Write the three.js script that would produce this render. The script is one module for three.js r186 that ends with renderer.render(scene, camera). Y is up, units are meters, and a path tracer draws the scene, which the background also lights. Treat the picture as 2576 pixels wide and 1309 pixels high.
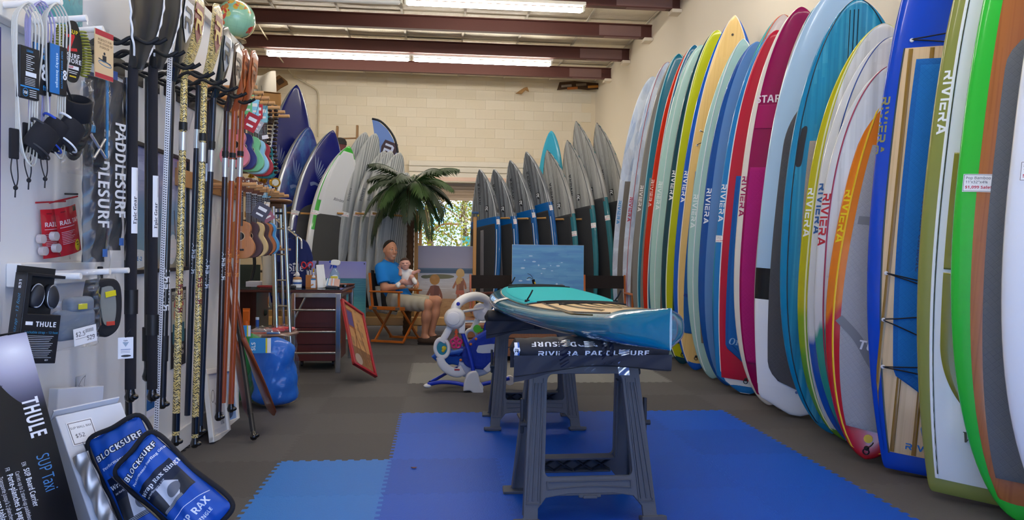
import * as THREE from 'three';
import { Sky } from 'three/addons/objects/Sky.js';
import { RectAreaLightUniformsLib } from 'three/addons/lights/RectAreaLightUniformsLib.js';
import { RoundedBoxGeometry } from 'three/addons/geometries/RoundedBoxGeometry.js';
import { mergeGeometries, toCreasedNormals } from 'three/addons/utils/BufferGeometryUtils.js';
import { FontLoader } from 'three/addons/loaders/FontLoader.js';

// ---------------------------------------------------------------- camera
const scene = new THREE.Scene();
const FOCAL = 1870, IMW = 2576, IMH = 1309;
const camera = new THREE.PerspectiveCamera(2 * Math.atan(IMH / 2 / FOCAL) * 180 / Math.PI, IMW / IMH, 0.05, 400);
const V = (x, y, z) => new THREE.Vector3(x, y, z);
const fwd = V((1105 - 1288) / FOCAL, (654.5 - 630) / FOCAL, -1).normalize();
const cY = V(0.011, 1, 0).addScaledVector(fwd, -V(0.011, 1, 0).dot(fwd)).normalize();
const cZ = fwd.clone().negate(), cX = cY.clone().cross(cZ);
camera.position.set(0, 1.2, 0);
camera.quaternion.setFromRotationMatrix(new THREE.Matrix4().makeBasis(V(cX.x, cY.x, cZ.x), V(cX.y, cY.y, cZ.y), V(cX.z, cY.z, cZ.z)));
scene.add(camera);

// ---------------------------------------------------------------- sky, sun, exposure
const renderer = new THREE.WebGLRenderer({ antialias: true });
renderer.toneMapping = THREE.LinearToneMapping;
renderer.toneMappingExposure = 1.08;
renderer.shadowMap.enabled = true;
renderer.shadowMap.type = THREE.PCFSoftShadowMap;
RectAreaLightUniformsLib.init();
const SUN = V(0.72, 0.95, -0.22).normalize();
const sky = new Sky();
sky.name = 'sky';
sky.scale.setScalar(300);
Object.assign(sky.material.uniforms.turbidity, { value: 9 });
sky.material.uniforms.rayleigh.value = 0.3;
sky.material.uniforms.mieCoefficient.value = 0.004;
sky.material.uniforms.mieDirectionalG.value = 0.8;
sky.material.uniforms.sunPosition.value.copy(SUN);
scene.add(sky);
scene.environmentIntensity = 2.25;
const sun = new THREE.DirectionalLight(0xfff1dc, 15);
sun.position.copy(SUN).multiplyScalar(40).add(V(0, 0, -6));
sun.target.position.set(0, 0, -6);
sun.castShadow = true;
sun.shadow.mapSize.set(2048, 2048);
Object.assign(sun.shadow.camera, { left: -22, right: 22, top: 22, bottom: -22, near: 1, far: 90 });
scene.add(sun, sun.target);

// ---------------------------------------------------------------- helpers
let seedN = 7;
function rnd() { seedN = (seedN * 1664525 + 1013904223) >>> 0; return seedN / 4294967296; }
const rr = (a, b) => a + (b - a) * rnd();
const R = (d) => d * Math.PI / 180;
// a point of the place, found from where the photograph shows it: at depth d, or on the plane X = x, or on the height Y = y
const ray = (px, py) => { const v = V((px - 1288) / FOCAL, (654.5 - py) / FOCAL, -1); return V(cX.dot(v), cY.dot(v), cZ.dot(v)); };
const P = (px, py, d) => { const r = ray(px, py); return r.multiplyScalar(d / -r.z).add(camera.position); };
const PX = (px, py, x) => { const r = ray(px, py); return r.multiplyScalar(x / r.x).add(camera.position); };
const PF = (px, py, y = 0) => { const r = ray(px, py); return r.multiplyScalar((y - 1.2) / r.y).add(camera.position); };

const matCache = {};
function M(hex, rough = 0.55, extra) {
  const key = hex + '_' + rough + (extra ? JSON.stringify(extra) : '');
  return matCache[key] ??= new THREE.MeshPhysicalMaterial({ color: new THREE.Color(hex), roughness: rough, side: THREE.DoubleSide, ...extra });
}
const gloss = (hex) => M(hex, 0.25, { clearcoat: 0.35, clearcoatRoughness: 0.06, specularIntensity: 0.6 });
const chrome = new THREE.MeshPhysicalMaterial({ color: 0xd4d6d8, metalness: 1, roughness: 0.16 });
const silver = new THREE.MeshPhysicalMaterial({ color: 0xc8cacc, metalness: 0.9, roughness: 0.3 });
const gold = new THREE.MeshPhysicalMaterial({ color: 0xd9a93c, metalness: 1, roughness: 0.25 });
const film = new THREE.MeshPhysicalMaterial({ color: 0xffffff, transmission: 1, thickness: 0, roughness: 0.12, ior: 1.4, side: THREE.DoubleSide });
const clear = new THREE.MeshPhysicalMaterial({ color: 0xffffff, transmission: 1, thickness: 0, roughness: 0.03, ior: 1.45, side: THREE.DoubleSide });
function cv(w, h, draw, repeat) {
  const c = document.createElement('canvas'); c.width = w; c.height = h;
  const g = c.getContext('2d'); draw(g, w, h);
  const t = new THREE.CanvasTexture(c); t.colorSpace = THREE.SRGBColorSpace; t.anisotropy = 8;
  t.wrapS = t.wrapT = THREE.RepeatWrapping;
  if (repeat) t.repeat.set(...repeat);
  return t;
}
const TM = (tex, rough = 0.6, extra) => new THREE.MeshPhysicalMaterial({ map: tex, roughness: rough, side: THREE.DoubleSide, ...extra });
function noiseTex(n, lo, hi, blur, stretch = 1) {               // grey relief noise, tileable
  const a = new Float32Array(n * n); for (let i = 0; i < n * n; i++) a[i] = rnd();
  const b = new Float32Array(n * n);
  for (let y = 0; y < n; y++) for (let x = 0; x < n; x++) {
    let s = 0, c = 0;
    for (let dy = -blur * stretch; dy <= blur * stretch; dy++) for (let dx = -blur; dx <= blur; dx++) { s += a[((y + dy + n) % n) * n + (x + dx + n) % n]; c++; }
    b[y * n + x] = s / c;
  }
  const d = new Uint8Array(n * n * 4); let mn = 9, mx = -9;
  for (const v of b) { mn = Math.min(mn, v); mx = Math.max(mx, v); }
  for (let i = 0; i < n * n; i++) { const v = lo + (hi - lo) * (b[i] - mn) / (mx - mn); d[i * 4] = d[i * 4 + 1] = d[i * 4 + 2] = v; d[i * 4 + 3] = 255; }
  const t = new THREE.DataTexture(d, n, n); t.magFilter = THREE.LinearFilter; t.minFilter = THREE.LinearMipmapLinearFilter; t.generateMipmaps = true;
  t.wrapS = t.wrapT = THREE.RepeatWrapping; t.needsUpdate = true; return t;
}
// geometry -----------------------------------------------------------------
function tf(g, p = [0, 0, 0], r = [0, 0, 0], s = 1) {
  const m = new THREE.Matrix4().compose(V(...p), new THREE.Quaternion().setFromEuler(new THREE.Euler(...r)), Array.isArray(s) ? V(...s) : V(s, s, s));
  g.applyMatrix4(m); return g;
}
const bx = (w, h, d, x = 0, y = 0, z = 0, r = 0) => tf(r ? new RoundedBoxGeometry(w, h, d, 2, Math.min(r, w / 2.01, h / 2.01, d / 2.01)) : new THREE.BoxGeometry(w, h, d), [x, y, z]);
const cyl = (r1, r2, h, x = 0, y = 0, z = 0, seg = 20) => tf(new THREE.CylinderGeometry(r1, r2, h, seg), [x, y, z]);
const sph = (r, x = 0, y = 0, z = 0, sx = 1, sy = 1, sz = 1, n = 20) => tf(new THREE.SphereGeometry(r, n, Math.ceil(n * 0.7)), [x, y, z], [0, 0, 0], [sx, sy, sz]);
const disc = (r, t, x, y, z, seg = 24) => tf(new THREE.CylinderGeometry(r, r, t, seg), [x, y, z], [Math.PI / 2, 0, 0]);
const vv = (p) => p.isVector3 ? p : V(...p);
function rod(a, b, r, seg = 10, r2 = r) {
  a = vv(a); b = vv(b); const d = b.clone().sub(a), l = d.length();
  const g = new THREE.CylinderGeometry(r2, r, l, seg);
  g.applyQuaternion(new THREE.Quaternion().setFromUnitVectors(V(0, 1, 0), d.normalize()));
  return g.translate((a.x + b.x) / 2, (a.y + b.y) / 2, (a.z + b.z) / 2);
}
function bar(a, b, w, t, up = V(0, 0, 1)) {                        // square bar from a to b, w across, t along 'up'
  a = vv(a); b = vv(b); const y = b.clone().sub(a), l = y.length(); y.normalize();
  const x = y.clone().cross(up).normalize(), z = x.clone().cross(y);
  const g = new RoundedBoxGeometry(w, l, t, 1, Math.min(w, t) * 0.18);
  g.applyMatrix4(new THREE.Matrix4().makeBasis(x, y, z));
  return g.translate((a.x + b.x) / 2, (a.y + b.y) / 2, (a.z + b.z) / 2);
}
const tube = (pts, r, n = pts.length * 6, seg = 8, closed = false) => new THREE.TubeGeometry(new THREE.CatmullRomCurve3(pts.map(vv), closed, 'centripetal'), n, r, seg, closed);
const lathe = (pts, seg = 28) => new THREE.LatheGeometry(pts.map((p) => new THREE.Vector2(...p)), seg);
const shp = (pts) => new THREE.Shape(pts.map((p) => new THREE.Vector2(...p)));
function spl(pts, n = 60, closed = true) { return new THREE.Shape(new THREE.SplineCurve([...pts, ...(closed ? [pts[0]] : [])].map((p) => new THREE.Vector2(...p))).getPoints(n)); }
function ext(shape, depth, bevel = 0, steps = 1) {
  return new THREE.ExtrudeGeometry(shape, { depth, steps, bevelEnabled: bevel > 0, bevelSize: bevel, bevelThickness: bevel, bevelSegments: 2, curveSegments: 10 }).translate(0, 0, -depth / 2);
}
function loft(rings, cap = true, crease = 0) {                    // rings of equally many points, joined and capped
  const n = rings[0].length, pos = [], uv = [], idx = [];
  rings.forEach((r, i) => { for (let j = 0; j <= n; j++) { const p = r[j % n]; pos.push(p.x, p.y, p.z); uv.push(j / n, i / (rings.length - 1)); } });
  const w = n + 1;
  for (let i = 0; i < rings.length - 1; i++) for (let j = 0; j < n; j++) { const a = i * w + j; idx.push(a, a + 1, a + w, a + 1, a + w + 1, a + w); }
  if (cap) for (const [i, f] of [[0, 1], [rings.length - 1, 0]]) {
    const c = rings[i].reduce((s, p) => s.add(p), V(0, 0, 0)).multiplyScalar(1 / n), k = pos.length / 3;
    pos.push(c.x, c.y, c.z); uv.push(0.5, i ? 1 : 0);
    for (let j = 0; j < n; j++) { const p = rings[i][j]; pos.push(p.x, p.y, p.z); uv.push(j / n, i ? 1 : 0); }
    for (let j = 0; j < n; j++) { const a = k + 1 + j, b = k + 1 + (j + 1) % n; f ? idx.push(k, b, a) : idx.push(k, a, b); }
  }
  const g = new THREE.BufferGeometry();
  g.setAttribute('position', new THREE.Float32BufferAttribute(pos, 3)); g.setAttribute('uv', new THREE.Float32BufferAttribute(uv, 2)); g.setIndex(idx);
  g.computeVertexNormals();
  // close the seam's normals
  const nn = g.attributes.normal;
  for (let i = 0; i < rings.length; i++) { const a = i * w, b = a + n; const s = V(nn.getX(a) + nn.getX(b), nn.getY(a) + nn.getY(b), nn.getZ(a) + nn.getZ(b)).normalize(); nn.setXYZ(a, s.x, s.y, s.z); nn.setXYZ(b, s.x, s.y, s.z); }
  return crease ? toCreasedNormals(g, crease) : g;
}
function grid(nu, nv, f, uvf) {                                  // f(u, v) with u, v in 0..1
  const pos = [], uv = [], idx = [];
  for (let j = 0; j <= nv; j++) for (let i = 0; i <= nu; i++) { const p = f(i / nu, j / nv); pos.push(p.x, p.y, p.z); const q = uvf ? uvf(i / nu, j / nv) : [i / nu, j / nv]; uv.push(...q); }
  for (let j = 0; j < nv; j++) for (let i = 0; i < nu; i++) { const a = j * (nu + 1) + i; idx.push(a, a + 1, a + nu + 1, a + 1, a + nu + 2, a + nu + 1); }
  const g = new THREE.BufferGeometry();
  g.setAttribute('position', new THREE.Float32BufferAttribute(pos, 3)); g.setAttribute('uv', new THREE.Float32BufferAttribute(uv, 2)); g.setIndex(idx); g.computeVertexNormals(); return g;
}
function join(gs) {
  if (!Array.isArray(gs)) return gs;
  if (gs.length === 1) return gs[0];
  return mergeGeometries(gs.map((g) => { const q = g.index ? g.toNonIndexed() : g; for (const k of Object.keys(q.attributes)) if (!['position', 'normal', 'uv'].includes(k)) q.deleteAttribute(k); if (!q.attributes.uv) q.setAttribute('uv', new THREE.Float32BufferAttribute(new Float32Array(q.attributes.position.count * 2), 2)); return q; }));
}
// objects --------------------------------------------------------------------
const used = {};
function numbered(n) { used[n] = (used[n] ?? -1) + 1; return used[n] ? n + '_' + String(used[n]).padStart(3, '0') : n; }
function part(parent, name, geo, m, label) {
  const o = new THREE.Mesh(join(geo), m); o.name = name; o.castShadow = o.receiveShadow = true;
  if (label) o.userData.label = label;
  parent.add(o); return o;
}
function thing(name, label, category, pos = [0, 0, 0], rotY = 0, group) {
  const o = new THREE.Group(); o.name = numbered(name); scene.add(o);
  o.position.copy(vv(pos)); o.rotation.y = rotY;
  o.userData = { label, category }; if (group) o.userData.group = group;
  return o;
}
function single(name, label, category, geo, m, pos = [0, 0, 0], rotY = 0, group) {
  const o = new THREE.Mesh(join(geo), m); o.name = numbered(name); o.castShadow = o.receiveShadow = true; scene.add(o);
  o.position.copy(vv(pos)); o.rotation.y = rotY;
  o.userData = { label, category }; if (group) o.userData.group = group;
  return o;
}
function struct(name, geo, m) { const o = new THREE.Mesh(join(geo), m); o.name = name; o.castShadow = o.receiveShadow = true; o.userData.kind = 'structure'; scene.add(o); return o; }
function copyOf(o, label, pos, rotY = 0) { const c = o.clone(); c.name = numbered(o.name.replace(/_\d{3}$/, '')); c.userData = { ...o.userData, label }; scene.add(c); c.position.copy(vv(pos)); c.rotation.y = rotY; return c; }
// lettering --------------------------------------------------------------------
const fontB = await new FontLoader().loadAsync('fonts/droid/droid_sans_bold.typeface.json');
const fontS = await new FontLoader().loadAsync('fonts/droid/droid_serif_bold.typeface.json');
const lettering = (s, size, font = fontB) => new THREE.ShapeGeometry(font.generateShapes(s, size), 4);
const widthOf = (g) => { g.computeBoundingBox(); return g.boundingBox.max.x - g.boundingBox.min.x; };
const GL = {
  R: [1, [[0, .8], [0, 1], [.72, 1], [.94, .86], [.94, .8]], [[.7, .56], [.7, .8], [.94, .8], [.94, .56]], [[0, .36], [0, .56], [.94, .56], [.94, .48], [.78, .36]], [[.42, .36], [.72, .36], [1, 0], [.7, 0]], [[0, 0], [0, .36], [.2, .36], [.2, 0]]],
  I: [.24, [[0, 0], [0, 1], [.24, 1], [.24, 0]]],
  V: [1.1, [[0, 1], [.27, 1], [.67, 0], [.43, 0]], [[.83, 1], [1.1, 1], [.67, 0], [.43, 0]]],
  E: [.85, [[0, 0], [0, .2], [.85, .2], [.8, 0]], [[0, .4], [0, .6], [.8, .6], [.76, .4]], [[0, .8], [0, 1], [.85, 1], [.8, .8]], [[0, .2], [0, .4], [.2, .4], [.2, .2]]],
  A: [1.15, [[0, 0], [.45, 1], [.68, 1], [.26, 0]], [[.5, .8], [.45, 1], [.72, 1], [1.15, 0], [.88, 0]], [[.34, .18], [.4, .36], [.78, .36], [.85, .18]]],
};
function rivieraGeo(h) {                                          // the wide stencil-cut word, baseline 0, starting at 0
  let x = 0; const gs = [];
  for (const ch of 'RIVIERA') { const [w, ...ps] = GL[ch]; for (const p of ps) gs.push(new THREE.ShapeGeometry(shp(p.map(([a, b]) => [(x + a) * h, b * h])))); x += w + .2; }
  return join(gs);
}
function remap(g, f) {                                            // bends flat lettering: f(x, y) gives the place
  const p = g.attributes.position;
  for (let i = 0; i < p.count; i++) { const q = f(p.getX(i), p.getY(i)); p.setXYZ(i, q.x, q.y, q.z); }
  g.computeVertexNormals(); return g;
}
// ---------------------------------------------------------------- the room
const nFine = noiseTex(128, 90, 255, 1), nSoft = noiseTex(128, 60, 255, 4);
const rep = (t, a, b) => { const c = t.clone(); c.repeat.set(a, b); c.needsUpdate = true; return c; };
const XR = 3.25, XL = -1.5, ZB = -15.5, HB = 4.74;
const wallMat = M('#ebe0cc', 0.85), creamMat = M('#e6d6b8', 0.9), whiteWall = M('#edeef0', 0.7);
const blockMats = ['#e6d9c0', '#e4d7bd', '#e8dcc4'].map((c) => new THREE.MeshPhysicalMaterial({ color: new THREE.Color(c), roughness: 0.9, bumpMap: rep(nFine, 2, 1), bumpScale: 0.002 }));
struct('wall_right', bx(0.2, HB + 0.2, 16.4, XR + 0.1, (HB + 0.2) / 2, -7.5), M('#ebe1cf', 0.8, {}));
struct('wall_left', bx(0.2, HB + 0.2, 16.4, -4.3, (HB + 0.2) / 2, -7.5), creamMat);
const part0 = struct('wall_partition', bx(0.12, 2.65, 6.3, XL - 0.06, 1.325, -2.55), whiteWall);
part(part0, 'top_cap', bx(0.2, 0.06, 6.34, XL - 0.06, 2.67, -2.55, 0.008), M('#e9e6de', 0.6));
part(part0, 'end_trim', bx(0.16, 2.64, 0.03, XL - 0.06, 1.32, -5.715, 0.005), M('#dfe0e0', 0.6));
struct('baseboard_left', bx(0.018, 0.13, 6.25, XL + 0.009, 0.075, -2.55, 0.005), M('#e6e7ea', 0.5));
// front wall with its wide open door, behind the camera
struct('wall_front', [bx(2.7, HB + 0.2, 0.2, -2.95, (HB + 0.2) / 2, 0.7), bx(0.5, HB + 0.2, 0.2, 3.1, (HB + 0.2) / 2, 0.7), bx(4.5, 0.55, 0.2, 0.6, HB - 0.1, 0.7)], creamMat);
// back wall: blocks round the roller door's opening
const DX0 = -0.49, DX1 = 2.5, DH = 2.5;
const back = struct('wall_back', [bx(DX0 + 4.4, HB + 0.2, 0.18, (DX0 - 4.4) / 2, (HB + 0.2) / 2, ZB - 0.1), bx(1.0, HB + 0.2, 0.18, DX1 + 0.5, (HB + 0.2) / 2, ZB - 0.1), bx(DX1 - DX0, HB + 0.2 - DH - 0.1, 0.18, (DX0 + DX1) / 2, (HB + 0.2 + DH + 0.1) / 2, ZB - 0.1)], creamMat);
const blockGeo = new RoundedBoxGeometry(0.4052, 0.1982, 0.03, 1, 0.003);
for (let r = 0; r < 9; r++) for (let c = 0; c < 19; c++) {
  const x = -4.15 + c * 0.406 + (r % 2) * 0.203; if (x > XR - 0.2) continue;
  const b = part(back, 'block', blockGeo, blockMats[(c * 7 + r * 5) % 3]); b.position.set(x, HB - 0.1 - r * 0.199, ZB - 0.012 + (c * 13 + r * 7) % 5 * 0.0003);
}
// roller door above the opening
const dr = struct('door_1', bx(DX1 - DX0, 0.06, 0.05, (DX0 + DX1) / 2, 2.27, ZB - 0.06, 0.01), M('#b9a58e', 0.5));
for (let i = 0; i < 3; i++) part(dr, 'hood_slat', bx(DX1 - DX0 + 0.3, 0.112, 0.06, (DX0 + DX1) / 2, 2.98 - i * 0.118, ZB + 0.12, 0.012), M('#e2d9c6', 0.5));
part(dr, 'hood_bar', bx(DX1 - DX0 + 0.3, 0.085, 0.09, (DX0 + DX1) / 2, 2.665, ZB + 0.12, 0.012), M('#e6c3aa', 0.4));
part(dr, 'hood_lip', bx(DX1 - DX0 + 0.3, 0.02, 0.11, (DX0 + DX1) / 2, 2.612, ZB + 0.12, 0.006), M('#d8d0bd', 0.4));
for (let i = 0; i < 5; i++) part(dr, 'shutter_slat', tf(bx(DX1 - DX0, 0.062, 0.022, 0, 0, 0, 0.008), [(DX0 + DX1) / 2, 2.575 - i * 0.064, ZB - 0.05], [0.12, 0, 0]), M('#a8937c', 0.45));
part(dr, 'shutter_backing', bx(DX1 - DX0, .4, .01, (DX0 + DX1) / 2, 2.46, ZB - .075), M('#8f7c68', .6));
struct('trim_1', [bx(0.07, 2.9, 0.1, DX0 - 0.02, 1.45, ZB - 0.03, 0.01)], M('#e3dfd6', 0.6));

// ceiling: insulation boards between brown purlins
const ceil = struct('ceiling', bx(7.8, 0.12, 16.6, -0.5, HB + 0.14, -7.5), M('#d9cdb6', 0.9));
const panelMats = ['#efe4cd', '#f2e8d4', '#ebdfc6'].map((c) => new THREE.MeshPhysicalMaterial({ color: new THREE.Color(c), roughness: 0.55, bumpMap: rep(nSoft, 1.5, 2), bumpScale: 0.012 }));
const beamZ = []; for (let i = -7; i <= 3; i++) beamZ.push(-(9.97 + i * 1.375));
const panelGeo = grid(8, 6, (u, v) => V((u - 0.5) * 0.94, -0.018 * Math.sin(u * Math.PI) ** 0.5 * Math.sin(v * Math.PI) ** 0.4, (v - 0.5) * 1.28));
for (let j = 0; j < beamZ.length; j++) for (let i = 0; i < 8; i++) {
  const z = beamZ[j] - 0.687, x = 2.74 - i * 0.95;
  const p = part(ceil, 'ceiling_panel', panelGeo, panelMats[(i * 5 + j * 3) % 3]); p.position.set(x, HB + 0.068 + ((i * 7 + j * 11) % 5 - 2) * 0.004, z < -15 ? z + 0.12 : z);
}
for (let i = 0; i < 9; i++) part(ceil, 'ceiling_batten', bx(0.035, 0.014, 16, 3.2 - i * 0.95, HB + 0.052, -7.4, 0.003), M('#d6cdbb', 0.6));
const beamMat = M('#5a2f27', 0.6), primer = new THREE.MeshPhysicalMaterial({ color: 0x8a6a64, roughness: 0.8, bumpMap: rep(nFine, 2, 1), bumpScale: 0.003 });
const beamSec = [[-0.035, 0.21], [-0.035, 0.195], [-0.006, 0.19], [-0.006, 0.02], [-0.05, 0.016], [-0.05, 0], [0.05, 0], [0.05, 0.016], [0.006, 0.02], [0.006, 0.19], [0.05, 0.195], [0.05, 0.21]];
const beamGeo = tf(ext(shp(beamSec), 7.5), [0, 0, 0], [0, Math.PI / 2, 0]);
beamZ.forEach((z, i) => {
  const b = struct('beam_' + (i + 1), beamGeo, beamMat); b.position.set(-0.5, HB - 0.21, z);
  part(b, 'primed_patch', [bx(0.62 + (i * 37 % 5) * 0.04, 0.165, 0.008, 3.25, 0.105, 0.008, 0.002), bx(0.55, 0.006, 0.08, 3.27, -0.002, 0, 0.002)], primer, 'greyish primed patch at the beam end');
  part(b, 'bearing_plate', bx(0.14, 0.05, 0.2, 3.68, -0.03, 0, 0.01), M('#e4d7c2', 0.8));
});
// floor: slab, and foam tiles interlocked by their teeth
const floor = struct('floor', bx(8, 0.1, 16.6, -0.5, -0.065, -7.5), M('#4a4744', 0.9));
const TL = 0.61, X0 = -0.265, Z0 = -5.5;
const toothed = (u) => { const k = (u * 9) % 1; return k < 0.46 ? -0.011 : k < 0.5 ? -0.011 + 0.022 * (k - 0.46) / 0.04 : k < 0.96 ? 0.011 : 0.011 - 0.022 * (k - 0.96) / 0.04; };
const cornerRaw = []; const us = []; for (let i = 0; i < 9; i++) for (const k of [0.02, 0.45, 0.52, 0.95]) { const u = (i + k) / 9; if (u > 0.04 && u < 0.96) us.push(u); }
const sides = [(u) => [u * TL, toothed(u)], (u) => [TL + toothed(u), u * TL], (u) => [(1 - u) * TL, TL + toothed(1 - u)], (u) => [toothed(1 - u), (1 - u) * TL]];
sides.forEach((f, i) => { cornerRaw.push([[0, 0], [TL, 0], [TL, TL], [0, TL]][i]); for (const u of i < 2 ? us : us.map((q) => 1 - q).reverse()) cornerRaw.push(f(u)); });
const tileGeo = tf(ext(shp(cornerRaw.map(([a, b]) => [(a - TL / 2) * 0.9975, (b - TL / 2) * 0.9975])), 0.014, 0.0012), [0, 0, 0], [-Math.PI / 2, 0, 0]);
const diaTex = rep(nFine, 5, 5);
const tileM = (c, r = 0.62) => new THREE.MeshPhysicalMaterial({ color: new THREE.Color(c), roughness: r, bumpMap: diaTex, bumpScale: 0.0012, specularIntensity: 0.45 });
const greys = ['#525051', '#555354', '#4f4d4e', '#575556'].map((c) => tileM(c, 0.7)), lightGreys = ['#7e7e7d', '#7a7a79'].map((c) => tileM(c, 0.7));
const blues = ['#0650bd', '#0753c2', '#054db6', '#0651bf'].map((c) => tileM(c, 0.5)), paleBlues = ['#2672c8', '#2876cd'].map((c) => tileM(c, 0.5));
const tileAt = (o, k, j, m) => { const t = part(o, 'foam_tile', tileGeo, m); t.position.set(X0 + (k + 0.5) * TL, -0.0075, Z0 + (j + 0.5) * TL); };
const isBlue = (k, j) => k >= 0 && k <= 3 && j >= 0, isPale = (k, j) => k === -1 && j >= 2;
for (let k = -2; k <= 5; k++) for (let j = -12; j <= 9; j++) {
  if (isBlue(k, j) || isPale(k, j) || (k === -2 && j > 9)) continue;
  tileAt(floor, k, j, (k >= 0 && k <= 3 && (j === -3 || j === -4)) ? lightGreys[(k + j + 9) % 2] : (j < -6 && (k + j) % 3 === 0) ? greys[3] : greys[(k * 5 + j * 3 + 90) % 4]);
}
for (let k = -5; k <= -3; k++) for (let j = -12; j <= 0; j++) tileAt(floor, k, j, greys[(k * 5 + j * 3 + 90) % 4]);
const matB = thing('foam_mat', 'large royal blue interlocking foam mat under the front sawhorse', 'mat');
for (let k = 0; k <= 3; k++) for (let j = 0; j <= 8; j++) tileAt(matB, k, j, blues[(k * 3 + j * 5) % 4]);
const matP = thing('foam_mat', 'lighter blue strip of foam mat beside the large royal blue one', 'mat');
for (let j = 2; j <= 8; j++) tileAt(matP, -1, j, paleBlues[j % 2]);
for (const [px, py, s, lab] of [[530, 1252, 0.03, 'fallen brown leaf on the grey floor beside the blue bags'], [1041, 1180, 0.022, 'small fallen brown leaf on the royal blue mat']]) {
  single('dry_leaf', lab, 'leaf', grid(6, 4, (u, v) => V((u - 0.5) * s * 1.5, 0.004 + 0.012 * (u - 0.5) ** 2 + 0.006 * Math.abs(v - 0.5), (v - 0.5) * s * Math.sin(Math.PI * (0.05 + u * 0.9)))), M('#7a4a2a', 0.8), PF(px, py));
}
// fluorescent fixtures ------------------------------------------------------------
const tubeGlow = new THREE.MeshStandardMaterial({ color: 0xffffff, emissive: new THREE.Color('#fff8ee'), emissiveIntensity: 36 });
function fixture(label, x, y, z, dark) {
  const t = thing('fluorescent_fixture', label, 'light', [x, y, z]);
  part(t, 'housing', [bx(4.86, 0.05, 0.075, 0, 0.085, 0, 0.01), bx(4.86, 0.012, 0.03, 0, 0.056, 0, 0.004)], M('#efe9dc', 0.4));
  for (const s of [-1, 1]) {
    part(t, 'socket', [bx(0.03, 0.09, 0.06, s * 0.025, 0.03, 0, 0.006), bx(0.03, 0.09, 0.06, s * 2.4, 0.03, 0, 0.006)], M('#e9e6d4', 0.5));
    const lit = !(dark && s < 0);
    part(t, 'lamp_tube', tf(new THREE.CapsuleGeometry(0.033, 2.28, 4, 14), [s * 1.21, 0.0, 0], [0, 0, Math.PI / 2]), lit ? tubeGlow : M('#f3f1ea', 0.3));
    if (lit) {
      const l = new THREE.RectAreaLight(0xfffaf2, 10, 2.3, 0.07); l.position.set(s * 1.21, -0.045, 0); l.rotation.x = -Math.PI / 2; t.add(l);
    }
  }
  return t;
}
const fA = P(1248, 17, 9.9), fB = P(1035, 150, 12.78);
fixture('double fluorescent fixture near the top edge, only its right tube lit', fA.x - 1.22, fA.y, fA.z, true);
fixture('double fluorescent fixture deeper in the room, both tubes lit', fB.x, fB.y, fB.z);
fixture('double fluorescent fixture overhead nearer the front door', 0.6, 4.46, -6.6);
fixture('double fluorescent fixture overhead just inside the front door', 0.6, 4.46, -2.9);
// conduit and the suspension wire
single('power_conduit', 'thin cream conduit dropping down the back wall behind the navy boards', 'conduit', [tube([P(648, 60, 12), P(700, 140, 13.6), P(738, 192, 15.3)].map(v => v), 0.012, 20), tube([P(738, 192, 15.35), P(768, 208, 15.4), P(797, 228, 15.42), P(801, 245, 15.42), P(800, 345, 15.42)], 0.018, 40)], M('#cbbd9f', 0.6));
// torn insulation by the beam ends
const rag = (pts, z, lab, c) => { const t = thing('torn_insulation', lab, 'insulation'); part(t, 'paper_backing', ext(shp(pts.map(([a, b]) => { const q = P(a, b, z); return [q.x, q.y]; })), 0.03, 0.006).translate(0, 0, -z), M(c, 0.95)); return t; };
let rg = rag([[1408, 208], [1445, 205], [1520, 212], [1518, 222], [1480, 226], [1440, 222], [1402, 226]], 15.25, 'long torn brown insulation edge under the last beam at right', '#4b3420');
for (const [a, b, c2] of [[1425, 216, '#8d8072'], [1462, 213, '#7c6a55'], [1492, 218, '#c18336'], [1440, 222, '#9c5a24']]) { const q = P(a, b, 15.2); part(rg, 'loose_scrap', tf(bx(0.22, 0.05, 0.02, 0, 0, 0, 0.008), [q.x, q.y, q.z], [0.2, 0, 0.1]), M(c2, 0.95)); }
rag([[1298, 235], [1318, 222], [1326, 220], [1330, 230], [1322, 226], [1312, 236]], 15.3, 'small brown triangle of torn insulation paper on back wall', '#a07a4c');
rg = rag([[690, 235], [688, 200], [703, 190], [722, 205], [724, 212], [705, 222]], 14.6, 'torn brown insulation hanging above the big navy board', '#6b4a25');
{ const q = P(705, 205, 14.55); part(rg, 'loose_scrap', tf(bx(0.12, 0.1, 0.02, 0, 0, 0, 0.008), [q.x, q.y, q.z], [0.2, 0, 0.6]), M('#3a2613', 0.95)); }
single('grey_tarp', 'sagging grey insulation sheet hanging at the left ceiling corner', 'tarp', grid(16, 12, (u, v) => { const a = P(612 + u * 82, 185 + v * 78 - 14 * u * (1 - u) * (1 - v), 13.2); return a.add(V(0, -0.05 * Math.sin(v * 7 + u * 4), 0.06 * Math.sin(u * 9 + v * 3))); }), M('#a9a396', 0.8));
// outdoors ------------------------------------------------------------------------
struct('ground_front', bx(60, 0.1, 30, 0, -0.07, 15.85), M('#c9c6bf', 0.9));
struct('ground_back', bx(60, 0.1, 60, 0, -0.07, -45.7), M('#a89a78', 0.95));
struct('ground_side', [bx(25, 0.1, 17, 16.1, -0.075, -7.4), bx(25, 0.1, 17, -17, -0.075, -7.4)], M('#b0aa98', 0.95));
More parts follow.
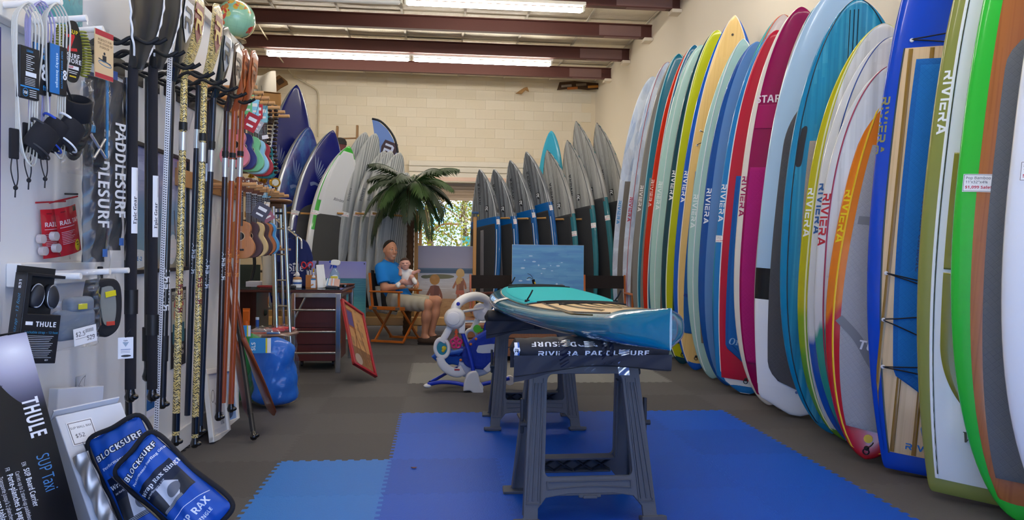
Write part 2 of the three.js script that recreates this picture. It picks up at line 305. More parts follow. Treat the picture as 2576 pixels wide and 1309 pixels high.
// ---------------------------------------------------------------- boards
const NX = 2.7;
const streakTex = (base, dark, light, n, seed) => cv(256, 1024, (g) => {
  seedN = seed; g.fillStyle = base; g.fillRect(0, 0, 256, 1024);
  for (let i = 0; i < n; i++) { g.fillStyle = rnd() < 0.5 ? dark : light; g.globalAlpha = rr(0.05, 0.28); const h = rr(60, 500), w = rr(2, 14), x = rr(-10, 256), y = rr(-200, 1024); g.fillRect(x, y, w, h); g.fillRect(x + 1, y - 30, w * 0.5, h + 60); }
});
const swirlTex = (cols, n, seed) => cv(256, 1024, (g) => { seedN = seed; g.fillStyle = cols[0]; g.fillRect(0, 0, 256, 1024); for (let i = 0; i < n; i++) { g.globalAlpha = rr(0.08, 0.3); g.fillStyle = cols[Math.floor(rnd() * cols.length)]; g.beginPath(); g.ellipse(rr(0, 256), rr(0, 1024), rr(6, 30), rr(10, 70), rr(-.4, .4), 0, 7); g.fill(); } });
const surfTex = {
  tie: swirlTex(['#cfdcee', '#dbe6f2', '#8fa8cf', '#5f86bf', '#e9eef5', '#9aa3b5'], 420, 11),
  teal: streakTex('#1487ab', '#0c6f92', '#7fc0d2', 260, 12), pale: streakTex('#d6d6d2', '#b4b4b0', '#f2f2ee', 200, 13),
  grey: streakTex('#9c9c97', '#6f706e', '#bdbdb6', 300, 14), dark: streakTex('#6d7175', '#3a3d42', '#9ea3a6', 340, 15),
  lgrey: streakTex('#b5b8b5', '#8b8f8e', '#d5d6d2', 240, 16), swirl: swirlTex(['#1c2b7c', '#2f7fb8', '#3c2a80', '#3a63b5', '#151d5c', '#5aa6c9'], 700, 17),
};
const woodTex = (base, lines, seed) => cv(256, 1024, (g) => { seedN = seed; g.fillStyle = base; g.fillRect(0, 0, 256, 1024); for (let i = 0; i < 260; i++) { g.fillStyle = lines; g.globalAlpha = rr(0.03, 0.16); g.fillRect(rr(0, 256), rr(-200, 1000), rr(0.6, 3), rr(100, 700)); } });
const paulownia = woodTex('#e6c799', '#b98f58', 21), bambooTex = woodTex('#b9713a', '#7d431c', 22), mapleTex = woodTex('#e2bf7b', '#bb8c44', 23);
const coat = (tex) => TM(tex, 0.28, { clearcoat: 0.35, clearcoatRoughness: 0.08, specularIntensity: 0.6 });
const padBump = cv(64, 64, (g) => { g.fillStyle = '#999'; g.fillRect(0, 0, 64, 64); g.strokeStyle = '#222'; g.lineWidth = 5; g.beginPath(); g.moveTo(0, 32); g.lineTo(32, 0); g.lineTo(64, 32); g.lineTo(32, 64); g.closePath(); g.stroke(); });
padBump.colorSpace = THREE.NoColorSpace;
const padCache = {};
const padM = (c) => padCache[c] ??= new THREE.MeshPhysicalMaterial({ color: new THREE.Color(c), roughness: 0.85, bumpMap: padBump, bumpScale: 0.0015, side: THREE.DoubleSide });
const tagTexs = [0, 1, 2, 3].map((k) => cv(160, 96, (g) => {
  g.fillStyle = '#fbfaf6'; g.fillRect(0, 0, 160, 96); g.strokeStyle = '#444'; g.lineWidth = 2; g.strokeRect(4, 4, 152, 88);
  g.fillStyle = '#333'; g.font = '20px sans-serif'; g.fillText(['Pop Bamboo', 'Fish - Cut', "Original", "Voyager"][k], 12, 28); g.fillText(['11\'x32"x4⅝', '10\'6"x34"', '10\'6"x32"', '12\'6"x30"'][k], 12, 50);
  g.fillStyle = '#c22038'; g.font = 'bold 22px sans-serif'; g.fillText(['$1,099 Sale!', 'SALE $1,199', 'SALE $999', '$1,299'][k], 12, 78);
}));
const tagMats = tagTexs.map((t) => TM(t, 0.7));
const finM = new THREE.MeshPhysicalMaterial({ color: 0xdfe9e0, roughness: 0.3, transmission: 0.35, thickness: 0, side: THREE.DoubleSide });
const cordM = M('#17171c', 0.7), plugM = M('#e8e8ea', 0.35);
function uvScale(g, a, b) { const u = g.attributes.uv; for (let i = 0; i < u.count; i++) u.setXY(i, u.getX(i) * a, u.getY(i) * b); return g; }

function surface(o) {                                            // the shape of a board: x across, y along from the tail, z out of the deck
  const { L, W } = o, T = o.T ?? 0.115, tm = o.tm ?? 0.48, tfr = o.tf ?? 0.52;
  const f0 = (t) => {
    if (t >= tm) { const s = Math.min(1, (t - tm) / (1 - tm)); return o.nose === 'point' ? (1 - s ** (o.na ?? 2.1)) ** (o.nb ?? 0.88) : (1 - s ** (o.na ?? 2.5)) ** (o.nb ?? 0.6); }
    const s = (tm - t) / tm; return o.tail === 'round' ? (1 - s ** (o.ta ?? 2.6)) ** 0.58 : tfr + (1 - tfr) * (1 - s ** 2.3);
  };
  const td = o.td ?? 0.03, f = (t) => o.tail === 'diamond' && t < td ? 0.12 + (f0(td) - 0.12) * t / td : f0(Math.max(0, Math.min(1, t)));
  const S = { o, L, W, T };
  S.h = (t) => Math.max(0.0008, W / 2 * f(t) * (1 - 0.05 * Math.exp(-Math.max(0, t) * L / 0.01)));
  S.th = (t) => T * (0.34 + 0.66 * Math.max(0, 1 - Math.abs(2 * t - 0.98) ** 3.2)) * (1 - 0.4 * Math.exp(-Math.max(0, t) * L / 0.012)) * (t > 0.985 ? Math.sqrt(Math.max(0.02, (1 - t) / 0.015)) : 1);
  S.rk = (t) => (o.nr ?? 0.13) * Math.max(0, (t - 0.5) / 0.5) ** 2.6 + (o.tr ?? 0.03) * Math.max(0, (0.3 - t) / 0.3) ** 2;
  S.at = (t, phi, off = 0) => { const c = Math.cos(phi), s = Math.sin(phi), e = 2 / (o.nx ?? NX); return V((S.h(t) + off) * Math.sign(c) * Math.abs(c) ** e, t * L, S.rk(t) + (S.th(t) / 2 + off) * Math.sign(s) * Math.abs(s) ** e); };
  S.dz = (t, x) => { const n = o.nx ?? NX; return S.rk(t) + S.th(t) / 2 * Math.max(0, 1 - Math.min(1, Math.abs(x) / S.h(t)) ** n) ** (1 / n); };
  // a place on the rail: side -1 left or 1 right, s metres from the rail's apex over the deck side
  const arcs = {};
  S.rail = (t, s, side = -1, off = 0.003) => {
    const key = Math.round(t * 200); const tab = arcs[key] ??= (() => { const a = [[0, 0]]; let p = S.at(key / 200, 0), d = 0; for (let i = 1; i <= 60; i++) { const q = S.at(key / 200, i / 60 * Math.PI / 2); d += q.distanceTo(p); a.push([d, i / 60 * Math.PI / 2]); p = q; } return a; })();
    let i = 1; while (i < tab.length - 1 && tab[i][0] < s) i++;
    const [d0, p0] = tab[i - 1], [d1, p1] = tab[i], phi = p0 + (p1 - p0) * (s - d0) / Math.max(1e-9, d1 - d0);
    return S.at(t, side < 0 ? Math.PI - phi : phi, off);
  };
  return S;
}
const STEPS = (n) => { const a = []; for (let i = 0; i <= n; i++) a.push(0.5 - 0.5 * Math.cos(Math.PI * i / n)); return a; };
function hull(S, N = 56, Mq = 36) {
  const ts = [0, 0.0015, 0.004, 0.008, ...STEPS(N).filter((t) => t > 0.012 && t < 0.9995), 0.9997];
  const rings = ts.map((t) => { const r = []; for (let j = 0; j < Mq; j++) r.push(S.at(t, j / Mq * Math.PI * 2)); return r; });
  const g = loft(rings, true, 0.75);
  const p = g.attributes.position, u = g.attributes.uv; for (let i = 0; i < p.count; i++) u.setXY(i, p.getX(i) / S.W + 0.5, p.getY(i) / S.L);
  if (S.o.col) { const c = [], k = new THREE.Color(); for (let i = 0; i < p.count; i++) { k.set(S.o.col(p.getY(i) / S.L, p.getX(i) / S.h(p.getY(i) / S.L), p.getZ(i))); c.push(k.r, k.g, k.b); } g.setAttribute('color', new THREE.Float32BufferAttribute(c, 3)); }
  return g;
}
// a patch that lies on the deck between x = fa(t) and x = fb(t), 'off' proud, with its own edge
function patch(S, t0, t1, fa, fb, off = 0.003, nT = 40, nX = 12) {
  const tv = [t0, ...Array.from({ length: nT + 1 }, (_, i) => { const k = i / nT; return t0 + (t1 - t0) * (t1 > 0.97 ? Math.sin(k * Math.PI / 2) : t0 < 0.02 ? 1 - Math.cos(k * Math.PI / 2) : k); }), t1];
  const g = grid(nX + 2, tv.length - 1, (u, v) => {
    const j = Math.round(v * (tv.length - 1)), i = Math.round(u * (nX + 2)), t = tv[j], edge = j === 0 || j === tv.length - 1 || i === 0 || i === nX + 2;
    const k = Math.min(nX, Math.max(0, i - 1)) / nX, x = fa(t) + (fb(t) - fa(t)) * k;
    return V(x, t * S.L, S.dz(t, x) + (edge ? -0.003 : off));
  });
  const p = g.attributes.position, u = g.attributes.uv; for (let i = 0; i < p.count; i++) u.setXY(i, p.getX(i) / 0.8 + 0.5, p.getY(i) / 3.2);
  return g;
}
const roundEnd = (t, t0, t1, r0, r1, L) => { let k = 1; if (r1 && (t1 - t) * L < r1) { const s = 1 - (t1 - t) * L / r1; k *= Math.sqrt(Math.max(0, 1 - s * s)); } if (r0 && (t - t0) * L < r0) { const s = 1 - (t - t0) * L / r0; k *= Math.sqrt(Math.max(0, 1 - s * s)); } return k; };
const shieldPts = [[-.42, .5], [.42, .5], [.5, .1], [.4, -.2], [0, -.55], [-.4, -.2], [-.5, .1]];
const shieldR = (s) => { const a = []; const w = GL.R[0]; for (const p of GL.R.slice(1)) a.push(new THREE.ShapeGeometry(shp(p.map(([x, y]) => [(x - w / 2) * s * .55, (y - .42) * s * .62])))); return join(a); };
const subdiv = (g) => g;
function addParts(t, S, list) {
  const L = S.L;
  for (const q of list) {
    const m = typeof q.c === 'string' ? (q.k === 'pad' ? padM(q.c) : gloss(q.c)) : q.c, t0 = q.t0 ?? 0, t1 = q.t1 ?? 1;
    if (q.k === 'deck') { const a = q.a ?? 0.88, hw = (x) => Math.max(0.0008, Math.min(a * S.h(x), q.max ?? 9) * roundEnd(x, t0, t1, q.r0, q.r1, L) - (q.inset ?? 0)); part(t, q.name ?? 'deck', patch(S, t0, t1, (x) => -hw(x), hw, q.off ?? 0.002, 60, 14), m, q.label); }
    if (q.k === 'line') for (const s of [-1, 1]) { const w = q.w ?? 0.006, a = q.a; part(t, 'pinline', patch(S, t0, t1, (x) => s * a * S.h(x) - w / 2, (x) => s * a * S.h(x) + w / 2, q.off ?? 0.004, 70, 1), m); }
    if (q.k === 'stripe') part(t, q.name ?? 'stringer', patch(S, t0, t1, (x) => Math.max(-.9 * S.h(x), Math.min(.9 * S.h(x), q.x - q.w / 2)), (x) => Math.max(-.9 * S.h(x), Math.min(.9 * S.h(x), q.x + q.w / 2)), q.off ?? 0.006, 30, 1), m);
    if (q.k === 'pad') { const a = q.a ?? 0.8, mx = q.max ?? 9, cut = q.cut ?? 0; const hw = (x) => Math.max(0.001, Math.min(a * S.h(x), mx) * roundEnd(x, t0, t1, q.r0, q.r1, L) * (q.v && (x - t0) * L < q.v ? (x - t0) * L / q.v : 1)); const g = patch(S, t0, t1, (x) => -hw(x), hw, q.off ?? 0.007, 50, 12); uvScale(g, 24, 96); part(t, 'traction_pad', g, m, q.label); }
    if (q.k === 'padline') part(t, 'pad_groove', remap(tubeStrip(q.pts, q.w ?? 0.03), (x, y) => V(x, y, S.dz(y / L, x) + 0.0095)), M(q.c, 0.8));
    if (q.k === 'text') {
      const dn = q.up ? 1 : -1, g = q.s ? lettering(q.s, q.h * 1.35, q.font ?? fontB) : rivieraGeo(q.h); const fy = q.stretch ?? 1;
      part(t, 'lettering', remap(g, (x, y) => q.deck === undefined ? S.rail((q.y + dn * x * fy) / L, q.e + (q.up ? q.h - y : y), q.side ?? -1) : V(q.deck + (q.up ? -y : y), q.y + dn * x * fy, S.dz((q.y + dn * x * fy) / L, q.deck + y) + (q.off ?? 0.0055))), typeof q.c === 'string' ? M(q.c, 0.4) : q.c);
    }
    if (q.k === 'word') { const g = lettering(q.s, q.h, q.font ?? fontB); const w = widthOf(g); part(t, 'lettering', remap(g, (x, y) => V(q.x + (x - w / 2) + y * (q.lean ?? 0), q.y + y, S.dz((q.y + y) / L, q.x + x - w / 2) + (q.off ?? 0.0095))), M(q.c, 0.5)); }
    if (q.k === 'riv') { const g = rivieraGeo(q.h); const w = widthOf(g); part(t, 'lettering', remap(g, (x, y) => V(q.x + x - w / 2, q.y + y, S.dz((q.y + y) / L, q.x + x - w / 2) + 0.0055)), M(q.c, 0.5)); }
    if (q.k === 'logo') {
      const s = q.s; const z = (x, y, e) => S.dz((q.y + y) / L, q.x + x) + e;
      part(t, 'logo_shield', remap(new THREE.ShapeGeometry(shp(shieldPts.map(([x, y]) => [x * s * .82, y * s]))), (x, y) => V(q.x + x, q.y + y, z(x, y, 0.0055))), M(q.c, 0.4));
      part(t, 'logo_letter', remap(shieldR(s), (x, y) => V(q.x + x, q.y + y, z(x, y, 0.0085))), M(q.c2, 0.4));
    }
    if (q.k === 'dot') part(t, q.name ?? 'deck_badge', tf(cyl(q.r, q.r, 0.004, 0, 0, 0, 20), [q.x ?? 0, q.y, S.dz(q.y / L, q.x ?? 0) + 0.005], [Math.PI / 2, 0, 0]), M(q.c, 0.4));
    if (q.k === 'tag') { const w = q.w ?? 0.1, h = q.hh ?? 0.06, g = grid(6, 2, (u, v) => S.rail((q.y + (v - 0.5) * h) / L, q.e + u * w, q.side ?? -1, 0.004 + 0.01 * Math.max(0, u - 0.85))); part(t, 'price_tag', g, tagMats[q.i ?? 0], 'white price tag'); }
    if (q.k === 'leash') { const z = S.dz(q.y / L, q.x ?? 0), x = q.x ?? 0; part(t, 'leash_loop', [tf(new THREE.TorusGeometry(0.016, 0.0035, 8, 16), [x, q.y - 0.02, z + 0.006], [0.3, 0, 0.3]), sph(0.014, x, q.y, z + 0.006, 1, 1, 0.6, 10), tube([[x, q.y, z + .01], [x + .02, q.y + .02, z + .02], [x + .03, q.y + .04, z + .01]], 0.003)], cordM); }
    if (q.k === 'fin') { const x = q.x ?? -0.1, s = q.s ?? 0.085; part(t, 'fin', tf(ext(spl([[0, 0], [0.12 * s / .085, 0], [0.06 * s / .085, s * .6], [-0.02 * s / .085, s], [-0.012 * s / .085, s * .5]], 24), 0.006, 0.001), [x, q.y, S.rk(q.y / L) - S.th(q.y / L) / 2 * 0.97], [-Math.PI / 2, -Math.PI / 2, 0, 'XYZ']), finM, 'pale translucent fin'); }
    if (q.k === 'bungee') {
      const pts = []; q.pts.forEach(([x, y], i) => { const n = q.pts[i + 1] ?? [x, y]; for (let k = 0; k < (q.pts[i + 1] ? 8 : 1); k++) { const X = x + (n[0] - x) * k / 8, Y = y + (n[1] - y) * k / 8; pts.push(V(X, Y, S.dz(Y / L, X) + .017)); } });
      part(t, 'bungee_cord', tube(pts, 0.0038, pts.length * 4, 6), cordM);
      for (const [x, y] of q.pts) if (q.plugs !== false) part(t, 'bungee_plug', tf(lathe([[0, .003], [.008, .003], [.0115, 0], [.0115, -.004]], 16), [x, y, S.dz(y / L, x) + .006], [Math.PI / 2, 0, 0]), plugM);
    }
    if (q.k === 'block') part(t, q.name ?? 'rail_band', (() => { const r = []; for (const tt of STEPS(10)) { const y = t0 + (t1 - t0) * tt; const a = []; for (let j = 0; j < 36; j++) a.push(S.at(y, j / 36 * Math.PI * 2, 0.0015)); r.push(a); } return loft(r, false); })(), m);
    if (q.k === 'handle') part(t, 'carry_grip', remap(new THREE.ShapeGeometry(spl([[-.02, .12], [0, .14], [.02, .12], [.022, 0], [.02, -.12], [0, -.14], [-.02, -.12], [-.022, 0]], 40)), (x, y) => S.rail((q.y + y) / L, q.e + x, q.side ?? -1, 0.004)), M('#20242a', 0.4), 'oval grip sticker');
    if (q.k === 'wing') { // stylised wing: feather strokes
      const gs = []; const s = q.s; for (let i = 0; i < 9; i++) { const a = 1.75 - i * 0.16, l = s * (1 - i * 0.07), y0 = -i * s * 0.06, x0 = i * s * .03; gs.push(new THREE.ShapeGeometry(spl([[x0, y0], [x0 + Math.cos(a) * l * .5 - .008, y0 + Math.sin(a) * l * .5], [x0 + Math.cos(a) * l, y0 + Math.sin(a) * l], [x0 + Math.cos(a) * l * .55 + .014, y0 + Math.sin(a) * l * .5]], 16))); }
      gs.push(new THREE.ShapeGeometry(spl([[-.06, -s * .5], [.0, -s * .42], [.09, -s * .5], [.1, -s * .62], [.02, -s * .56], [-.04, -s * .66]], 24)));
      part(t, 'wing_emblem', remap(join(gs), (x, y) => V(q.x + x, q.y + y, S.dz((q.y + y) / L, q.x + x) + .009)), M(q.c, .5), 'pale grey winged emblem');
    }
  }
}
function tubeStrip(pts, w) { const c = new THREE.SplineCurve(pts.map((p) => new THREE.Vector2(...p))).getPoints(20); return grid(1, 20, (u, v) => { const i = Math.round(v * 20), a = c[Math.max(0, i - 1)], b = c[Math.min(20, i + 1)], d = b.clone().sub(a).normalize(); return V(c[i].x - d.y * w * (u - .5), c[i].y + d.x * w * (u - .5), 0); }); }
function board(o) {                                              // stands from B (tail, on what carries it) towards N, turned by 'a' degrees
  const S = surface(o), t = thing('paddle_board', o.label, o.cat ?? 'paddleboard', [0, 0, 0], 0, o.group);
  part(t, 'hull', hull(S), o.col ? new THREE.MeshPhysicalMaterial({ vertexColors: true, roughness: .22, clearcoat: .6, clearcoatRoughness: .08 }) : typeof o.rail === 'string' ? gloss(o.rail) : o.rail);
  addParts(t, S, o.parts);
  const l = o.N.clone().sub(o.B).normalize(), w = V(Math.cos(R(o.a)), 0, Math.sin(R(o.a))); w.addScaledVector(l, -w.dot(l)).normalize();
  const n = w.clone().cross(l);
  t.quaternion.setFromRotationMatrix(new THREE.Matrix4().makeBasis(w, l, n));
  t.position.copy(o.B);
  const drop = Math.abs(w.y) * S.h(o.tail === 'square' || !o.tail ? 0.001 : 0.02) * .9 + Math.abs(n.y) * S.th(0.01) / 2; t.position.y += o.lift ?? drop;
  t.userData.L = undefined; delete t.userData.L;
  return t;
}
// --- right wall, far to near: left rail's place at mid height gives the depth, the nose's place the lean
const mint = '#a9cfc6', grey = '#7d7c78';
const RIGHT = [
  { px: 1553, tx: 1650, ty: 200, xt: 2.92, rail: TM(surfTex.tie, .3), label: 'pale blue tie-dye board farthest along the right wall, beside the grey back rack', nose: 'round', tail: 'round', parts: [{ k: 'pad', c: '#6d6863', t0: .1, t1: .6, a: .74 }, { k: 'text', y: 1.90, h: .0485, e: .05, c: '#2f8fcf' }] },
  { px: 1577, tx: 1688, ty: 165, xt: 2.92, rail: TM(surfTex.tie, .3), label: 'blue and white tie-dye board with red lettering and a red pinline', nose: 'round', tail: 'round', parts: [{ k: 'pad', c: '#6d6863', t0: .1, t1: .6, a: .6 }, { k: 'line', a: .78, w: .007, c: '#b5484a' }, { k: 'text', y: 1.91, h: .0485, e: .05, c: '#b52a48' }] },
  { px: 1603, tx: 1716, ty: 145, xt: 2.92, rail: grey, label: 'plain grey railed board with white lettering beside the tie-dye boards', nose: 'round', tail: 'round', parts: [{ k: 'deck', c: '#16718a', a: .74 }, { k: 'line', a: .74, w: .012, c: '#9ad0d8' }, { k: 'pad', c: '#8b8782', t0: .08, t1: .58, a: .62 }, { k: 'text', y: 2.02, h: .0485, e: .045, c: '#ece9e2' }] },
  { px: 1628, tx: 1756, ty: 124, xt: 2.95, rail: '#c8250a', label: 'board with a bright red rail and a blue deck', nose: 'round', tail: 'round', parts: [{ k: 'deck', c: '#11638c', a: .78 }, { k: 'line', a: .77, w: .014, c: '#dfe6e6' }, { k: 'line', a: .52, w: .012, c: '#a03c46', t0: .1, t1: .58 }, { k: 'text', y: 2.05, h: .0485, e: .02, c: '#f0d3c8' }] },
  { px: 1647, tx: 1772, ty: 124, xt: 2.95, rail: mint, label: 'pale mint board with faint white lettering next to the red railed one', nose: 'round', tail: 'round', parts: [{ k: 'line', a: .78, w: .008, c: '#e8f1ec' }, { k: 'pad', c: '#6b6259', t0: .08, t1: .56, a: .55 }, { k: 'text', y: 2.00, h: .0485, e: .045, c: '#e9f2ee' }] },
  { px: 1676, tx: 1812, ty: 88, xt: 2.98, rail: '#0b3f4c', label: 'dark teal board with a yellow-green deck panel', nose: 'round', tail: 'round', parts: [{ k: 'deck', c: '#b5bd0a', a: .8 }, { k: 'line', a: .8, w: .01, c: '#e9ebc4' }, { k: 'deck', c: '#0e4a50', a: .55, t0: .06, t1: .62, off: .008, name: 'inner_panel' }, { k: 'text', y: 2.08, h: .0485, e: .05, c: '#f2f3f0' }, { k: 'leash', y: .12 }] },
  { px: 1706, tx: 1856, ty: 52, xt: 3.02, rail: '#0d55b8', label: 'tall blue railed board with a golden wood nose', nose: 'point', tail: 'round', na: 2.5, nb: .74, parts: [{ k: 'deck', c: coat(mapleTex), a: .82 }, { k: 'line', a: .82, w: .01, c: '#e8dcc8' }, { k: 'pad', c: '#0a5aa6', t0: .1, t1: .56, a: .62 }, { k: 'padline', c: '#0b3f92', pts: [[-.2, 1.5], [-.1, 1.47], [.0, 1.4]] }, { k: 'padline', c: '#0b3f92', pts: [[-.2, .75], [-.05, .7], [.1, .55]] }, { k: 'text', y: 2.03, h: .0485, e: .04, c: '#eef2f6' }, { k: 'dot', y: 3.42, r: .012, c: '#2b2317' }, { k: 'leash', y: .14 }, { k: 'dot', y: .22, r: .018, c: '#2a5aa8' }, { k: 'bungee', pts: [[-.23, 2.45], [-.08, 2.38], [-.25, 2.3]] }] },
  { px: 1746, tx: 1878, ty: 110, xt: 3.0, rail: '#a5cbc6', label: 'pale mint board with white pinline and black bungee, in front of the wood nosed one', nose: 'round', na: 2.2, nb: .7, tail: 'round', ta: 2.2, parts: [{ k: 'line', a: .8, w: .009, c: '#f0f5f2' }, { k: 'pad', c: '#7d756b', t0: .1, t1: .6, a: .6 }, { k: 'text', y: 1.75, h: .0485, e: .04, c: '#e7f1ee' }, { k: 'bungee', pts: [[-.1, 2.75], [.08, 2.76], [-.13, 2.6], [.02, 2.58]] }] },
  { px: 1779, tx: 1912, ty: 118, xt: 3.0, rail: '#0d4f9e', label: 'mid blue railed board with a light blue deck and blue pad', nose: 'round', tail: 'round', parts: [{ k: 'deck', c: '#5d8ac6', a: .8 }, { k: 'pad', c: '#0f65a4', t0: .1, t1: .56, a: .58 }, { k: 'text', y: 1.78, h: .0485, e: .045, c: '#edf2f6' }, { k: 'fin', y: .33, x: -.14 }] },
  { px: 1808, tx: 1978, ty: 53, xt: 3.0, rail: '#2f9da0', label: 'teal railed board with an orange pinline and pinkish white deck', nose: 'round', tail: 'round', parts: [{ k: 'deck', c: '#e8d5cb', a: .78 }, { k: 'line', a: .79, w: .012, c: '#d05a35' }, { k: 'pad', c: '#0f5f86', t0: .08, t1: .55, a: .6 }] },
  { px: 1819, tx: 1962, ty: 92, xt: 2.98, rail: '#1f7fc4', label: 'blue board with a wide red stripe and a blue textured pad', nose: 'round', tail: 'diamond', td: .035, tf: .6, parts: [{ k: 'deck', c: '#f1f3f4', a: .84 }, { k: 'deck', c: '#c4213f', a: .81, t0: .035, off: .008, name: 'red_panel' }, { k: 'pad', c: '#0a5cb0', t0: .075, t1: .6, a: .64, v: .14, off: .013 }, { k: 'pad', c: '#0c69bd', t0: .09, t1: .59, a: .56, v: .14, off: .016 }, { k: 'padline', c: '#0b4aa0', pts: [[-.2, 1.5], [-.1, 1.47], [.05, 1.4]] }, { k: 'padline', c: '#0b4aa0', pts: [[-.2, .95], [-.05, .9], [.12, .72]] }, { k: 'text', y: 1.78, h: .0485, e: .03, c: '#eef3f7' }, { k: 'tag', y: 1.3, e: .02, i: 2 }, { k: 'leash', y: .12 }, { k: 'dot', y: .21, r: .017, c: '#2a66b5' }, { k: 'word', s: 'Originals', x: 0, y: .4, h: .055, c: '#9cc6e8', font: fontS, lean: .2, off: .019 }] },
  { px: 1873, tx: 2022, ty: 34, xt: 2.95, rail: '#ece3d4', label: 'cream railed board with a magenta deck and pad', nose: 'round', tail: 'round', parts: [{ k: 'deck', c: '#96004f', a: .85 }, { k: 'pad', c: '#b00b70', t0: .1, t1: .6, a: .8, off: .01 }, { k: 'deck', c: '#a80a5c', a: .82, t0: .7, t1: .76, off: .008, name: 'deck_band' }, { k: 'word', s: 'STAR', x: -.2, y: 2.4, h: .06, off: .013, c: '#eed9e2' }, { k: 'text', y: 1.81, h: .0485, e: .035, c: '#a31a55' }, { k: 'tag', y: 1.67, e: .26, i: 1 }, { k: 'fin', y: .3, x: -.15 }] },
  { px: 1921, xl: 2.555, W: .62, tx: 2072, ty: 26, xt: 2.96, rail: '#b9b2a8', label: 'slim beige grey rail hidden behind the pale blue board', nose: 'round', tail: 'round', parts: [{ k: 'line', a: .84, w: .015, c: '#1f7f92' }, { k: 'deck', c: '#c9c4bc', a: .8 }] },
  { px: 1924, tx: 2110, ty: -8, xt: 3.0, W: .8, T: .125, rail: '#b3d3ec', label: 'pale blue board with a black band and a white tail', nose: 'round', tail: 'diamond', td: .03, tf: .62, col: (t) => t < .262 ? '#f6f7f9' : '#b3d3ec', parts: [{ k: 'block', c: '#17171a', t0: .262, t1: .337, name: 'black_band' }, { k: 'block', c: '#f6f7f9', t0: .06, t1: .262, name: 'white_tail' }, { k: 'pad', c: '#56565a', t0: .06, t1: .76, a: .7, r0: .18, r1: .4, off: .011 }, { k: 'dot', y: .17, r: .01, c: '#5c79b5' }] },
  { px: 2003, tx: 2162, ty: 16, xt: 3.02, W: .82, rail: '#0f84b0', label: 'teal streaked board with black pinlines and a tan pad', nose: 'round', na: 2.3, tail: 'round', parts: [{ k: 'deck', c: coat(surfTex.teal), a: .88 }, { k: 'line', a: .86, w: .007, c: '#0b1c26' }, ...[-.04, -.015, .01].map((x) => ({ k: 'stripe', x, w: .005, c: '#0b1c26', t0: .55, t1: .975 })), { k: 'pad', c: '#a5988a', t0: .1, t1: .68, a: .66 }, { k: 'handle', y: 1.93, e: .1 }, { k: 'text', s: 'SUPERFLY', y: 2.03, h: .022, e: .088, c: '#e9d7d7' }] },
  { px: 2040, tx: 2227, ty: 79, xt: 3.02, W: .78, rail: '#bcb508', label: 'yellow-green board with white lettering and a white pinline', nose: 'round', tail: 'round', col: (t) => t < .2 ? '#5f9b2a' : t < .3 ? '#8aab1c' : '#bdb608', parts: [{ k: 'line', a: .86, w: .01, c: '#ece9a8' }, { k: 'deck', c: coat(surfTex.pale), a: .82 }, { k: 'text', y: 1.62, h: .0485, e: .03, c: '#f3f3e6' }, { k: 'fin', y: .5, x: -.2 }] },
  { px: 2071, tx: 2246, ty: 112, xt: 3.02, W: .76, rail: '#d8d9d8', label: 'white streaked board with a navy pinline and a blue tail', nose: 'round', tail: 'round', col: (t, x) => t < .24 + .12 * Math.max(0, 1 + x) ? '#1452b0' : '#dcdddc', parts: [{ k: 'deck', c: coat(surfTex.pale), a: .84, t0: .4 }, { k: 'line', a: .8, w: .007, c: '#2a4a8c' }, { k: 'pad', c: '#75726f', t0: .1, t1: .62, a: .5 }, { k: 'text', y: 1.64, h: .0485, e: .03, c: '#2a5f9e' }, { k: 'fin', y: .42, x: -.2 }] },
  { px: 2100, tx: 2248, ty: 180, xt: 3.02, W: .76, rail: '#d6d6d4', label: 'white board with red lettering and a sea green tail', nose: 'round', tail: 'round', col: (t, x) => t < .3 + .1 * Math.max(0, 1 + x) ? '#2f9a84' : '#dad9d6', parts: [{ k: 'line', a: .84, w: .009, c: '#a02844' }, { k: 'deck', c: coat(surfTex.pale), a: .8, t0: .45 }, { k: 'text', y: 1.57, h: .0485, e: .025, c: '#c02a35' }] },
  { px: 2132, tx: 2236, ty: 232, xt: 2.96, W: .76, L0: 2.55, rail: '#e07c12', label: 'orange board with a red tail, yellow pinline and worn grey pad', nose: 'round', tail: 'round', bxo: -.13, ta: 2.0, col: (t, x) => t < .3 + .13 * Math.max(0, 1 + x) ? '#c01426' : '#df7810', parts: [{ k: 'line', a: .86, w: .011, c: '#f2c416' }, { k: 'pad', c: '#a3a4a8', t0: .065, t1: .72, a: .74 }, { k: 'padline', c: '#7e8085', w: .05, pts: [[-.26, 1.38], [-.15, 1.37], [.02, 1.28], [.2, 1.2]] }, { k: 'padline', c: '#7e8085', w: .05, pts: [[-.27, .78], [-.15, .68], [.0, .5], [.2, .42]] }, { k: 'word', s: 'TURBO', x: -.02, y: .62, h: .055, lean: .15, c: '#ececf0', off: .0125 }, { k: 'text', y: 1.56, h: .0485, e: .03, c: '#f0cf10' }, { k: 'dot', y: .12, r: .024, c: '#efc915' }, { k: 'leash', y: .065 }] },
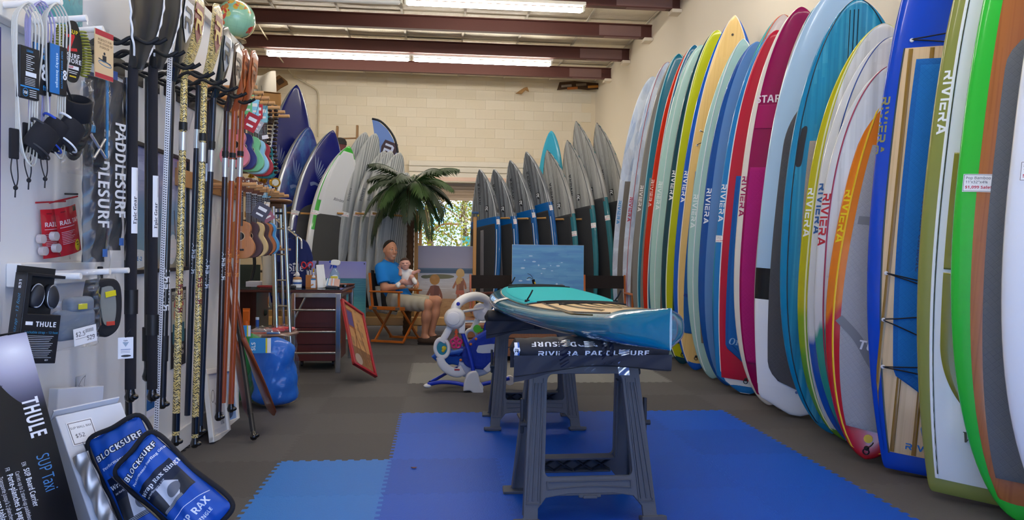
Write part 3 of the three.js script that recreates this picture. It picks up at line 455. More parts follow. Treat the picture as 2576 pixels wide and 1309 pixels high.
  { px: 2206, tx: 2400, ty: -300, xt: 2.98, W: .8, T: .13, rail: '#0a46bf', label: 'glossy blue board with striped pale wood deck, blue pad and bungee', nose: 'round', tail: 'square', tf: .5, parts: [{ k: 'deck', c: coat(paulownia), a: .8, t0: .027, t1: .675 }, { k: 'line', a: .8, w: .008, c: '#3b4a4c', t0: .025, t1: .675 }, ...[-.27, -.165, -.06, .06, .165, .27].map((x) => ({ k: 'stripe', x, w: .022, c: '#94702f', t0: .028, t1: .673 })), { k: 'pad', c: '#0a66b2', t0: .115, t1: .655, a: .62, v: .12, off: .011 }, { k: 'pad', c: '#0b72be', t0: .135, t1: .645, a: .55, v: .1, off: .0135 }, { k: 'padline', c: '#0a5cab', w: .05, pts: [[-.22, 1.78], [-.1, 1.74], [.05, 1.62]] }, { k: 'text', s: 'VOYAGER CLASSIC', y: 1.56, h: .026, deck: -.14, c: '#0c3f78', font: fontS, off: .0165 }, { k: 'text', y: 2.07, h: .0485, e: .02, c: '#8b8a55' }, { k: 'logo', x: 0.01, y: .235, s: .12, c: '#0f6fc2', c2: '#6a5a36' }, { k: 'riv', x: 0.01, y: .125, h: .033, c: '#0f6fc2' }, { k: 'bungee', pts: [[.27, .98], [-.28, 1.07], [.26, .92], [-.27, .81], [.25, .62], [-.25, .55], [.22, .52]] }, { k: 'bungee', pts: [[-.1, 2.62], [.27, 2.45], [-.27, 2.38], [.26, 2.3]] }] },
  { px: 2331, tx: 2640, ty: -420, xt: 3.02, W: .78, T: .13, rail: '#8f9248', label: 'olive green railed board with a white deck and pinlines', nose: 'round', tail: 'square', tf: .56, parts: [{ k: 'deck', c: '#eef0ee', a: .82, t0: .02 }, { k: 'line', a: .815, w: .014, c: '#f7f7f2', t0: .02, off: .005 }, { k: 'line', a: .79, w: .006, c: '#4a4a32', t0: .026, off: .005 }, { k: 'deck', c: '#8f8a2c', a: .7, t0: .11, t1: .312, r0: .35, off: .008, name: 'lower_panel' }, { k: 'deck', c: '#8f8a2c', a: .7, t0: .317, t1: .486, off: .008, name: 'upper_panel' }, { k: 'text', y: 2.11, h: .0485, e: .05, c: '#f6f6f0' }, ...[.72, 1.02, 1.3].map((y) => ({ k: 'dot', x: -.23, y, r: .008, c: '#dfe3e8', name: 'deck_stud' })), { k: 'word', s: 'Voyager', x: .03, y: .27, h: .05, c: '#55533a', font: fontS, lean: .2 }, { k: 'padline', c: '#55533a', w: .005, pts: [[-.12, .43], [.0, .33], [.02, .32]] }, { k: 'padline', c: '#55533a', w: .005, pts: [[-.12, .43], [-.02, .42], [.06, .36]] }] },
  { px: 2412, tx: 2800, ty: -500, xt: 3.02, W: .78, T: .13, rail: '#33c63d', label: 'lime green railed board with a bamboo deck and grey pad', nose: 'round', tail: 'round', ta: 2.3, parts: [{ k: 'deck', c: coat(bambooTex), a: .78 }, { k: 'pad', c: '#6f7478', t0: .05, t1: .655, a: .64, r1: .2 }, { k: 'tag', y: 1.52, e: .05, i: 0, w: .14, hh: .085 }, { k: 'fin', y: .62, x: -.22, s: .095 }] },
  { px: 2546, tx: 2960, ty: -600, xt: 3.02, W: .78, T: .13, rail: '#f2f4f6', label: 'white board with blue lettering cut off by the right edge', nose: 'round', tail: 'round', parts: [{ k: 'text', y: 2.13, h: .0485, e: .06, c: '#1c49a8' }, { k: 'tag', y: 1.54, e: .06, i: 1, w: .14, hh: .085 }] },
];
const AR = 35, WR = 0.76;
RIGHT.forEach((o, i) => {
  const W = o.W ?? WR, xl = o.xl ?? 2.48, dl = xl / (PX(o.px, 520, 1).x / -PX(o.px, 520, 1).z) ; // depth of the left rail
  const d = dl - W / 2 * Math.sin(R(AR));
  const xm = xl + W / 2 * Math.cos(R(AR));
  let N = o.L0 ? null : P(o.tx, o.ty, d + .05);
  const B = V(xm - 0.17 + (o.bxo ?? 0), 0, -d);
  if (!N || i >= 19) { const len = o.L0 ?? 3.5; N = V(o.xt, len * 0.985, -d - (o.dz ?? 0.06)); }
  const L = N.distanceTo(B);
  board({ group: undefined, ...o, W, L, B, N, a: AR });
});
// ---------------------------------------------------------------- rear racks and their boards
const pine = TM(woodTex('#d09a55', '#a06a2c', 31), 0.55), pinePale = TM(woodTex('#d8a968', '#a87838', 32), .55);
const backs = [];
function backBoard(o) {                                          // left: left rail's px at y = 600; nose px
  const a = o.a, W = o.W ?? 0.72, d = o.d, w = V(Math.cos(R(a)), 0, Math.sin(R(a)));
  const base = o.y0 ?? 0.27;
  const N = P(o.tx, o.ty, d + (o.back ?? 0.35));
  const edge = P(o.px, o.py ?? 600, d - (o.side ?? -1) * -w.z * W / 2 * 1);
  const mid = V(edge.x - (o.side ?? -1) * w.x * W / 2, base, -d);
  const B = V(mid.x - (N.x - mid.x) * (o.k ?? 0.25), base, -d + 0.1);
  backs.push([mid, a, B]);
  return board({ ...o, W, L: N.distanceTo(B), N, B });
}
const whiteTag = { k: 'tag', y: 1.47, e: .0, i: 2, w: .09, hh: .08 };
const sticker = (i) => ({ k: 'tag', y: 1.38, e: .01, i, w: .12, hh: .07 });
const GL0 = { a: -34, W: .76, nose: 'round', na: 2.15, nb: .72, tail: 'square' };
const silverRail = M('#a4a8ae', .25, { clearcoat: .6, metalness: .4 });
[
  { ...GL0, px: 668, tx: 738, ty: 222, d: 11.7, W: .86, rail: silverRail, label: 'tallest navy board with silver rail at the left back, behind the swirled one', parts: [{ k: 'deck', c: '#07166a', a: .86 }, { k: 'pad', c: '#4d4d4e', t0: .05, t1: .52, a: .8, r1: .25 }, { k: 'wing', x: -.22, y: 2.25, s: .3, c: '#66729c' }] },
  { ...GL0, px: 691, tx: 768, ty: 328, d: 11.45, W: .82, rail: silverRail, label: 'blue and purple swirl patterned board with silver rail', parts: [{ k: 'deck', c: coat(surfTex.swirl), a: .86 }, { k: 'pad', c: '#4a4a4b', t0: .05, t1: .56, a: .8, r1: .25 }, { k: 'wing', x: -.14, y: 2.0, s: .3, c: '#7a8cbc' }] },
  { ...GL0, px: 726, tx: 828, ty: 338, d: 11.2, W: .8, rail: silverRail, label: 'navy board with silver rail and winged emblem, right of the swirled one', parts: [{ k: 'deck', c: '#061572', a: .88 }, { k: 'pad', c: '#4a4a4b', t0: .05, t1: .58, a: .76, r1: .25 }, { k: 'wing', x: -.15, y: 2.02, s: .3, c: '#7180aa' }, sticker(0)] },
  { ...GL0, px: 771, tx: 868, ty: 378, d: 10.95, W: .78, rail: '#dcdedd', col: (t) => t < .16 ? '#3fb53a' : '#dcdedd', label: 'white board with bright green flashes beside the navy boards', parts: [{ k: 'deck', c: '#3db436', a: .9, t0: .46, off: .002, name: 'green_flash' }, { k: 'deck', c: '#e2e3e2', a: .86, t0: .64, t1: .93, off: .007, name: 'white_panel' }, { k: 'deck', c: '#e4e5e4', a: .74, t0: .5, t1: .96, off: .009, name: 'white_deck' }, { k: 'pad', c: '#4a4a48', t0: .05, t1: .57, a: .78, r1: .05, off: .013 }, { k: 'block', c: '#2f6e3c', t0: .3, t1: .306, name: 'green_line' }, { k: 'block', c: '#3cb535', t0: .16, t1: .21, name: 'green_band' }, { k: 'word', s: 'Riviera', x: 0, y: 1.62, h: .04, off: .012, c: '#6d7074', font: fontS, lean: .3 }, sticker(1)] },
].forEach((o) => backBoard({ group: 'boards in the left rear rack', ...o }));
const GY = { a: -50, W: .68, nose: 'round', na: 2.3, nb: .62, tail: 'square', tf: .5, rail: coat(surfTex.lgrey), group: 'boards in the left rear rack' };
[[832, 905, 340, 11.35, 'farthest left of the six grey streaked boards, next to the green and white one'], [852, 930, 343, 11.22, 'second grey streaked board from the green and white one, tall and round nosed'], [879, 953, 388, 11.1, 'third grey streaked board from the green and white one in the rear rack'], [903, 968, 388, 10.97, 'fourth grey streaked board from the green and white one, behind the seated man'], [924, 990, 392, 10.84, 'second front-most grey streaked board behind the seated man, beside the palm'], [946, 1008, 443, 10.68, 'shortest and front-most grey streaked board, right behind the seated man']].forEach(([px, tx, ty, d, label], i) => {
  backBoard({ ...GY, px, tx, ty, d, label, parts: [{ k: 'deck', c: coat(surfTex.lgrey), a: .9 }, ...[-.13, -.09, -.05, -.01, .03, .07, .11].map((x) => ({ k: 'stripe', x, w: .007, c: '#7f8384', t0: .2, t1: .985 })), { k: 'pad', c: '#2a2b2c', t0: .02, t1: .24, a: .8 }, ...(i < 5 ? [{ k: 'text', s: 'Riviera', y: 1.58, h: .03, e: .06, c: '#5d6366', font: fontS, up: 1 }] : []), sticker(i % 4)] });
});
const rackL = thing('board_rack', 'light wooden board rack with dowels at the left back', 'rack');
const zr = -11.85;
part(rackL, 'post', bar([-0.335, 0, -10.95], [-0.335, 1.78, -10.95], .055, .06), pine);
part(rackL, 'post', bar([-0.3, 0, zr], [-0.3, 1.7, zr], .055, .06), pine);
part(rackL, 'top_rail', bar([-0.6, 1.72, -10.93], [-0.32, 1.72, -10.93], .09, .05), pine);
part(rackL, 'back_rail', bar([-3.0, 1.72, zr], [-0.3, 1.72, zr], .09, .05), pine);
part(rackL, 'base_beam', bar([-3.0, .2, -10.5], [.5, .2, -10.5], .12, .09), pinePale);
part(rackL, 'base_beam', bar([-3.0, .2, -11.6], [.5, .2, -11.6], .12, .09), pinePale);
for (const x of [-2.9, .42]) part(rackL, 'base_tie', bar([x, .1, -10.5], [x, .1, -11.6], .09, .09), pinePale);
const dowelEnd = (j, px, py, e) => { const [c0, a] = backs[j], n = V(-Math.sin(R(a)), 0, Math.cos(R(a))), r = ray(px, py), o = camera.position; const k = (n.dot(c0) + n.y - n.dot(o) - e) / n.dot(r); return o.clone().addScaledVector(r, k); };
const dowelAt = (rk, j, px, py, s, len) => { const a = dowelEnd(j, px, py, .215), q = a.clone().addScaledVector(V(Math.cos(R(backs[j][1])), 0, Math.sin(R(backs[j][1]))), s * len); part(rk, 'dowel', rod(a, q, .015, 10), pine); };
for (const [j, px, py] of [[2, 714, 535], [3, 756, 537], [4, 804, 537], [6, 849, 537], [8, 895, 537]]) dowelAt(rackL, j, px, py, 1, .62);
{ const a = P(938, 537, 10.55), q = P(1030, 545, 10.9); part(rackL, 'dowel', rod(a, q, .014, 10), pine); }
// right rear rack
const GR = { a: 50, side: 1, W: .66, nose: 'point', na: 2.25, nb: .82, tail: 'square', tf: .6, group: 'boards in the right rear rack', k: .15 };
const dark4 = coat(surfTex.dark), grey4 = coat(surfTex.grey);
[[1253, 1222, 435, 'first blue railed grey board at the roller door end of the right rear rack'], [1301, 1258, 435, 'second blue railed grey board from the roller door in the right rear rack'], [1354, 1298, 412, 'third blue railed grey board from the roller door, behind the sea picture'], [1401, 1338, 390, 'last blue railed grey board before the teal railed ones'], [1450, 1390, 386, 'first teal railed light grey board beside the blue railed four'], [1496, 1440, 361, 'second teal railed light grey board in the right rear rack'], [1537, 1462, 313, 'tallest teal railed grey board, third of the teal four'], [1584, 1514, 317, 'last teal railed grey board, next to the right wall row']].forEach(([px, tx, ty, label], i) => {
  const blue = i < 4, band = [1.62, 1.62, 1.72, 1.84, 1.66, 1.8, 1.92, 1.9][i];
  const N = P(tx, ty, 11.6), L = N.y - .2, tb = (band - .2) / L;
  backBoard({ ...GR, px, tx, ty, d: 11.25 + i * .03, label, rail: blue ? '#0e5a9c' : '#2a7480', parts: [
    { k: 'block', c: blue ? dark4 : grey4, t0: tb, t1: .9997, name: 'nose_finish' },
    { k: 'deck', c: blue ? dark4 : grey4, a: .9, t0: tb - .02 },
    ...[-.18, -.12, -.06, .06, .12].map((x) => ({ k: 'stripe', x, w: .008, c: blue ? '#3f4448' : '#85857e', t0: tb, t1: .97 })),
    { k: 'deck', c: blue ? '#0f5b9e' : '#45474a', a: .88, t0: tb - (blue ? .09 : .02), t1: tb + .0, off: .008, name: 'deck_band' },
    { k: 'pad', c: '#2b2d30', t0: .04, t1: tb - (blue ? .05 : .005), a: .8, off: .012 },
    ...(i < 2 ? [{ k: 'deck', c: '#77767a', a: .9, max: .035, t0: .1, t1: tb - .08, off: .015, name: 'pad_centre_strip' }] : []),
    { k: 'line', a: .86, w: .009, c: blue ? '#dde0e0' : '#4c5256', t0: blue ? .05 : tb },
    { k: 'logo', x: blue ? .1 : .08, y: band - .2 + (blue ? .13 : .16), s: .1, c: '#15171a', c2: '#eef0ef' },
    { k: 'text', y: band - .2 + .22, h: .05, deck: -.02, up: 1, c: '#2b2e31' },
    ...(i > 1 && i < 5 ? [{ k: 'dot', x: -.07, y: band - .2 + .1, r: .018, c: '#c9b01c' }] : [{ k: 'dot', x: -.09, y: band - .2 + .06, r: .016, c: '#c9b01c' }]),
    ...(i < 2 ? [{ k: 'handle', y: band - .2 + .18, e: .02, side: 1 }] : []),
    { k: 'tag', y: band - .2 - .1 - (i > 3 ? .22 : 0), e: .01, side: 1, i: i % 4, w: .11, hh: .08 }] });
});
{ // plain cyan board behind
  const N = P(1394, 335, 12.4), B = V(N.x - .22, .0, -12.1); board({ cat: 'paddleboard', label: 'plain cyan board standing behind the grey boards of the right rack', L: N.distanceTo(B), W: .52, nose: 'round', nb: .6, tail: 'round', rail: '#36a6c4', parts: [{ k: 'word', s: 'r', x: -.12, y: 2.1, h: .1, c: '#1f6f88', font: fontS }, { k: 'deck', c: '#3aabc9', a: .8 }], N, B, a: 30 });
}
const rackR = thing('board_rack', 'orange-brown wooden board rack with dowels right of the roller door', 'rack');
part(rackR, 'post', bar([.52, 0, -11.0], [.52, 1.7, -11.0], .05, .06), pine);
part(rackR, 'post', bar([3.0, 0, -12], [3.0, 1.7, -12], .05, .06), pine);
part(rackR, 'top_rail', bar([.5, 1.7, -11.0], [.5, 1.7, -12.05], .1, .06), pine);
part(rackR, 'blue_cap', bx(.1, .03, .12, .52, 1.76, -11.0, .006), M('#26507f', .6));
part(rackR, 'back_rail', bar([.5, 1.7, -12.05], [3.1, 1.7, -12.05], .09, .05), pine);
part(rackR, 'base_beam', bar([.55, .2, -10.6], [3.1, .2, -10.6], .12, .09), pinePale);
part(rackR, 'base_beam', bar([.55, .2, -11.8], [3.1, .2, -11.8], .12, .09), pinePale);
for (const x of [.65, 3.0]) part(rackR, 'base_tie', bar([x, .1, -10.6], [x, .1, -11.8], .09, .09), pinePale);
[[1282, 549], [1328, 550], [1374, 549], [1418, 552], [1464, 552], [1508, 552], [1552, 552]].forEach(([px, py], i) => dowelAt(rackR, 10 + i, px, py, -1, .6));
// kids on the beach: a printed board behind the rack's posts
const beachKids = cv(768, 1000, (g) => {
  let q = g.createLinearGradient(0, 0, 0, 460); q.addColorStop(0, '#9a97ab'); q.addColorStop(1, '#b9b2bd'); g.fillStyle = q; g.fillRect(0, 0, 768, 440);
  g.fillStyle = '#4d6478'; g.fillRect(0, 300, 768, 80); g.fillStyle = '#64798c'; g.fillRect(0, 300, 768, 18);
  q = g.createLinearGradient(0, 370, 0, 720); q.addColorStop(0, '#c9cbd0'); q.addColorStop(.4, '#dcd8d4'); q.addColorStop(1, '#c9b8a4'); g.fillStyle = q; g.fillRect(0, 370, 768, 360);
  seedN = 5; for (let i = 0; i < 60; i++) { g.fillStyle = '#f2f0ee'; g.globalAlpha = .3; g.beginPath(); g.ellipse(rr(0, 768), rr(390, 680), rr(30, 150), rr(3, 9), 0, 0, 7); g.fill(); } g.globalAlpha = 1;
  g.fillStyle = '#7d7a52'; g.beginPath(); g.ellipse(330, 415, 190, 32, 0, 0, 7); g.fill(); g.fillStyle = '#6b6c48'; g.beginPath(); g.ellipse(150, 420, 60, 24, 0, 0, 7); g.fill();
  g.fillStyle = '#c99b66'; g.fillRect(0, 715, 768, 285); for (let i = 0; i < 160; i++) { g.fillStyle = rnd() < .5 ? '#a97642' : '#dab07a'; g.globalAlpha = .35; g.beginPath(); g.ellipse(rr(0, 768), rr(725, 1000), rr(8, 40), rr(4, 12), 0, 0, 7); g.fill(); } g.globalAlpha = 1;
  const kid = (x, y, s, hair, skin, dk, suit, long) => {
    g.lineCap = 'round'; g.strokeStyle = skin; g.lineWidth = 34 * s; g.beginPath(); g.moveTo(x - 45 * s, y + 130 * s); g.quadraticCurveTo(x - 80 * s, y + 200 * s, x - 105 * s, y + 260 * s); g.stroke();
    g.beginPath(); g.moveTo(x + 45 * s, y + 130 * s); g.quadraticCurveTo(x + 85 * s, y + 200 * s, x + 88 * s, y + 270 * s); g.stroke();
    g.fillStyle = skin; g.beginPath(); g.moveTo(x - 60 * s, y + 110 * s); g.quadraticCurveTo(x - 62 * s, y + 220 * s, x - 58 * s, y + 330 * s); g.lineTo(x + 60 * s, y + 330 * s); g.quadraticCurveTo(x + 62 * s, y + 220 * s, x + 60 * s, y + 110 * s); g.quadraticCurveTo(x, y + 80 * s, x - 60 * s, y + 110 * s); g.fill();
    g.fillStyle = dk; g.globalAlpha = .4; g.beginPath(); g.moveTo(x - 5 * s, y + 100 * s); g.lineTo(x + 58 * s, y + 110 * s); g.lineTo(x + 58 * s, y + 330 * s); g.lineTo(x - 15 * s, y + 330 * s); g.fill(); g.globalAlpha = 1;
    g.strokeStyle = skin; g.lineWidth = 44 * s; for (const e of [-1, 1]) { g.beginPath(); g.moveTo(x + e * 32 * s, y + 330 * s); g.lineTo(x + e * 30 * s, y + (long ? 560 : 470) * s); g.stroke(); }
    g.fillStyle = suit; g.beginPath(); g.moveTo(x - 64 * s, y + 305 * s); g.lineTo(x + 64 * s, y + 305 * s); g.lineTo(x + 70 * s, y + (long ? 385 : 470) * s); g.lineTo(x - 70 * s, y + (long ? 370 : 440) * s); g.fill();
    g.fillStyle = hair; g.beginPath(); g.ellipse(x, y + 18 * s, 66 * s, 74 * s, 0, 0, 7); g.fill(); if (long) { for (let i = 0; i < 12; i++) { g.beginPath(); g.ellipse(x + rr(-50, 50) * s, y + rr(30, 190) * s, 22 * s, 30 * s, 0, 0, 7); g.fill(); } }
    g.fillStyle = '#f4dba8'; g.globalAlpha = .12; g.beginPath(); g.ellipse(x - 14 * s, y - 10 * s, 26 * s, 20 * s, 0, 0, 7); g.fill(); g.globalAlpha = 1;
  };
  kid(268, 440, .98, '#c58d3c', '#9a5f42', '#6a4430', '#9c2f36', false); kid(598, 350, .82, '#dcb46c', '#b87852', '#754a36', '#cf7456', true);
});
function printBoard(name, label, cat, tl, w, h, tex, lean = 0.06, edge = '#d9d5cc', rotY = 0) {
  const t = thing(name, label, cat, [tl.x + w / 2 * Math.cos(rotY), tl.y - h, tl.z - w / 2 * Math.sin(rotY)], rotY);
  const g = new THREE.Group(); t.add(g); g.rotation.x = -lean; g.name = 'panel_hinge';
  part(t, 'backing_board', tf(bx(w, h, .012, 0, h / 2, -.008, .002), [0, 0, 0], [-lean, 0, 0]), M(edge, .7));
  part(t, 'printed_face', tf(new THREE.PlaneGeometry(w - .004, h - .004), [0, h / 2 * Math.cos(lean), -h / 2 * Math.sin(lean)], [-lean, 0, 0]), TM(tex, .45));
  t.remove(g); return t;
}
{ const tl = P(1042, 618, 11.25), br = P(1190, 806, 11.2); printBoard('beach_print', 'large beach photo print of two children walking towards the sea', 'poster', tl, br.x - tl.x, tl.y - br.y, beachKids, .03); }
const seaTex = cv(700, 800, (g) => { let q = g.createLinearGradient(0, 0, 0, 180); q.addColorStop(0, '#8f90d2'); q.addColorStop(1, '#a7a8da'); g.fillStyle = q; g.fillRect(0, 0, 700, 180); q = g.createLinearGradient(0, 175, 0, 800); q.addColorStop(0, '#3d7a92'); q.addColorStop(.25, '#3f8a9c'); q.addColorStop(.5, '#58b0ac'); q.addColorStop(1, '#8fd0bd'); g.fillStyle = q; g.fillRect(0, 175, 700, 625); seedN = 3; for (let i = 0; i < 200; i++) { g.fillStyle = rnd() < .5 ? '#2c6b84' : '#9ed6cf'; g.globalAlpha = .16; g.beginPath(); g.ellipse(rr(0, 700), rr(185, 800), rr(20, 120), rr(2, 5), 0, 0, 7); g.fill(); } g.globalAlpha = 1; g.lineCap = 'round'; g.strokeStyle = '#c08a72'; g.lineWidth = 20; g.beginPath(); g.moveTo(420, 185); g.quadraticCurveTo(432, 215, 448, 250); g.lineTo(405, 268); g.stroke(); g.fillStyle = '#222a44'; g.beginPath(); g.arc(682, 24, 7, 0, 7); g.fill(); });
{ const tl = P(742, 656, 10.0), br = P(917, 853, 9.9); printBoard('sea_print', 'turquoise sea photo print standing behind the desk', 'poster', tl, br.x - tl.x, tl.y - .005, seaTex, .05); }
const waveTex = cv(512, 400, (g) => { g.fillStyle = '#5f9cc8'; g.fillRect(0, 0, 512, 400); seedN = 9; for (let i = 0; i < 260; i++) { g.fillStyle = ['#4a83bd', '#7db6d4', '#5a8fc6', '#6aa6cf'][i % 4]; g.globalAlpha = .25; g.beginPath(); g.ellipse(rr(0, 512), rr(0, 400), rr(20, 130), rr(3, 14), 0, 0, 7); g.fill(); } g.globalAlpha = .8; for (let i = 0; i < 14; i++) { g.fillStyle = '#cfe4ee'; g.beginPath(); g.ellipse(rr(40, 420), rr(60, 220), rr(4, 16), rr(2, 6), 0, 0, 7); g.fill(); } g.globalAlpha = .75; g.fillStyle = '#8d7f8c'; g.beginPath(); g.ellipse(355, 300, 42, 60, .1, 0, 7); g.fill(); g.fillStyle = '#7c6b70'; g.beginPath(); g.ellipse(352, 255, 34, 38, 0, 0, 7); g.fill(); g.fillStyle = '#b59a94'; g.beginPath(); g.ellipse(356, 278, 17, 24, 0, 0, 7); g.fill(); });
{ const tl = P(1289, 615, 8.98), br = P(1472, 730, 8.9); printBoard('wave_print', 'blue water photo print standing on the low wooden table', 'poster', tl, br.x - tl.x, tl.y - .4, waveTex, .04); }
// ---------------------------------------------------------------- paddles and their wall rack
const tigerTex = cv(256, 512, (g) => { g.fillStyle = '#e3c873'; g.fillRect(0, 0, 256, 512); seedN = 41; for (let i = 0; i < 90; i++) { g.fillStyle = '#f1e2ae'; g.globalAlpha = .4; g.beginPath(); g.ellipse(rr(0, 256), rr(0, 512), rr(8, 26), rr(10, 40), 0, 0, 7); g.fill(); } g.globalAlpha = 1; g.strokeStyle = '#17130e'; g.lineCap = 'round'; for (let r = 0; r < 22; r++) for (let c = 0; c < 8; c++) { const x = c * 32 + rr(-6, 12), y = r * 24 + rr(-9, 9); g.lineWidth = rr(3, 10); g.beginPath(); const s = c % 2 ? 1 : -1; g.moveTo(x, y); g.quadraticCurveTo(x + 14, y + s * rr(6, 16), x + 27, y + s * rr(10, 20)); g.stroke(); } });
const tigerShaft = TM(rep(tigerTex, 1, 7), .3, { clearcoat: .5 }), tigerBlade = TM(rep(tigerTex, 1.6, 3), .3, { clearcoat: .5 });
const carbon = M('#16181c', .3, { clearcoat: .5 }), foam = M('#232228', .95), navyShaft = M('#131c2c', .3, { clearcoat: .5 }), brownShaft = M('#2c1a17', .3, { clearcoat: .5 });
const orangeWood = TM(woodTex('#a84f1e', '#6e2a0c', 42), .3, { clearcoat: .6 }), knobM = M('#0e0e10', .25, { clearcoat: .5 });
const foil = new THREE.MeshPhysicalMaterial({ color: 0xd9dbdd, metalness: .8, roughness: .3 });
function paddle(o) {
  const d = o.d, K = P(o.kx, o.ky, o.dk ?? d), N = P(o.nx, o.ny, d), t = thing('paddle', o.label, 'paddle', K, 0, o.group);
  const y = N.clone().sub(K), len = y.length(); y.normalize();
  const x = V(Math.cos(o.yaw ?? 0), 0, Math.sin(o.yaw ?? 0)); x.addScaledVector(y, -x.dot(y)).normalize(); const z = x.clone().cross(y);
  t.quaternion.setFromRotationMatrix(new THREE.Matrix4().makeBasis(x, y, z));
  const r = o.r ?? .0145, sm = o.shaft, segs = o.segs ?? [];
  const shaft = part(t, 'shaft', uvScale(cyl(r * .92, r, len - .02, 0, len / 2, 0, 20), 1, 1), sm);
  if (o.blade) {
    const bl = o.bl ?? .46, bw = o.bw ?? .2, tilt = o.tilt ?? .17, rings = [];
    for (let i = 0; i <= 22; i++) {
      const v = i / 22, hw = Math.max(.004, i === 0 ? r : bw / 2 * (Math.sin(Math.min(1, v * 1.35) * Math.PI / 2) ** .9 * (1 - .08 * v)) * Math.sqrt(Math.max(0.012, 1 - Math.max(0, (v - .86) / .14) ** 2.4)) + r * (1 - v) * .6), th = i === 0 ? r : r * (1 - v) ** 2 + .005;
      const rg = []; for (let j = 0; j < 20; j++) { const a = j / 20 * Math.PI * 2; rg.push(V(Math.cos(a) * th + tilt * v * bl * .8 + .02 * Math.sin(v * 3) + (o.cup ?? .0) * Math.abs(Math.sin(a)) ** 2, len - .02 + v * bl, Math.sin(a) * hw)); }
      rings.push(rg);
    }
    const b = part(t, 'blade', loft(rings, true, .9), o.blade);
    const at = (u, v, e) => V(tilt * v * bl * .8 + .02 * Math.sin(v * 3) + (r * (1 - v) ** 2 + .005) * Math.sqrt(Math.max(0, 1 - (u / (bw / 2)) ** 2)) + e + (o.cup ?? 0) * (u / (bw / 2)) ** 2, len - .02 + v * bl, -u);
    if (o.logo) {
      part(b, 'logo_shield', remap(new THREE.ShapeGeometry(shp(shieldPts.map(([p, q]) => [p * .135, q * .185]))), (p, q) => at(p, .62 + q / bl, .004)), M(o.logo[0], .4));
      part(b, 'logo_letter', remap(shieldR(.17), (p, q) => at(p * 1.05, .62 + q / bl, .0065)), M(o.logo[1], .4));
    }
    if (o.edge) for (const s of [-1, 1]) { const pts = []; for (let i = 2; i <= 20; i++) { const v = i / 22; const hw = bw / 2 * (Math.sin(Math.min(1, v * 1.35) * Math.PI / 2) ** .9 * (1 - .08 * v)) + r * (1 - v) * .6; pts.push(V(tilt * v * bl * .8 + .02 * Math.sin(v * 3) + (o.cup ?? 0) + .003 * Math.sin(i * 2.2), len - .02 + v * bl, s * hw)); } part(b, 'scalloped_edge', tube(pts, .0045, 80, 6), M('#eceae6', .4), 'white scalloped blade edge'); }
  }
  if (o.knob !== false) part(t, 'handle', [lathe([[0, -.045], [.012, -.044], [.021, -.034], [.023, -.02], [.017, -.002], [.014, .02], [.0155, .06], [.0155, .085]], 18), tf(sph(.02, .014, -.022, 0, 1.1, .7, .9, 14), [0, 0, 0])], knobM);
  for (const q of segs) part(t, q.n, cyl((q.r ?? r * 1.05), (q.r ?? r * 1.05), q.b - q.a, 0, (q.a + q.b) / 2, 0, 20), q.m, q.l);
  if (o.text) part(t, 'lettering', remap(o.text.s ? lettering(o.text.s, .03, fontB) : rivieraGeo(o.text.h ?? .022), (p, q) => { const h = o.text.h ?? .022, a = (q - h / 2) / r - Math.PI / 2 + .75; return V(-Math.sin(a) * -1 * 0 + Math.cos(a + Math.PI / 2 - .0) * 0 + Math.sin(a + Math.PI / 2) * -(r + .0012) * -1, o.text.y + p * (o.text.k ?? 1), Math.cos(a + Math.PI / 2) * (r + .0012)); }), M(o.text.c, .5));
  return t;
}
const clampM = M('#141416', .5), WP = 'paddles hanging on the wall rack';
paddle({ d: 3.2, nx: 335, ny: 162, kx: 328, ky: 985, shaft: foam, r: .0215, blade: carbon, bl: .5, bw: .2, cup: .03, edge: 1, tilt: .07, yaw: .35, label: 'nearest hanging paddle, black foam grip shaft with a white card tag', segs: [{ n: 'lower_tube', a: .06, b: .2, m: carbon, r: .015 }, { n: 'metal_sleeve', a: .2, b: .32, m: foil, r: .019 }, { n: 'clamp', a: .32, b: .42, m: clampM, r: .026 }] });
paddle({ d: 3.42, nx: 385, ny: 162, kx: 383, ky: 985, shaft: foam, r: .0215, blade: carbon, bl: .5, bw: .2, cup: .03, edge: 1, tilt: .07, yaw: .35, label: 'second hanging paddle, black foam grip shaft beside the white dotted strip', segs: [{ n: 'lower_tube', a: .06, b: .15, m: carbon, r: .015 }, { n: 'metal_sleeve', a: .15, b: .25, m: foil, r: .019 }, { n: 'clamp', a: .25, b: .34, m: clampM, r: .026 }] });
paddle({ d: 3.2, dk: 3.24, nx: 318, ny: 190, kx: 324, ky: 1065, shaft: carbon, r: .014, knob: false, label: 'plain black shaft hanging behind the nearest foam grip paddle' });
paddle({ d: 3.44, dk: 3.48, nx: 372, ny: 190, kx: 371, ky: 935, shaft: carbon, r: .014, label: 'black paddle behind the second foam grip paddle, its grip near the wall', segs: [{ n: 'clamp', a: .05, b: .2, m: clampM, r: .022 }] });
paddle({ d: 3.64, nx: 432, ny: 195, kx: 408, ky: 1005, shaft: carbon, r: .017, blade: M('#1a1d20', .25, { clearcoat: .6 }), logo: ['#e4e6e8', '#17191c'], label: 'black paddle with a white shield on its blade', text: { y: .42, h: .026, c: '#f0f0f0', k: 1.15 }, segs: [{ n: 'clamp', a: .18, b: .3, m: clampM, r: .021 }] });
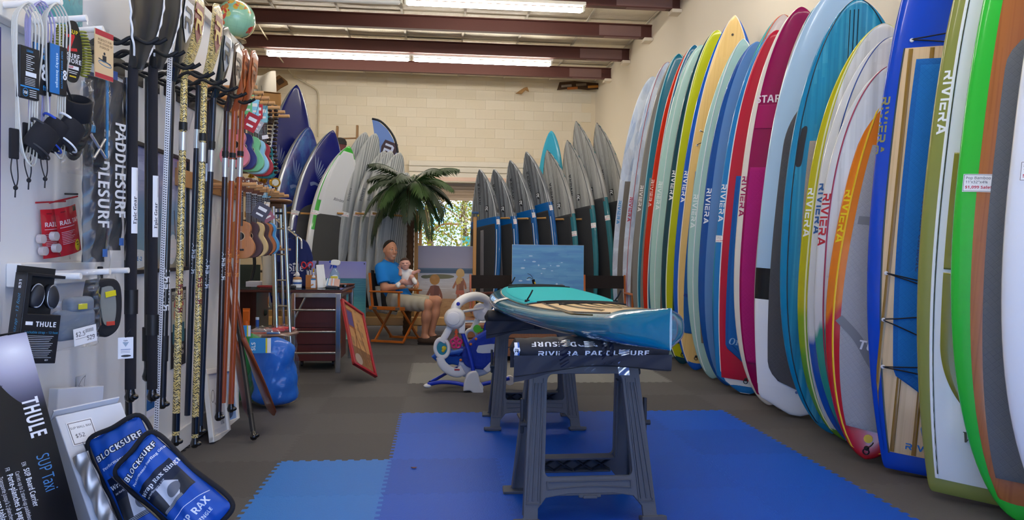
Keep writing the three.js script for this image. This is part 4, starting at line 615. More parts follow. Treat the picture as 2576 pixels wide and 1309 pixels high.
paddle({ d: 3.82, nx: 464, ny: 180, kx: 442, ky: 1100, shaft: tigerShaft, r: .0175, blade: tigerBlade, logo: ['#7a1f22', '#d7b85e'], bl: .42, label: 'left of the two tiger striped paddles', group: undefined, text: { y: .62, h: .026, c: '#7a1f22' }, segs: [{ n: 'grip_end', a: .03, b: .12, m: knobM, r: .018 }, { n: 'collar', a: 1.52, b: 1.56, m: clampM, r: .02 }, { n: 'silver_label', a: 1.42, b: 1.51, m: foil, r: .0185 }] });
paddle({ d: 4.07, nx: 514, ny: 200, kx: 490, ky: 1106, shaft: tigerShaft, r: .0175, blade: tigerBlade, logo: ['#7a1f22', '#d7b85e'], bl: .42, label: 'right one of the tiger striped paddles', text: { y: .72, h: .026, c: '#7a1f22' }, segs: [{ n: 'grip_end', a: .03, b: .12, m: knobM, r: .018 }, { n: 'collar', a: 1.58, b: 1.62, m: clampM, r: .02 }, { n: 'silver_label', a: 1.47, b: 1.57, m: foil, r: .0185 }] });
paddle({ d: 4.12, dk: 4.16, nx: 500, ny: 210, kx: 471, ky: 1050, shaft: navyShaft, r: .0155, knob: false, label: 'dark blue shaft between the two tiger striped paddles', text: { y: .78, h: .024, c: '#c9d6e8' }, segs: [{ n: 'silver_label', a: 1.45, b: 1.55, m: foil, r: .0165 }] });
paddle({ d: 4.3, nx: 538, ny: 238, kx: 503, ky: 1075, shaft: navyShaft, r: .0165, blade: M('#16242a', .25, { clearcoat: .6 }), logo: ['#a8b2c0', '#1b232b'], bl: .4, label: 'black blade paddle with a grey shield and dark blue shaft', text: { y: .78, h: .024, c: '#c9d6e8' }, segs: [{ n: 'collar', a: 1.56, b: 1.6, m: clampM, r: .019 }, { n: 'silver_label', a: 1.43, b: 1.55, m: foil, r: .0175 }] });
paddle({ d: 4.34, dk: 4.36, nx: 528, ny: 250, kx: 494, ky: 1060, shaft: brownShaft, r: .015, knob: false, label: 'dark brown shaft tucked behind the dark blue shafted paddle', segs: [{ n: 'silver_label', a: 1.36, b: 1.46, m: foil, r: .016 }] });
paddle({ d: 4.48, nx: 570, ny: 272, kx: 550, ky: 1040, shaft: brownShaft, r: .0165, blade: M('#35221c', .25, { clearcoat: .6 }), logo: ['#cbb9a6', '#4a3228'], bl: .4, label: 'dark brown paddle with a pale shield on its blade', text: { y: .78, h: .024, c: '#cdd3d8' }, segs: [{ n: 'collar', a: 1.5, b: 1.53, m: clampM, r: .019 }, { n: 'silver_label', a: 1.38, b: 1.49, m: foil, r: .0175 }] });
paddle({ d: 4.66, nx: 590, ny: 272, kx: 560, ky: 1018, shaft: orangeWood, r: .0175, blade: orangeWood, logo: ['#c9703a', '#7d3415'], bl: .38, knob: false, label: 'orange wood paddle behind the front orange one, without a black knob', text: { y: .78, h: .026, c: '#d9863f' }, segs: [{ n: 'collar', a: 1.5, b: 1.53, m: clampM, r: .0195 }, { n: 'silver_label', a: 1.36, b: 1.49, m: foil, r: .0185 }] });
paddle({ d: 4.76, nx: 609, ny: 272, kx: 581, ky: 1020, shaft: orangeWood, r: .0175, blade: orangeWood, logo: ['#c9743f', '#8a4a26'], bl: .38, tilt: .2, label: 'orange wood paddle with a black knob, last on the wall rack', text: { y: .8, h: .026, c: '#d9863f' }, segs: [{ n: 'collar', a: 1.55, b: 1.58, m: clampM, r: .0195 }, { n: 'silver_label', a: 1.42, b: 1.54, m: foil, r: .0185 }] });
// paddles leaning by the end of the partition
paddle({ d: 5.15, dk: 4.72, nx: 592, ny: 770, kx: 637, ky: 1090, shaft: M('#1d1f23', .4), r: .0165, label: 'black shafted paddle leaning beside the orange ones, knob on the floor', segs: [{ n: 'shoulder', a: .12, b: .16, m: clampM, r: .018 }] });
function leaning(label, top, neck, tip, d0, d1, m) {
  const a = P(...top, d0), b = P(...neck, d0 + (d1 - d0) * .45), c = P(...tip, d1), t = thing('paddle', label, 'paddle', a);
  part(t, 'shaft', rod([0, 0, 0], b.clone().sub(a), .0135, 12), m);
  const dir = c.clone().sub(b), l = dir.length(); dir.normalize(); const rings = [];
  const side = V(.55, 0, .83).addScaledVector(dir, -V(.55, 0, .83).dot(dir)).normalize(), nn = side.clone().cross(dir);
  for (let i = 0; i <= 16; i++) { const v = i / 16, hw = i === 0 ? .013 : .012 + .085 * Math.sin(Math.min(1, v * 1.5) * Math.PI / 2) * Math.sqrt(Math.max(.02, 1 - Math.max(0, (v - .9) / .1) ** 2)), th = .013 * (1 - v) + .004; const rg = []; for (let j = 0; j < 16; j++) { const q = j / 8 * Math.PI; rg.push(b.clone().sub(a).addScaledVector(dir, v * l).addScaledVector(side, Math.cos(q) * hw).addScaledVector(nn, Math.sin(q) * th)); } rings.push(rg); }
  part(t, 'blade', loft(rings, true, .9), m); return t;
}
const darkOrange = TM(woodTex('#8c3f1a', '#55200a', 43), .35, { clearcoat: .4 });
leaning('brown wooden paddle leaning blade down, right of the black shafted one', [572, 640], [612, 850], [688, 1045], 4.95, 5.05, darkOrange);
leaning('darker wooden paddle leaning blade down behind the black shafted one', [560, 660], [592, 860], [627, 1052], 4.9, 5.1, TM(woodTex('#7c3a1c', '#4a1e0c', 44), .4));
single('dotted_strip', 'narrow white strip with rows of black dots hanging between the paddles', 'strip', (() => { const a = P(431, 60, 3.55), b = P(392, 1104, 3.55); return uvScale(bar(a, b, .021, .006), 1, 1); })(), TM(cv(32, 2048, (g) => { g.fillStyle = '#f0f1f3'; g.fillRect(0, 0, 32, 2048); g.fillStyle = '#1a1b22'; for (let y = 4; y < 2048; y += 12) { g.fillRect(6, y, 7, 5); g.fillRect(19, y + 3, 7, 5); } }), .5));
// the rack's wavy arms
const armPts = (y0) => { const p = []; for (let i = 0; i <= 22; i++) { const u = i / 22; p.push(V(-1.5 + .36 * u, y0 + .012 * Math.sin(u * Math.PI * 6 + .6) + .02 * u, 0)); } return p; };
[[3.19, 2.03], [3.41, 2.035], [3.63, 2.035], [3.85, 2.045], [4.07, 2.06], [4.29, 2.07], [4.48, 2.075], [4.68, 2.08]].forEach(([d, y], i) => {
  const t = thing('paddle_hook', ['nearest black wavy double hook, holding the first foam grip paddle', 'black wavy double hook holding the second foam grip paddle', 'black wavy double hook holding the white shield paddle', 'black wavy double hook under the left tiger blade', 'black wavy double hook under the right tiger blade', 'black wavy double hook holding the grey shield paddle', 'black wavy double hook holding the dark brown paddle', 'farthest black wavy double hook, holding the orange paddles'][i], 'hook', [0, 0, -d], 0, undefined);
  for (const s of [-1, 1]) { part(t, 'arm', [tube(armPts(y - s * .012), .0085, 66, 8).translate(0, 0, s * .045)], M('#121214', .6)); }
  part(t, 'wall_plate', bx(.006, .09, .15, -1.497, y, 0, .002), M('#1c1c20', .5));
});
// ---------------------------------------------------------------- things on the left wall
const onWall = (name, label, cat, px, py, x = -1.45, group) => thing(name, label, cat, PX(px, py, x), Math.PI / 2, group);
const blackCloth = M('#1b1b20', .9), blackPlastic = M('#17171a', .45), whitePaint = M('#f2f0ea', .5), waxCord = new THREE.MeshPhysicalMaterial({ color: 0xe9e6da, roughness: .2, transmission: .35, thickness: 0 });
const face = (w, h, x, y, z, ry = 0) => tf(new THREE.PlaneGeometry(w, h), [x, y, z], [0, ry, 0]);
const vtext = (g, s, x, y, font, col, rot = Math.PI / 2) => { g.save(); g.translate(x, y); g.rotate(rot); g.font = font; g.fillStyle = col; g.fillText(s, 0, 0); g.restore(); };
// peg strips
function pegStrip(label, z0, z1, y, pegs) {
  const t = thing('peg_strip', label, 'peg rack');
  part(t, 'strip', bx(.05, .085, Math.abs(z1 - z0), -1.475, y, (z0 + z1) / 2, .006), whitePaint);
  for (const [d, x1, dy] of pegs) part(t, 'peg', rod([-1.45, y, -d], [x1, y + dy, -d], .0115, 14), whitePaint);
  return t;
}
pegStrip('white wooden strip with pegs high on the left wall, leashes hanging from it', -2.35, -3.06, 2.0, [[2.5, -1.27, .02], [2.64, -1.27, .02], [2.82, -1.27, .02], [2.95, -1.27, .02]]);
{ const a = PX(14, 693, -1.5), b = PX(222, 664, -1.5); pegStrip('lower white wooden strip with pegs beside the black strap box', a.z, b.z, a.y, [[2.72, -1.24, 0], [2.95, -1.24, .01], [3.12, -1.24, .01]]); }
// surf leashes on cards
const cardTex = (k) => cv(128, 224, (g) => {
  g.fillStyle = k === 2 ? '#1d6fb6' : '#15171c'; g.fillRect(0, 0, 128, 224);
  if (k === 0) { g.fillStyle = '#2b8fd6'; g.font = 'bold 15px sans-serif'; g.fillText('LEASH', 40, 22); g.fillRect(0, 172, 128, 6); g.fillStyle = '#e8edf0'; for (let i = 0; i < 8; i++) g.fillRect(38, 34 + i * 9, 56 - (i % 3) * 12, 3); g.fillRect(34, 108, 74, 20); for (let i = 0; i < 5; i++) g.fillRect(30, 136 + i * 7, 70, 2); g.beginPath(); g.arc(34, 200, 17, 0, 7); g.strokeStyle = '#2b8fd6'; g.lineWidth = 3; g.stroke(); g.font = 'bold 18px sans-serif'; g.fillText('XM', 20, 207); for (let i = 0; i < 4; i++) g.fillRect(62, 186 + i * 9, 48, 3); }
  if (k === 1) { g.fillStyle = '#1f7ec8'; g.fillRect(0, 0, 40, 224); vtext(g, 'SURF MORE PRODUCTS', 12, 30, 'bold 15px sans-serif', '#0c2138'); g.strokeStyle = '#2b8fd6'; g.lineWidth = 9; g.beginPath(); g.arc(86, 40, 26, 0, 7); g.stroke(); g.beginPath(); g.moveTo(64, 24); g.lineTo(108, 58); g.moveTo(108, 24); g.lineTo(64, 58); g.stroke(); g.fillStyle = '#f2f4f6'; g.font = 'bold 100px sans-serif'; g.fillText('8', 52, 160); g.fillStyle = '#2b8fd6'; g.font = 'bold 30px sans-serif'; g.fillText('ft', 66, 206); }
  if (k === 2) { vtext(g, 'sticky bumps', 46, 36, 'bold 24px serif', '#d6e9f5'); g.fillStyle = '#0e1015'; g.fillRect(72, 0, 56, 224); vtext(g, 'SURF MORE PRODUCTS', 84, 20, 'bold 16px sans-serif', '#2b8fd6'); g.fillStyle = '#f2f4f6'; g.font = 'bold 60px sans-serif'; g.fillText('8', 96, 150); }
});
function leash(label, px, py, d, k, trim, cordC) {
  const t = thing('surf_leash', label, 'leash', P(px, py, d), Math.PI / 2 - .3); t.scale.set(.72, .86, .8);
  for (let i = 0; i < 4; i++) { const o = (i - 1.5) * .012, w = .05 + i * .006, yb = -.52 - i * .012; part(t, 'cord_loop', tube([[-w, -.12 + o, o], [-w * .9, -.03, o], [0, .012 + .004 * i, o], [w * .9, -.03, o], [w, -.12, o], [w * .75, -.3, o * .6], [w * .5, yb, o], [0, yb - .02, o + .01], [-w * .4, yb + .02, o], [-w * .8, -.3, o * .6]], .0038, 70, 6, true), cordC); }
  const c = part(t, 'card', bx(.1, .19, .02, -.005, -.235, .012, .004), M('#15171c', .4));
  part(c, 'card_print', face(.098, .187, -.005, -.235, .0235), TM(cardTex(k), .35));
  const cuff = [[.045, -.05], [.058, -.046], [.06, 0], [.058, .046], [.045, .05], [.047, 0], [.045, -.05]];
  part(t, 'ankle_cuff', tf(lathe(cuff, 28), [.045, -.475, .03], [.35, 0, -.5], [1, 1.1, .8]), blackCloth);
  part(t, 'cuff_trim', [tf(new THREE.TorusGeometry(.055, .005, 8, 32), [.045, -.475, .03], [Math.PI / 2 + .35, -.5, 0], [1, .8, 1]).translate(.012, .048, 0), tf(new THREE.TorusGeometry(.055, .004, 8, 32), [.045, -.475, .03], [Math.PI / 2 + .35, -.5, 0], [1, .8, 1]).translate(-.012, -.04, 0)], M(trim, .6));
  part(t, 'rail_saver', bx(.045, .11, .012, -.06, -.5, .0, .004), blackCloth);
  part(t, 'string', [tube([[-.07, -.55, 0], [-.085, -.6, .01], [-.06, -.655, .01], [-.05, -.63, .01], [-.045, -.55, 0]], .0025, 30, 5), sph(.009, -.062, -.66, .01, 1, 1, 1, 8), rod([-.062, -.66, .01], [-.064, -.695, .01], .003, 5)], cordM);
  return t;
}
leash('clear cord surf leash nearest the left edge, its card back full of white print', 66, 24, 2.5, 0, '#2a2b30', waxCord);
leash('clear and violet cord surf leash with a blue rimmed ankle cuff', 98, 20, 2.58, 1, '#1f49b8', new THREE.MeshPhysicalMaterial({ color: 0xb9b3dc, roughness: .2, transmission: .3, thickness: 0 }));
leash('clear cord surf leash with a light blue card strip and a white rimmed cuff', 138, 24, 2.62, 2, '#e6e8ea', waxCord);
{ // olive coiled leash with an oval card
  const t = thing('coiled_leash', 'olive green coiled leash round an oval black card', 'leash', P(182, 66, 2.78), Math.PI / 2 - .4); t.scale.setScalar(.78);
  for (const s of [-1, 1]) { const pts = []; for (let i = 0; i <= 200; i++) { const u = i / 200, a = u * Math.PI * 2 * 16; pts.push(V(s * (.05 + .03 * Math.sin(u * 2.6)) + Math.cos(a) * .017, -.01 - u * .2, Math.sin(a) * .017)); } part(t, 'coil', tube(pts, .0046, 420, 5), M('#8a8a2a', .35)); }
  const oval = [[-.02, .02], [.02, .02], [.045, -.05], [.05, -.15], [.03, -.235], [0, -.255], [-.03, -.235], [-.05, -.15], [-.045, -.05]];
  const c = part(t, 'oval_card', ext(spl(oval, 50), .006), M('#141416', .4));
  part(c, 'card_print', tf(lettering('Z', .075), [-.03, -.12, .005], [0, 0, .2]), M('#d4252c', .4));
  part(c, 'card_print', [tf(lettering('SURF', .021), [-.034, -.145, .005]), tf(lettering('MORE', .021), [-.038, -.168, .005])], M('#eef0f0', .4));
  part(c, 'card_print', tf(lettering('SUP', .018), [-.02, -.035, .005]), M('#e3c92a', .4));
  part(c, 'card_print', [face(.062, .016, 0, -.187, .0045)], M('#f3f3f3', .4)); part(c, 'card_print', tf(lettering('SUP', .011), [-.026, -.192, .006]), M('#c22', .4));
  part(c, 'card_print', [face(.05, .003, 0, -.205, .0045), face(.04, .003, 0, -.213, .0045)], M('#e9e9e9', .5)); part(c, 'card_print', face(.035, .006, 0, -.228, .0045), M('#d8c024', .5));
  part(t, 'ankle_cuff', tf(lathe([[.045, -.05], [.058, -.046], [.06, 0], [.058, .046], [.045, .05], [.047, 0], [.045, -.05]], 28), [.03, -.37, 0], [.5, 0, .3]), blackCloth);
  part(t, 'cord_tail', tube([[-.05, -.2, 0], [-.03, -.3, .01], [.0, -.33, .0]], .005), blackCloth);
}
// bags and wrapped goods on the pegs
function pouch(name, label, cat, pos, rotY, w, h, d, inner) {
  const t = thing(name, label, cat, pos, rotY);
  seedN = Math.round(w * 1e4) + Math.round(h * 1e3);
  const ph = rnd() * 6;
  const g = (zz) => grid(14, 26, (u, v) => { const e = Math.sin(u * Math.PI) ** .5 * Math.sin(v * Math.PI) ** .35; return V((u - .5) * w * (1 + .03 * Math.sin(v * 9 + ph)), -v * h, zz * (d / 2 * e + .004 * Math.sin(u * 17 + v * 23 + ph) * e + .003 * Math.sin(v * 51 + u * 9))); });
  inner(t); part(t, 'clear_wrap', [g(1), g(-1)], film); return t;
}
pouch('wrapped_leash', 'dark coiled leash in a clear bag hanging behind the carded leashes', 'leash', P(196, 190, 2.85), Math.PI / 2 - .3, .15, .36, .06, (t) => { for (let i = 0; i < 5; i++) part(t, 'coil', tf(new THREE.TorusGeometry(.052 - i * .004, .006, 6, 30), [.0, -.21 + i * .01, (i - 2) * .01], [0, 0, 0], [1, 1.7, 1]), M('#15151a', .5)); part(t, 'cuff', bx(.08, .06, .03, -.01, -.12, 0, .01), blackCloth); });
pouch('wrapped_strap', 'clear bag with a beige header card and a black strap edged in blue', 'strap', P(240, 60, 2.95), Math.PI / 2 - .25, .15, .56, .06, (t) => {
  part(t, 'strap', [bx(.085, .34, .03, .005, -.37, -.005, .012)], blackCloth); part(t, 'blue_edge', tube([[.05, -.2, .012], [.052, -.35, .012], [.048, -.5, .012]], .006, 20, 6), M('#1c78ad', .6));
  part(t, 'buckle', bx(.03, .03, .018, -.035, -.4, .012, .004), M('#1c78ad', .5)); part(t, 'metal_bar', [rod([-.05, -.42, .02], [.03, -.5, .02], .006), rod([.03, -.43, .02], [-.03, -.51, .02], .006)], silver);
  const c = part(t, 'header_card', bx(.1, .18, .004, 0, -.12, .036, .001), M('#d9b98c', .7)); part(c, 'card_print', face(.098, .178, 0, -.12, .0385), TM(cv(112, 188, (g) => { g.fillStyle = '#dcbf92'; g.fillRect(0, 0, 112, 188); g.fillStyle = '#b5333a'; g.fillRect(0, 0, 112, 22); g.fillRect(0, 170, 112, 18); g.fillStyle = '#5a3a20'; g.font = 'bold 12px serif'; g.fillText('PERFECT FOR', 16, 42); g.fillText('THE STAND UP', 14, 56); g.fillText('PADDLER', 26, 70); g.strokeStyle = '#1f2226'; g.lineWidth = 4; g.beginPath(); g.moveTo(20, 112); g.lineTo(96, 124); g.stroke(); g.fillStyle = '#22252a'; g.fillRect(44, 96, 24, 26); g.beginPath(); g.arc(56, 88, 6, 0, 7); g.fill(); g.strokeStyle = '#3c6f9c'; g.lineWidth = 3; g.beginPath(); g.ellipse(60, 128, 40, 8, .1, 0, 7); g.stroke(); }), .7)); });
function paddleBag(label, pos, dz) {
  const t = thing('paddle_bag', label, 'bag', pos, Math.PI / 2 - .25); t.scale.x = .78;
  part(t, 'bag_body', grid(10, 30, (u, v) => { const e = Math.sin(Math.min(1, u * 1) * Math.PI) ** .5; return V((u - .5) * .15, -.02 - v * .68, .035 * e * (1 - .3 * v) + .004 * Math.sin(v * 30 + u * 8)); }), M('#2b2d33', .4, { sheen: .4 }));
  part(t, 'bag_back', grid(4, 10, (u, v) => V((u - .5) * .15, -.02 - v * .68, 0)), M('#24262b', .6));
  part(t, 'lettering', remap(tf(lettering('PADDLESURF', .085), [0, 0, 0], [0, 0, 0], [1.02, 1, 1]), (x, y) => V(-.035 + y * .95, -.185 - x * .52, .041 - .3 * (y - .035) ** 2)), M('#e6e8ea', .5));
  part(t, 'hang_tab', bx(.09, .05, .006, 0, 0, 0, .002), M('#3a5a9c', .5));
  const q = part(t, 'corner_logo', face(.035, .03, .03, -.665, .032), M('#3f6db5', .4));
  part(t, 'clear_wrap', grid(12, 30, (u, v) => V((u - .5) * .17, -v * .74, .05 * Math.sin(u * Math.PI) ** .5 + .004 * Math.sin(v * 44 + u * 13))), film);
}
paddleBag('black bag with tall white lettering, left of the two long ones', P(237, 200, 3.0), 0);
paddleBag('black bag with tall white lettering, right of the two long ones', P(280, 192, 3.14), 0);
// turquoise poster, posters and pictures
const posterTex = cv(320, 300, (g) => { const q = g.createLinearGradient(0, 0, 0, 300); q.addColorStop(0, '#1b6f86'); q.addColorStop(.6, '#2aa3ad'); q.addColorStop(1, '#1c8390'); g.fillStyle = q; g.fillRect(0, 0, 320, 300); seedN = 77; for (let i = 0; i < 120; i++) { g.fillStyle = ['#58c0b8', '#14566c', '#2f9aa0'][i % 3]; g.globalAlpha = .25; g.beginPath(); g.ellipse(rr(0, 320), rr(0, 300), rr(8, 40), rr(3, 10), rr(-1, 1), 0, 7); g.fill(); } g.globalAlpha = 1; g.fillStyle = '#7d8a3a'; for (const [x, y, r] of [[190, 150, 26], [110, 60, 16]]) { g.beginPath(); g.ellipse(x, y, r, r * .8, .4, 0, 7); g.fill(); for (const a of [0, 1.5, 3.1, 4.7]) { g.beginPath(); g.ellipse(x + Math.cos(a + .6) * r * 1.2, y + Math.sin(a + .6) * r, r * .5, r * .22, a + .6, 0, 7); g.fill(); } } g.fillStyle = '#c9e8ea'; g.font = 'bold 24px sans-serif'; g.fillText('START', 216, 236); g.fillText('PADDLING', 200, 264); g.fillStyle = '#b98d3a'; g.fillRect(250, 40, 50, 30); });
{ const a = PX(85, 66, -1.49), b = PX(206, 88, -1.49), h = .42; const t = thing('sea_poster', 'turquoise underwater poster at the top left behind the leashes', 'poster', [-1.49, a.y + h / 2, (a.z + b.z) / 2], Math.PI / 2); part(t, 'sheet', bx(Math.abs(a.z - b.z), h, .003), M('#e9e9e9', .6)); part(t, 'printed_face', face(Math.abs(a.z - b.z), h, 0, 0, .0025), TM(posterTex, .35)); }
const framedTex = cv(420, 520, (g) => { let q = g.createLinearGradient(0, 0, 0, 520); q.addColorStop(0, '#8f95c9'); q.addColorStop(.35, '#aab3d6'); q.addColorStop(.5, '#7fa6c8'); q.addColorStop(.85, '#8fb2c0'); q.addColorStop(1, '#b8a483'); g.fillStyle = q; g.fillRect(0, 0, 420, 520); seedN = 13; for (let i = 0; i < 40; i++) { g.fillStyle = '#cfd3ea'; g.globalAlpha = .25; g.beginPath(); g.ellipse(rr(0, 420), rr(0, 200), rr(20, 70), rr(8, 20), 0, 0, 7); g.fill(); } g.globalAlpha = 1; g.fillStyle = '#eef2f4'; g.beginPath(); g.ellipse(50, 470, 90, 40, 0, 0, 7); g.fill(); g.beginPath(); g.ellipse(305, 430, 34, 70, .1, 0, 7); g.fill(); g.fillStyle = '#1d73c4'; g.font = 'bold 24px sans-serif'; g.fillText('SÜBE-2', 10, 478); g.strokeStyle = '#b96a4a'; g.lineCap = 'round'; g.lineWidth = 26; g.beginPath(); g.moveTo(262, 180); g.lineTo(258, 330); g.stroke(); g.fillStyle = '#a2304a'; g.beginPath(); g.ellipse(268, 170, 22, 74, .1, 0, 7); g.fill(); g.fillStyle = '#c98566'; g.beginPath(); g.arc(276, 116, 18, 0, 7); g.fill(); g.strokeStyle = '#3a2620'; g.lineWidth = 5; g.beginPath(); g.moveTo(318, 250); g.lineTo(330, 380); g.stroke(); g.fillStyle = '#d8764a'; g.fillRect(350, 330, 40, 110); });
{ const a = PX(322, 520, -1.485), b = PX(474, 520, -1.485), w = a.z - b.z, top = PX(322, 346, -1.485).y, bot = PX(322, 692, -1.485).y, h = top - bot;
  const t = thing('framed_photo', 'black framed beach photograph hanging behind the foam grip paddles', 'picture', [-1.488, (top + bot) / 2, (a.z + b.z) / 2], Math.PI / 2);
  for (const s of [-1, 1]) { part(t, 'frame', bx(.022, h, .022, s * (w / 2 - .011), 0, 0, .004), blackPlastic); part(t, 'frame', bx(w, .022, .022, 0, s * (h / 2 - .011), 0, .004), blackPlastic); }
  part(t, 'photo', face(w - .03, h - .03, 0, 0, -.004), TM(framedTex, .4)); part(t, 'pane', face(w - .03, h - .03, 0, 0, .004), clear); }
function sheet(name, label, px0, px1, y0, y1, draw, cat = 'poster') { const m = (px0 + px1) / 2, a = PX(px0, (y0 + y1) / 2, -1.495), b = PX(px1, (y0 + y1) / 2, -1.495), top = PX(m, y0, -1.495).y, bot = PX(m, y1, -1.495).y; const w = a.z - b.z, h = top - bot; const t = thing(name, label, cat, [-1.495, (top + bot) / 2, (a.z + b.z) / 2], Math.PI / 2); part(t, 'paper', bx(w, h, .002), M('#e4e2dc', .7)); part(t, 'print', face(w, h, 0, 0, .002), TM(cv(256, Math.round(256 * h / w), (g, W, H) => draw(g, W, H)), .6)); }
sheet('show_poster', 'dark show poster with a red haired head, between the tiger paddles', 429, 467, 724, 922, (g, W, H) => { g.fillStyle = '#17191d'; g.fillRect(0, 0, W, H); g.fillStyle = '#b9b7a6'; g.fillRect(10, 20, W - 20, H * .5); g.fillStyle = '#2a6a78'; g.fillRect(30, H * .45, W - 60, H * .25); g.fillStyle = '#c92a2a'; g.beginPath(); g.arc(W / 2, H * .25, 80, 3.2, 6.2); g.fill(); g.fillStyle = '#d98a63'; for (const [x, y] of [[80, .34], [150, .33], [115, .42]]) { g.beginPath(); g.arc(x, H * y, 34, 0, 7); g.fill(); } g.fillStyle = '#1d1d1d'; g.font = 'bold 52px sans-serif'; g.fillText('BASTILLE', 14, 76); g.fillStyle = '#e8e2d2'; g.font = 'bold 34px sans-serif'; g.fillText('30TH', 130, H * .78); g.fillText('DEL BEACH', 40, H * .86); });
sheet('small_flyer', 'small blue and yellow flyer low on the wall behind the dotted strip', 368, 388, 950, 1048, (g, W, H) => { g.fillStyle = '#1d5fa4'; g.fillRect(0, 0, W, H); g.fillStyle = '#e0c22c'; g.beginPath(); g.arc(120, H * .3, 70, 0, 7); g.fill(); g.fillStyle = '#123a6a'; g.beginPath(); g.arc(150, H * .55, 60, 0, 7); g.fill(); g.fillStyle = '#eef'; g.fillRect(0, H * .82, W, H * .18); });
sheet('fin_sticker', 'small fin shaped price paper taped low on the wall above the white box', 192, 216, 945, 986, (g, W, H) => { g.fillStyle = '#e9ebee'; g.fillRect(0, 0, W, H); g.strokeStyle = '#3a3d42'; g.lineWidth = 6; g.beginPath(); g.moveTo(20, H - 10); g.quadraticCurveTo(60, 60, 230, 20); g.quadraticCurveTo(180, 120, 210, H - 40); g.closePath(); g.stroke(); g.fillStyle = '#222'; g.font = '60px sans-serif'; g.fillText('$5a', 50, H - 40); }, 'sticker');
single('wall_nail', 'single nail in the wall above the red packets', 'nail', rod([0, 0, 0], [.05, 0, 0], .004, 8), M('#555', .4, { metalness: .7 }), PX(163, 488, -1.5));
// rail tape packets
function railTape(label, px, py, X, tilt) {
  const t = thing('rail_tape_packet', label, 'packet', PX(px, py, X), Math.PI / 2 - .15); const w = .17, h = .235;
  part(t, 'card', tf(grid(8, 16, (u, v) => V((u - .5) * w * .74, -.035 - v * (h - .05), .012 * Math.sin(u * 3.1)), (u, v) => [u, 1 - v]), [0, 0, 0], [0, 0, tilt]), TM(cv(160, 256, (g) => { g.fillStyle = '#d01f2e'; g.fillRect(0, 0, 160, 256); g.fillStyle = '#8d1420'; g.fillRect(30, 20, 30, 6); g.fillStyle = '#f6f0ee'; g.font = 'bold 34px sans-serif'; g.fillText('RAIL TAPE', 16, 92); g.fillRect(16, 104, 100, 3); for (let i = 0; i < 8; i++) g.fillRect(20, 130 + i * 9, 90 - (i % 3) * 14, 2.5); g.fillStyle = '#e2cf1a'; g.beginPath(); g.ellipse(122, 218, 26, 32, .2, 0, 7); g.fill(); g.fillStyle = '#26241a'; g.fillRect(112, 200, 20, 5); g.fillRect(114, 214, 18, 5); g.fillStyle = '#1a1a1e'; g.fillRect(120, 6, 34, 26); }), .45));
  part(t, 'tape_roll', [0, 1].map((i) => tf(cyl(.017, .017, .02, 0, 0, 0, 24), [-.058 + i * .012, -.15 - i * .045, .004], [Math.PI / 2, 0, 0])), M('#c9bdbb', .4));
  part(t, 'seal_strip', tf(bx(w, .006, .004, 0, -.008, 0), [0, 0, 0], [0, 0, tilt]), M('#b81f2d', .5));
  part(t, 'clear_wrap', tf(grid(10, 14, (u, v) => V((u - .5) * w, -v * h, .026 * Math.sin(u * 3.14) ** .5 * Math.min(1, v * 3) + .003 * Math.sin(u * 11 + v * 17))), [0, 0, 0], [0, 0, tilt]), film);
}
railTape('red tape packet behind the other one, its lettering half covered', 128, 503, -1.475, .1);
railTape('front red tape packet reading RAIL TAPE, pinned to the wall', 160, 497, -1.44, .22);
// strap box on the lower pegs
{
  const t = thing('strap_box', 'black cut-out strap box hanging from the lower pegs', 'box', PX(104, 690, -1.3), 1.02); t.scale.setScalar(.84); t.rotation.z = -.12; t.rotation.order = 'YXZ';
  const w = .15, h = .345, d = .075;
  part(t, 'box_shell', [bx(w, .19, d, 0, -.25, 0, .003), bx(.02, .17, d, -w / 2 + .01, -.085, 0, .002), bx(w, .012, d, 0, -.006, 0, .002), bx(w, .16, .006, 0, -.08, -d / 2 + .003, .001)], M('#141418', .35));
  for (const s of [-1, 1]) { part(t, 'buckle', tf(lathe([[0, .02], [.028, .018], [.036, .006], [.036, -.012], [0, -.014]], 24), [.012 + s * .03, -.085, .012], [Math.PI / 2, .2 * s, 0], [.75, 1, 1.35]), M('#26272b', .5)); part(t, 'buckle_rim', tf(new THREE.TorusGeometry(.03, .0024, 6, 30), [.012 + s * .03, -.085, .022], [0, .2 * s, 0], [.8, 1.5, 1]), silver); }
  part(t, 'front_print', face(w - .006, .18, .0, -.25, d / 2 + .0008), TM(cv(240, 288, (g) => { g.fillStyle = '#131317'; g.fillRect(0, 0, 240, 288); g.fillStyle = '#f4f4f4'; g.font = 'bold 44px sans-serif'; g.fillText('THULE', 84, 70); g.fillStyle = '#2fa4d8'; g.font = '20px sans-serif'; g.fillText('Lockable strap – 13 foot', 22, 112); g.fillStyle = '#cfd2d6'; for (let i = 0; i < 13; i++) g.fillRect(30 + (i % 4) * 8, 126 + i * 11, 180 - (i % 4) * 16, 3); g.fillStyle = '#f4f4f4'; g.font = 'bold 14px sans-serif'; g.fillText('831', 170, 280); g.fillRect(20, 40, 46, 22); }), .35));
  part(t, 'side_print', tf(face(d - .004, h - .02, 0, 0, 0), [-w / 2 - .0008, -h / 2, 0], [0, -Math.PI / 2, 0]), TM(cv(80, 380, (g) => { g.fillStyle = '#141418'; g.fillRect(0, 0, 80, 380); vtext(g, 'Lockable strap – 13 foot', 52, 372, 'italic 27px sans-serif', '#2fa4d8', -Math.PI / 2); vtext(g, '831', 50, 60, 'bold 26px sans-serif', '#f2f2f2', -Math.PI / 2); }), .35));
  const q = part(t, 'hang_hole_flap', bx(w, .03, .004, 0, .012, -d / 2 + .004, .001), M('#141418', .4));
}
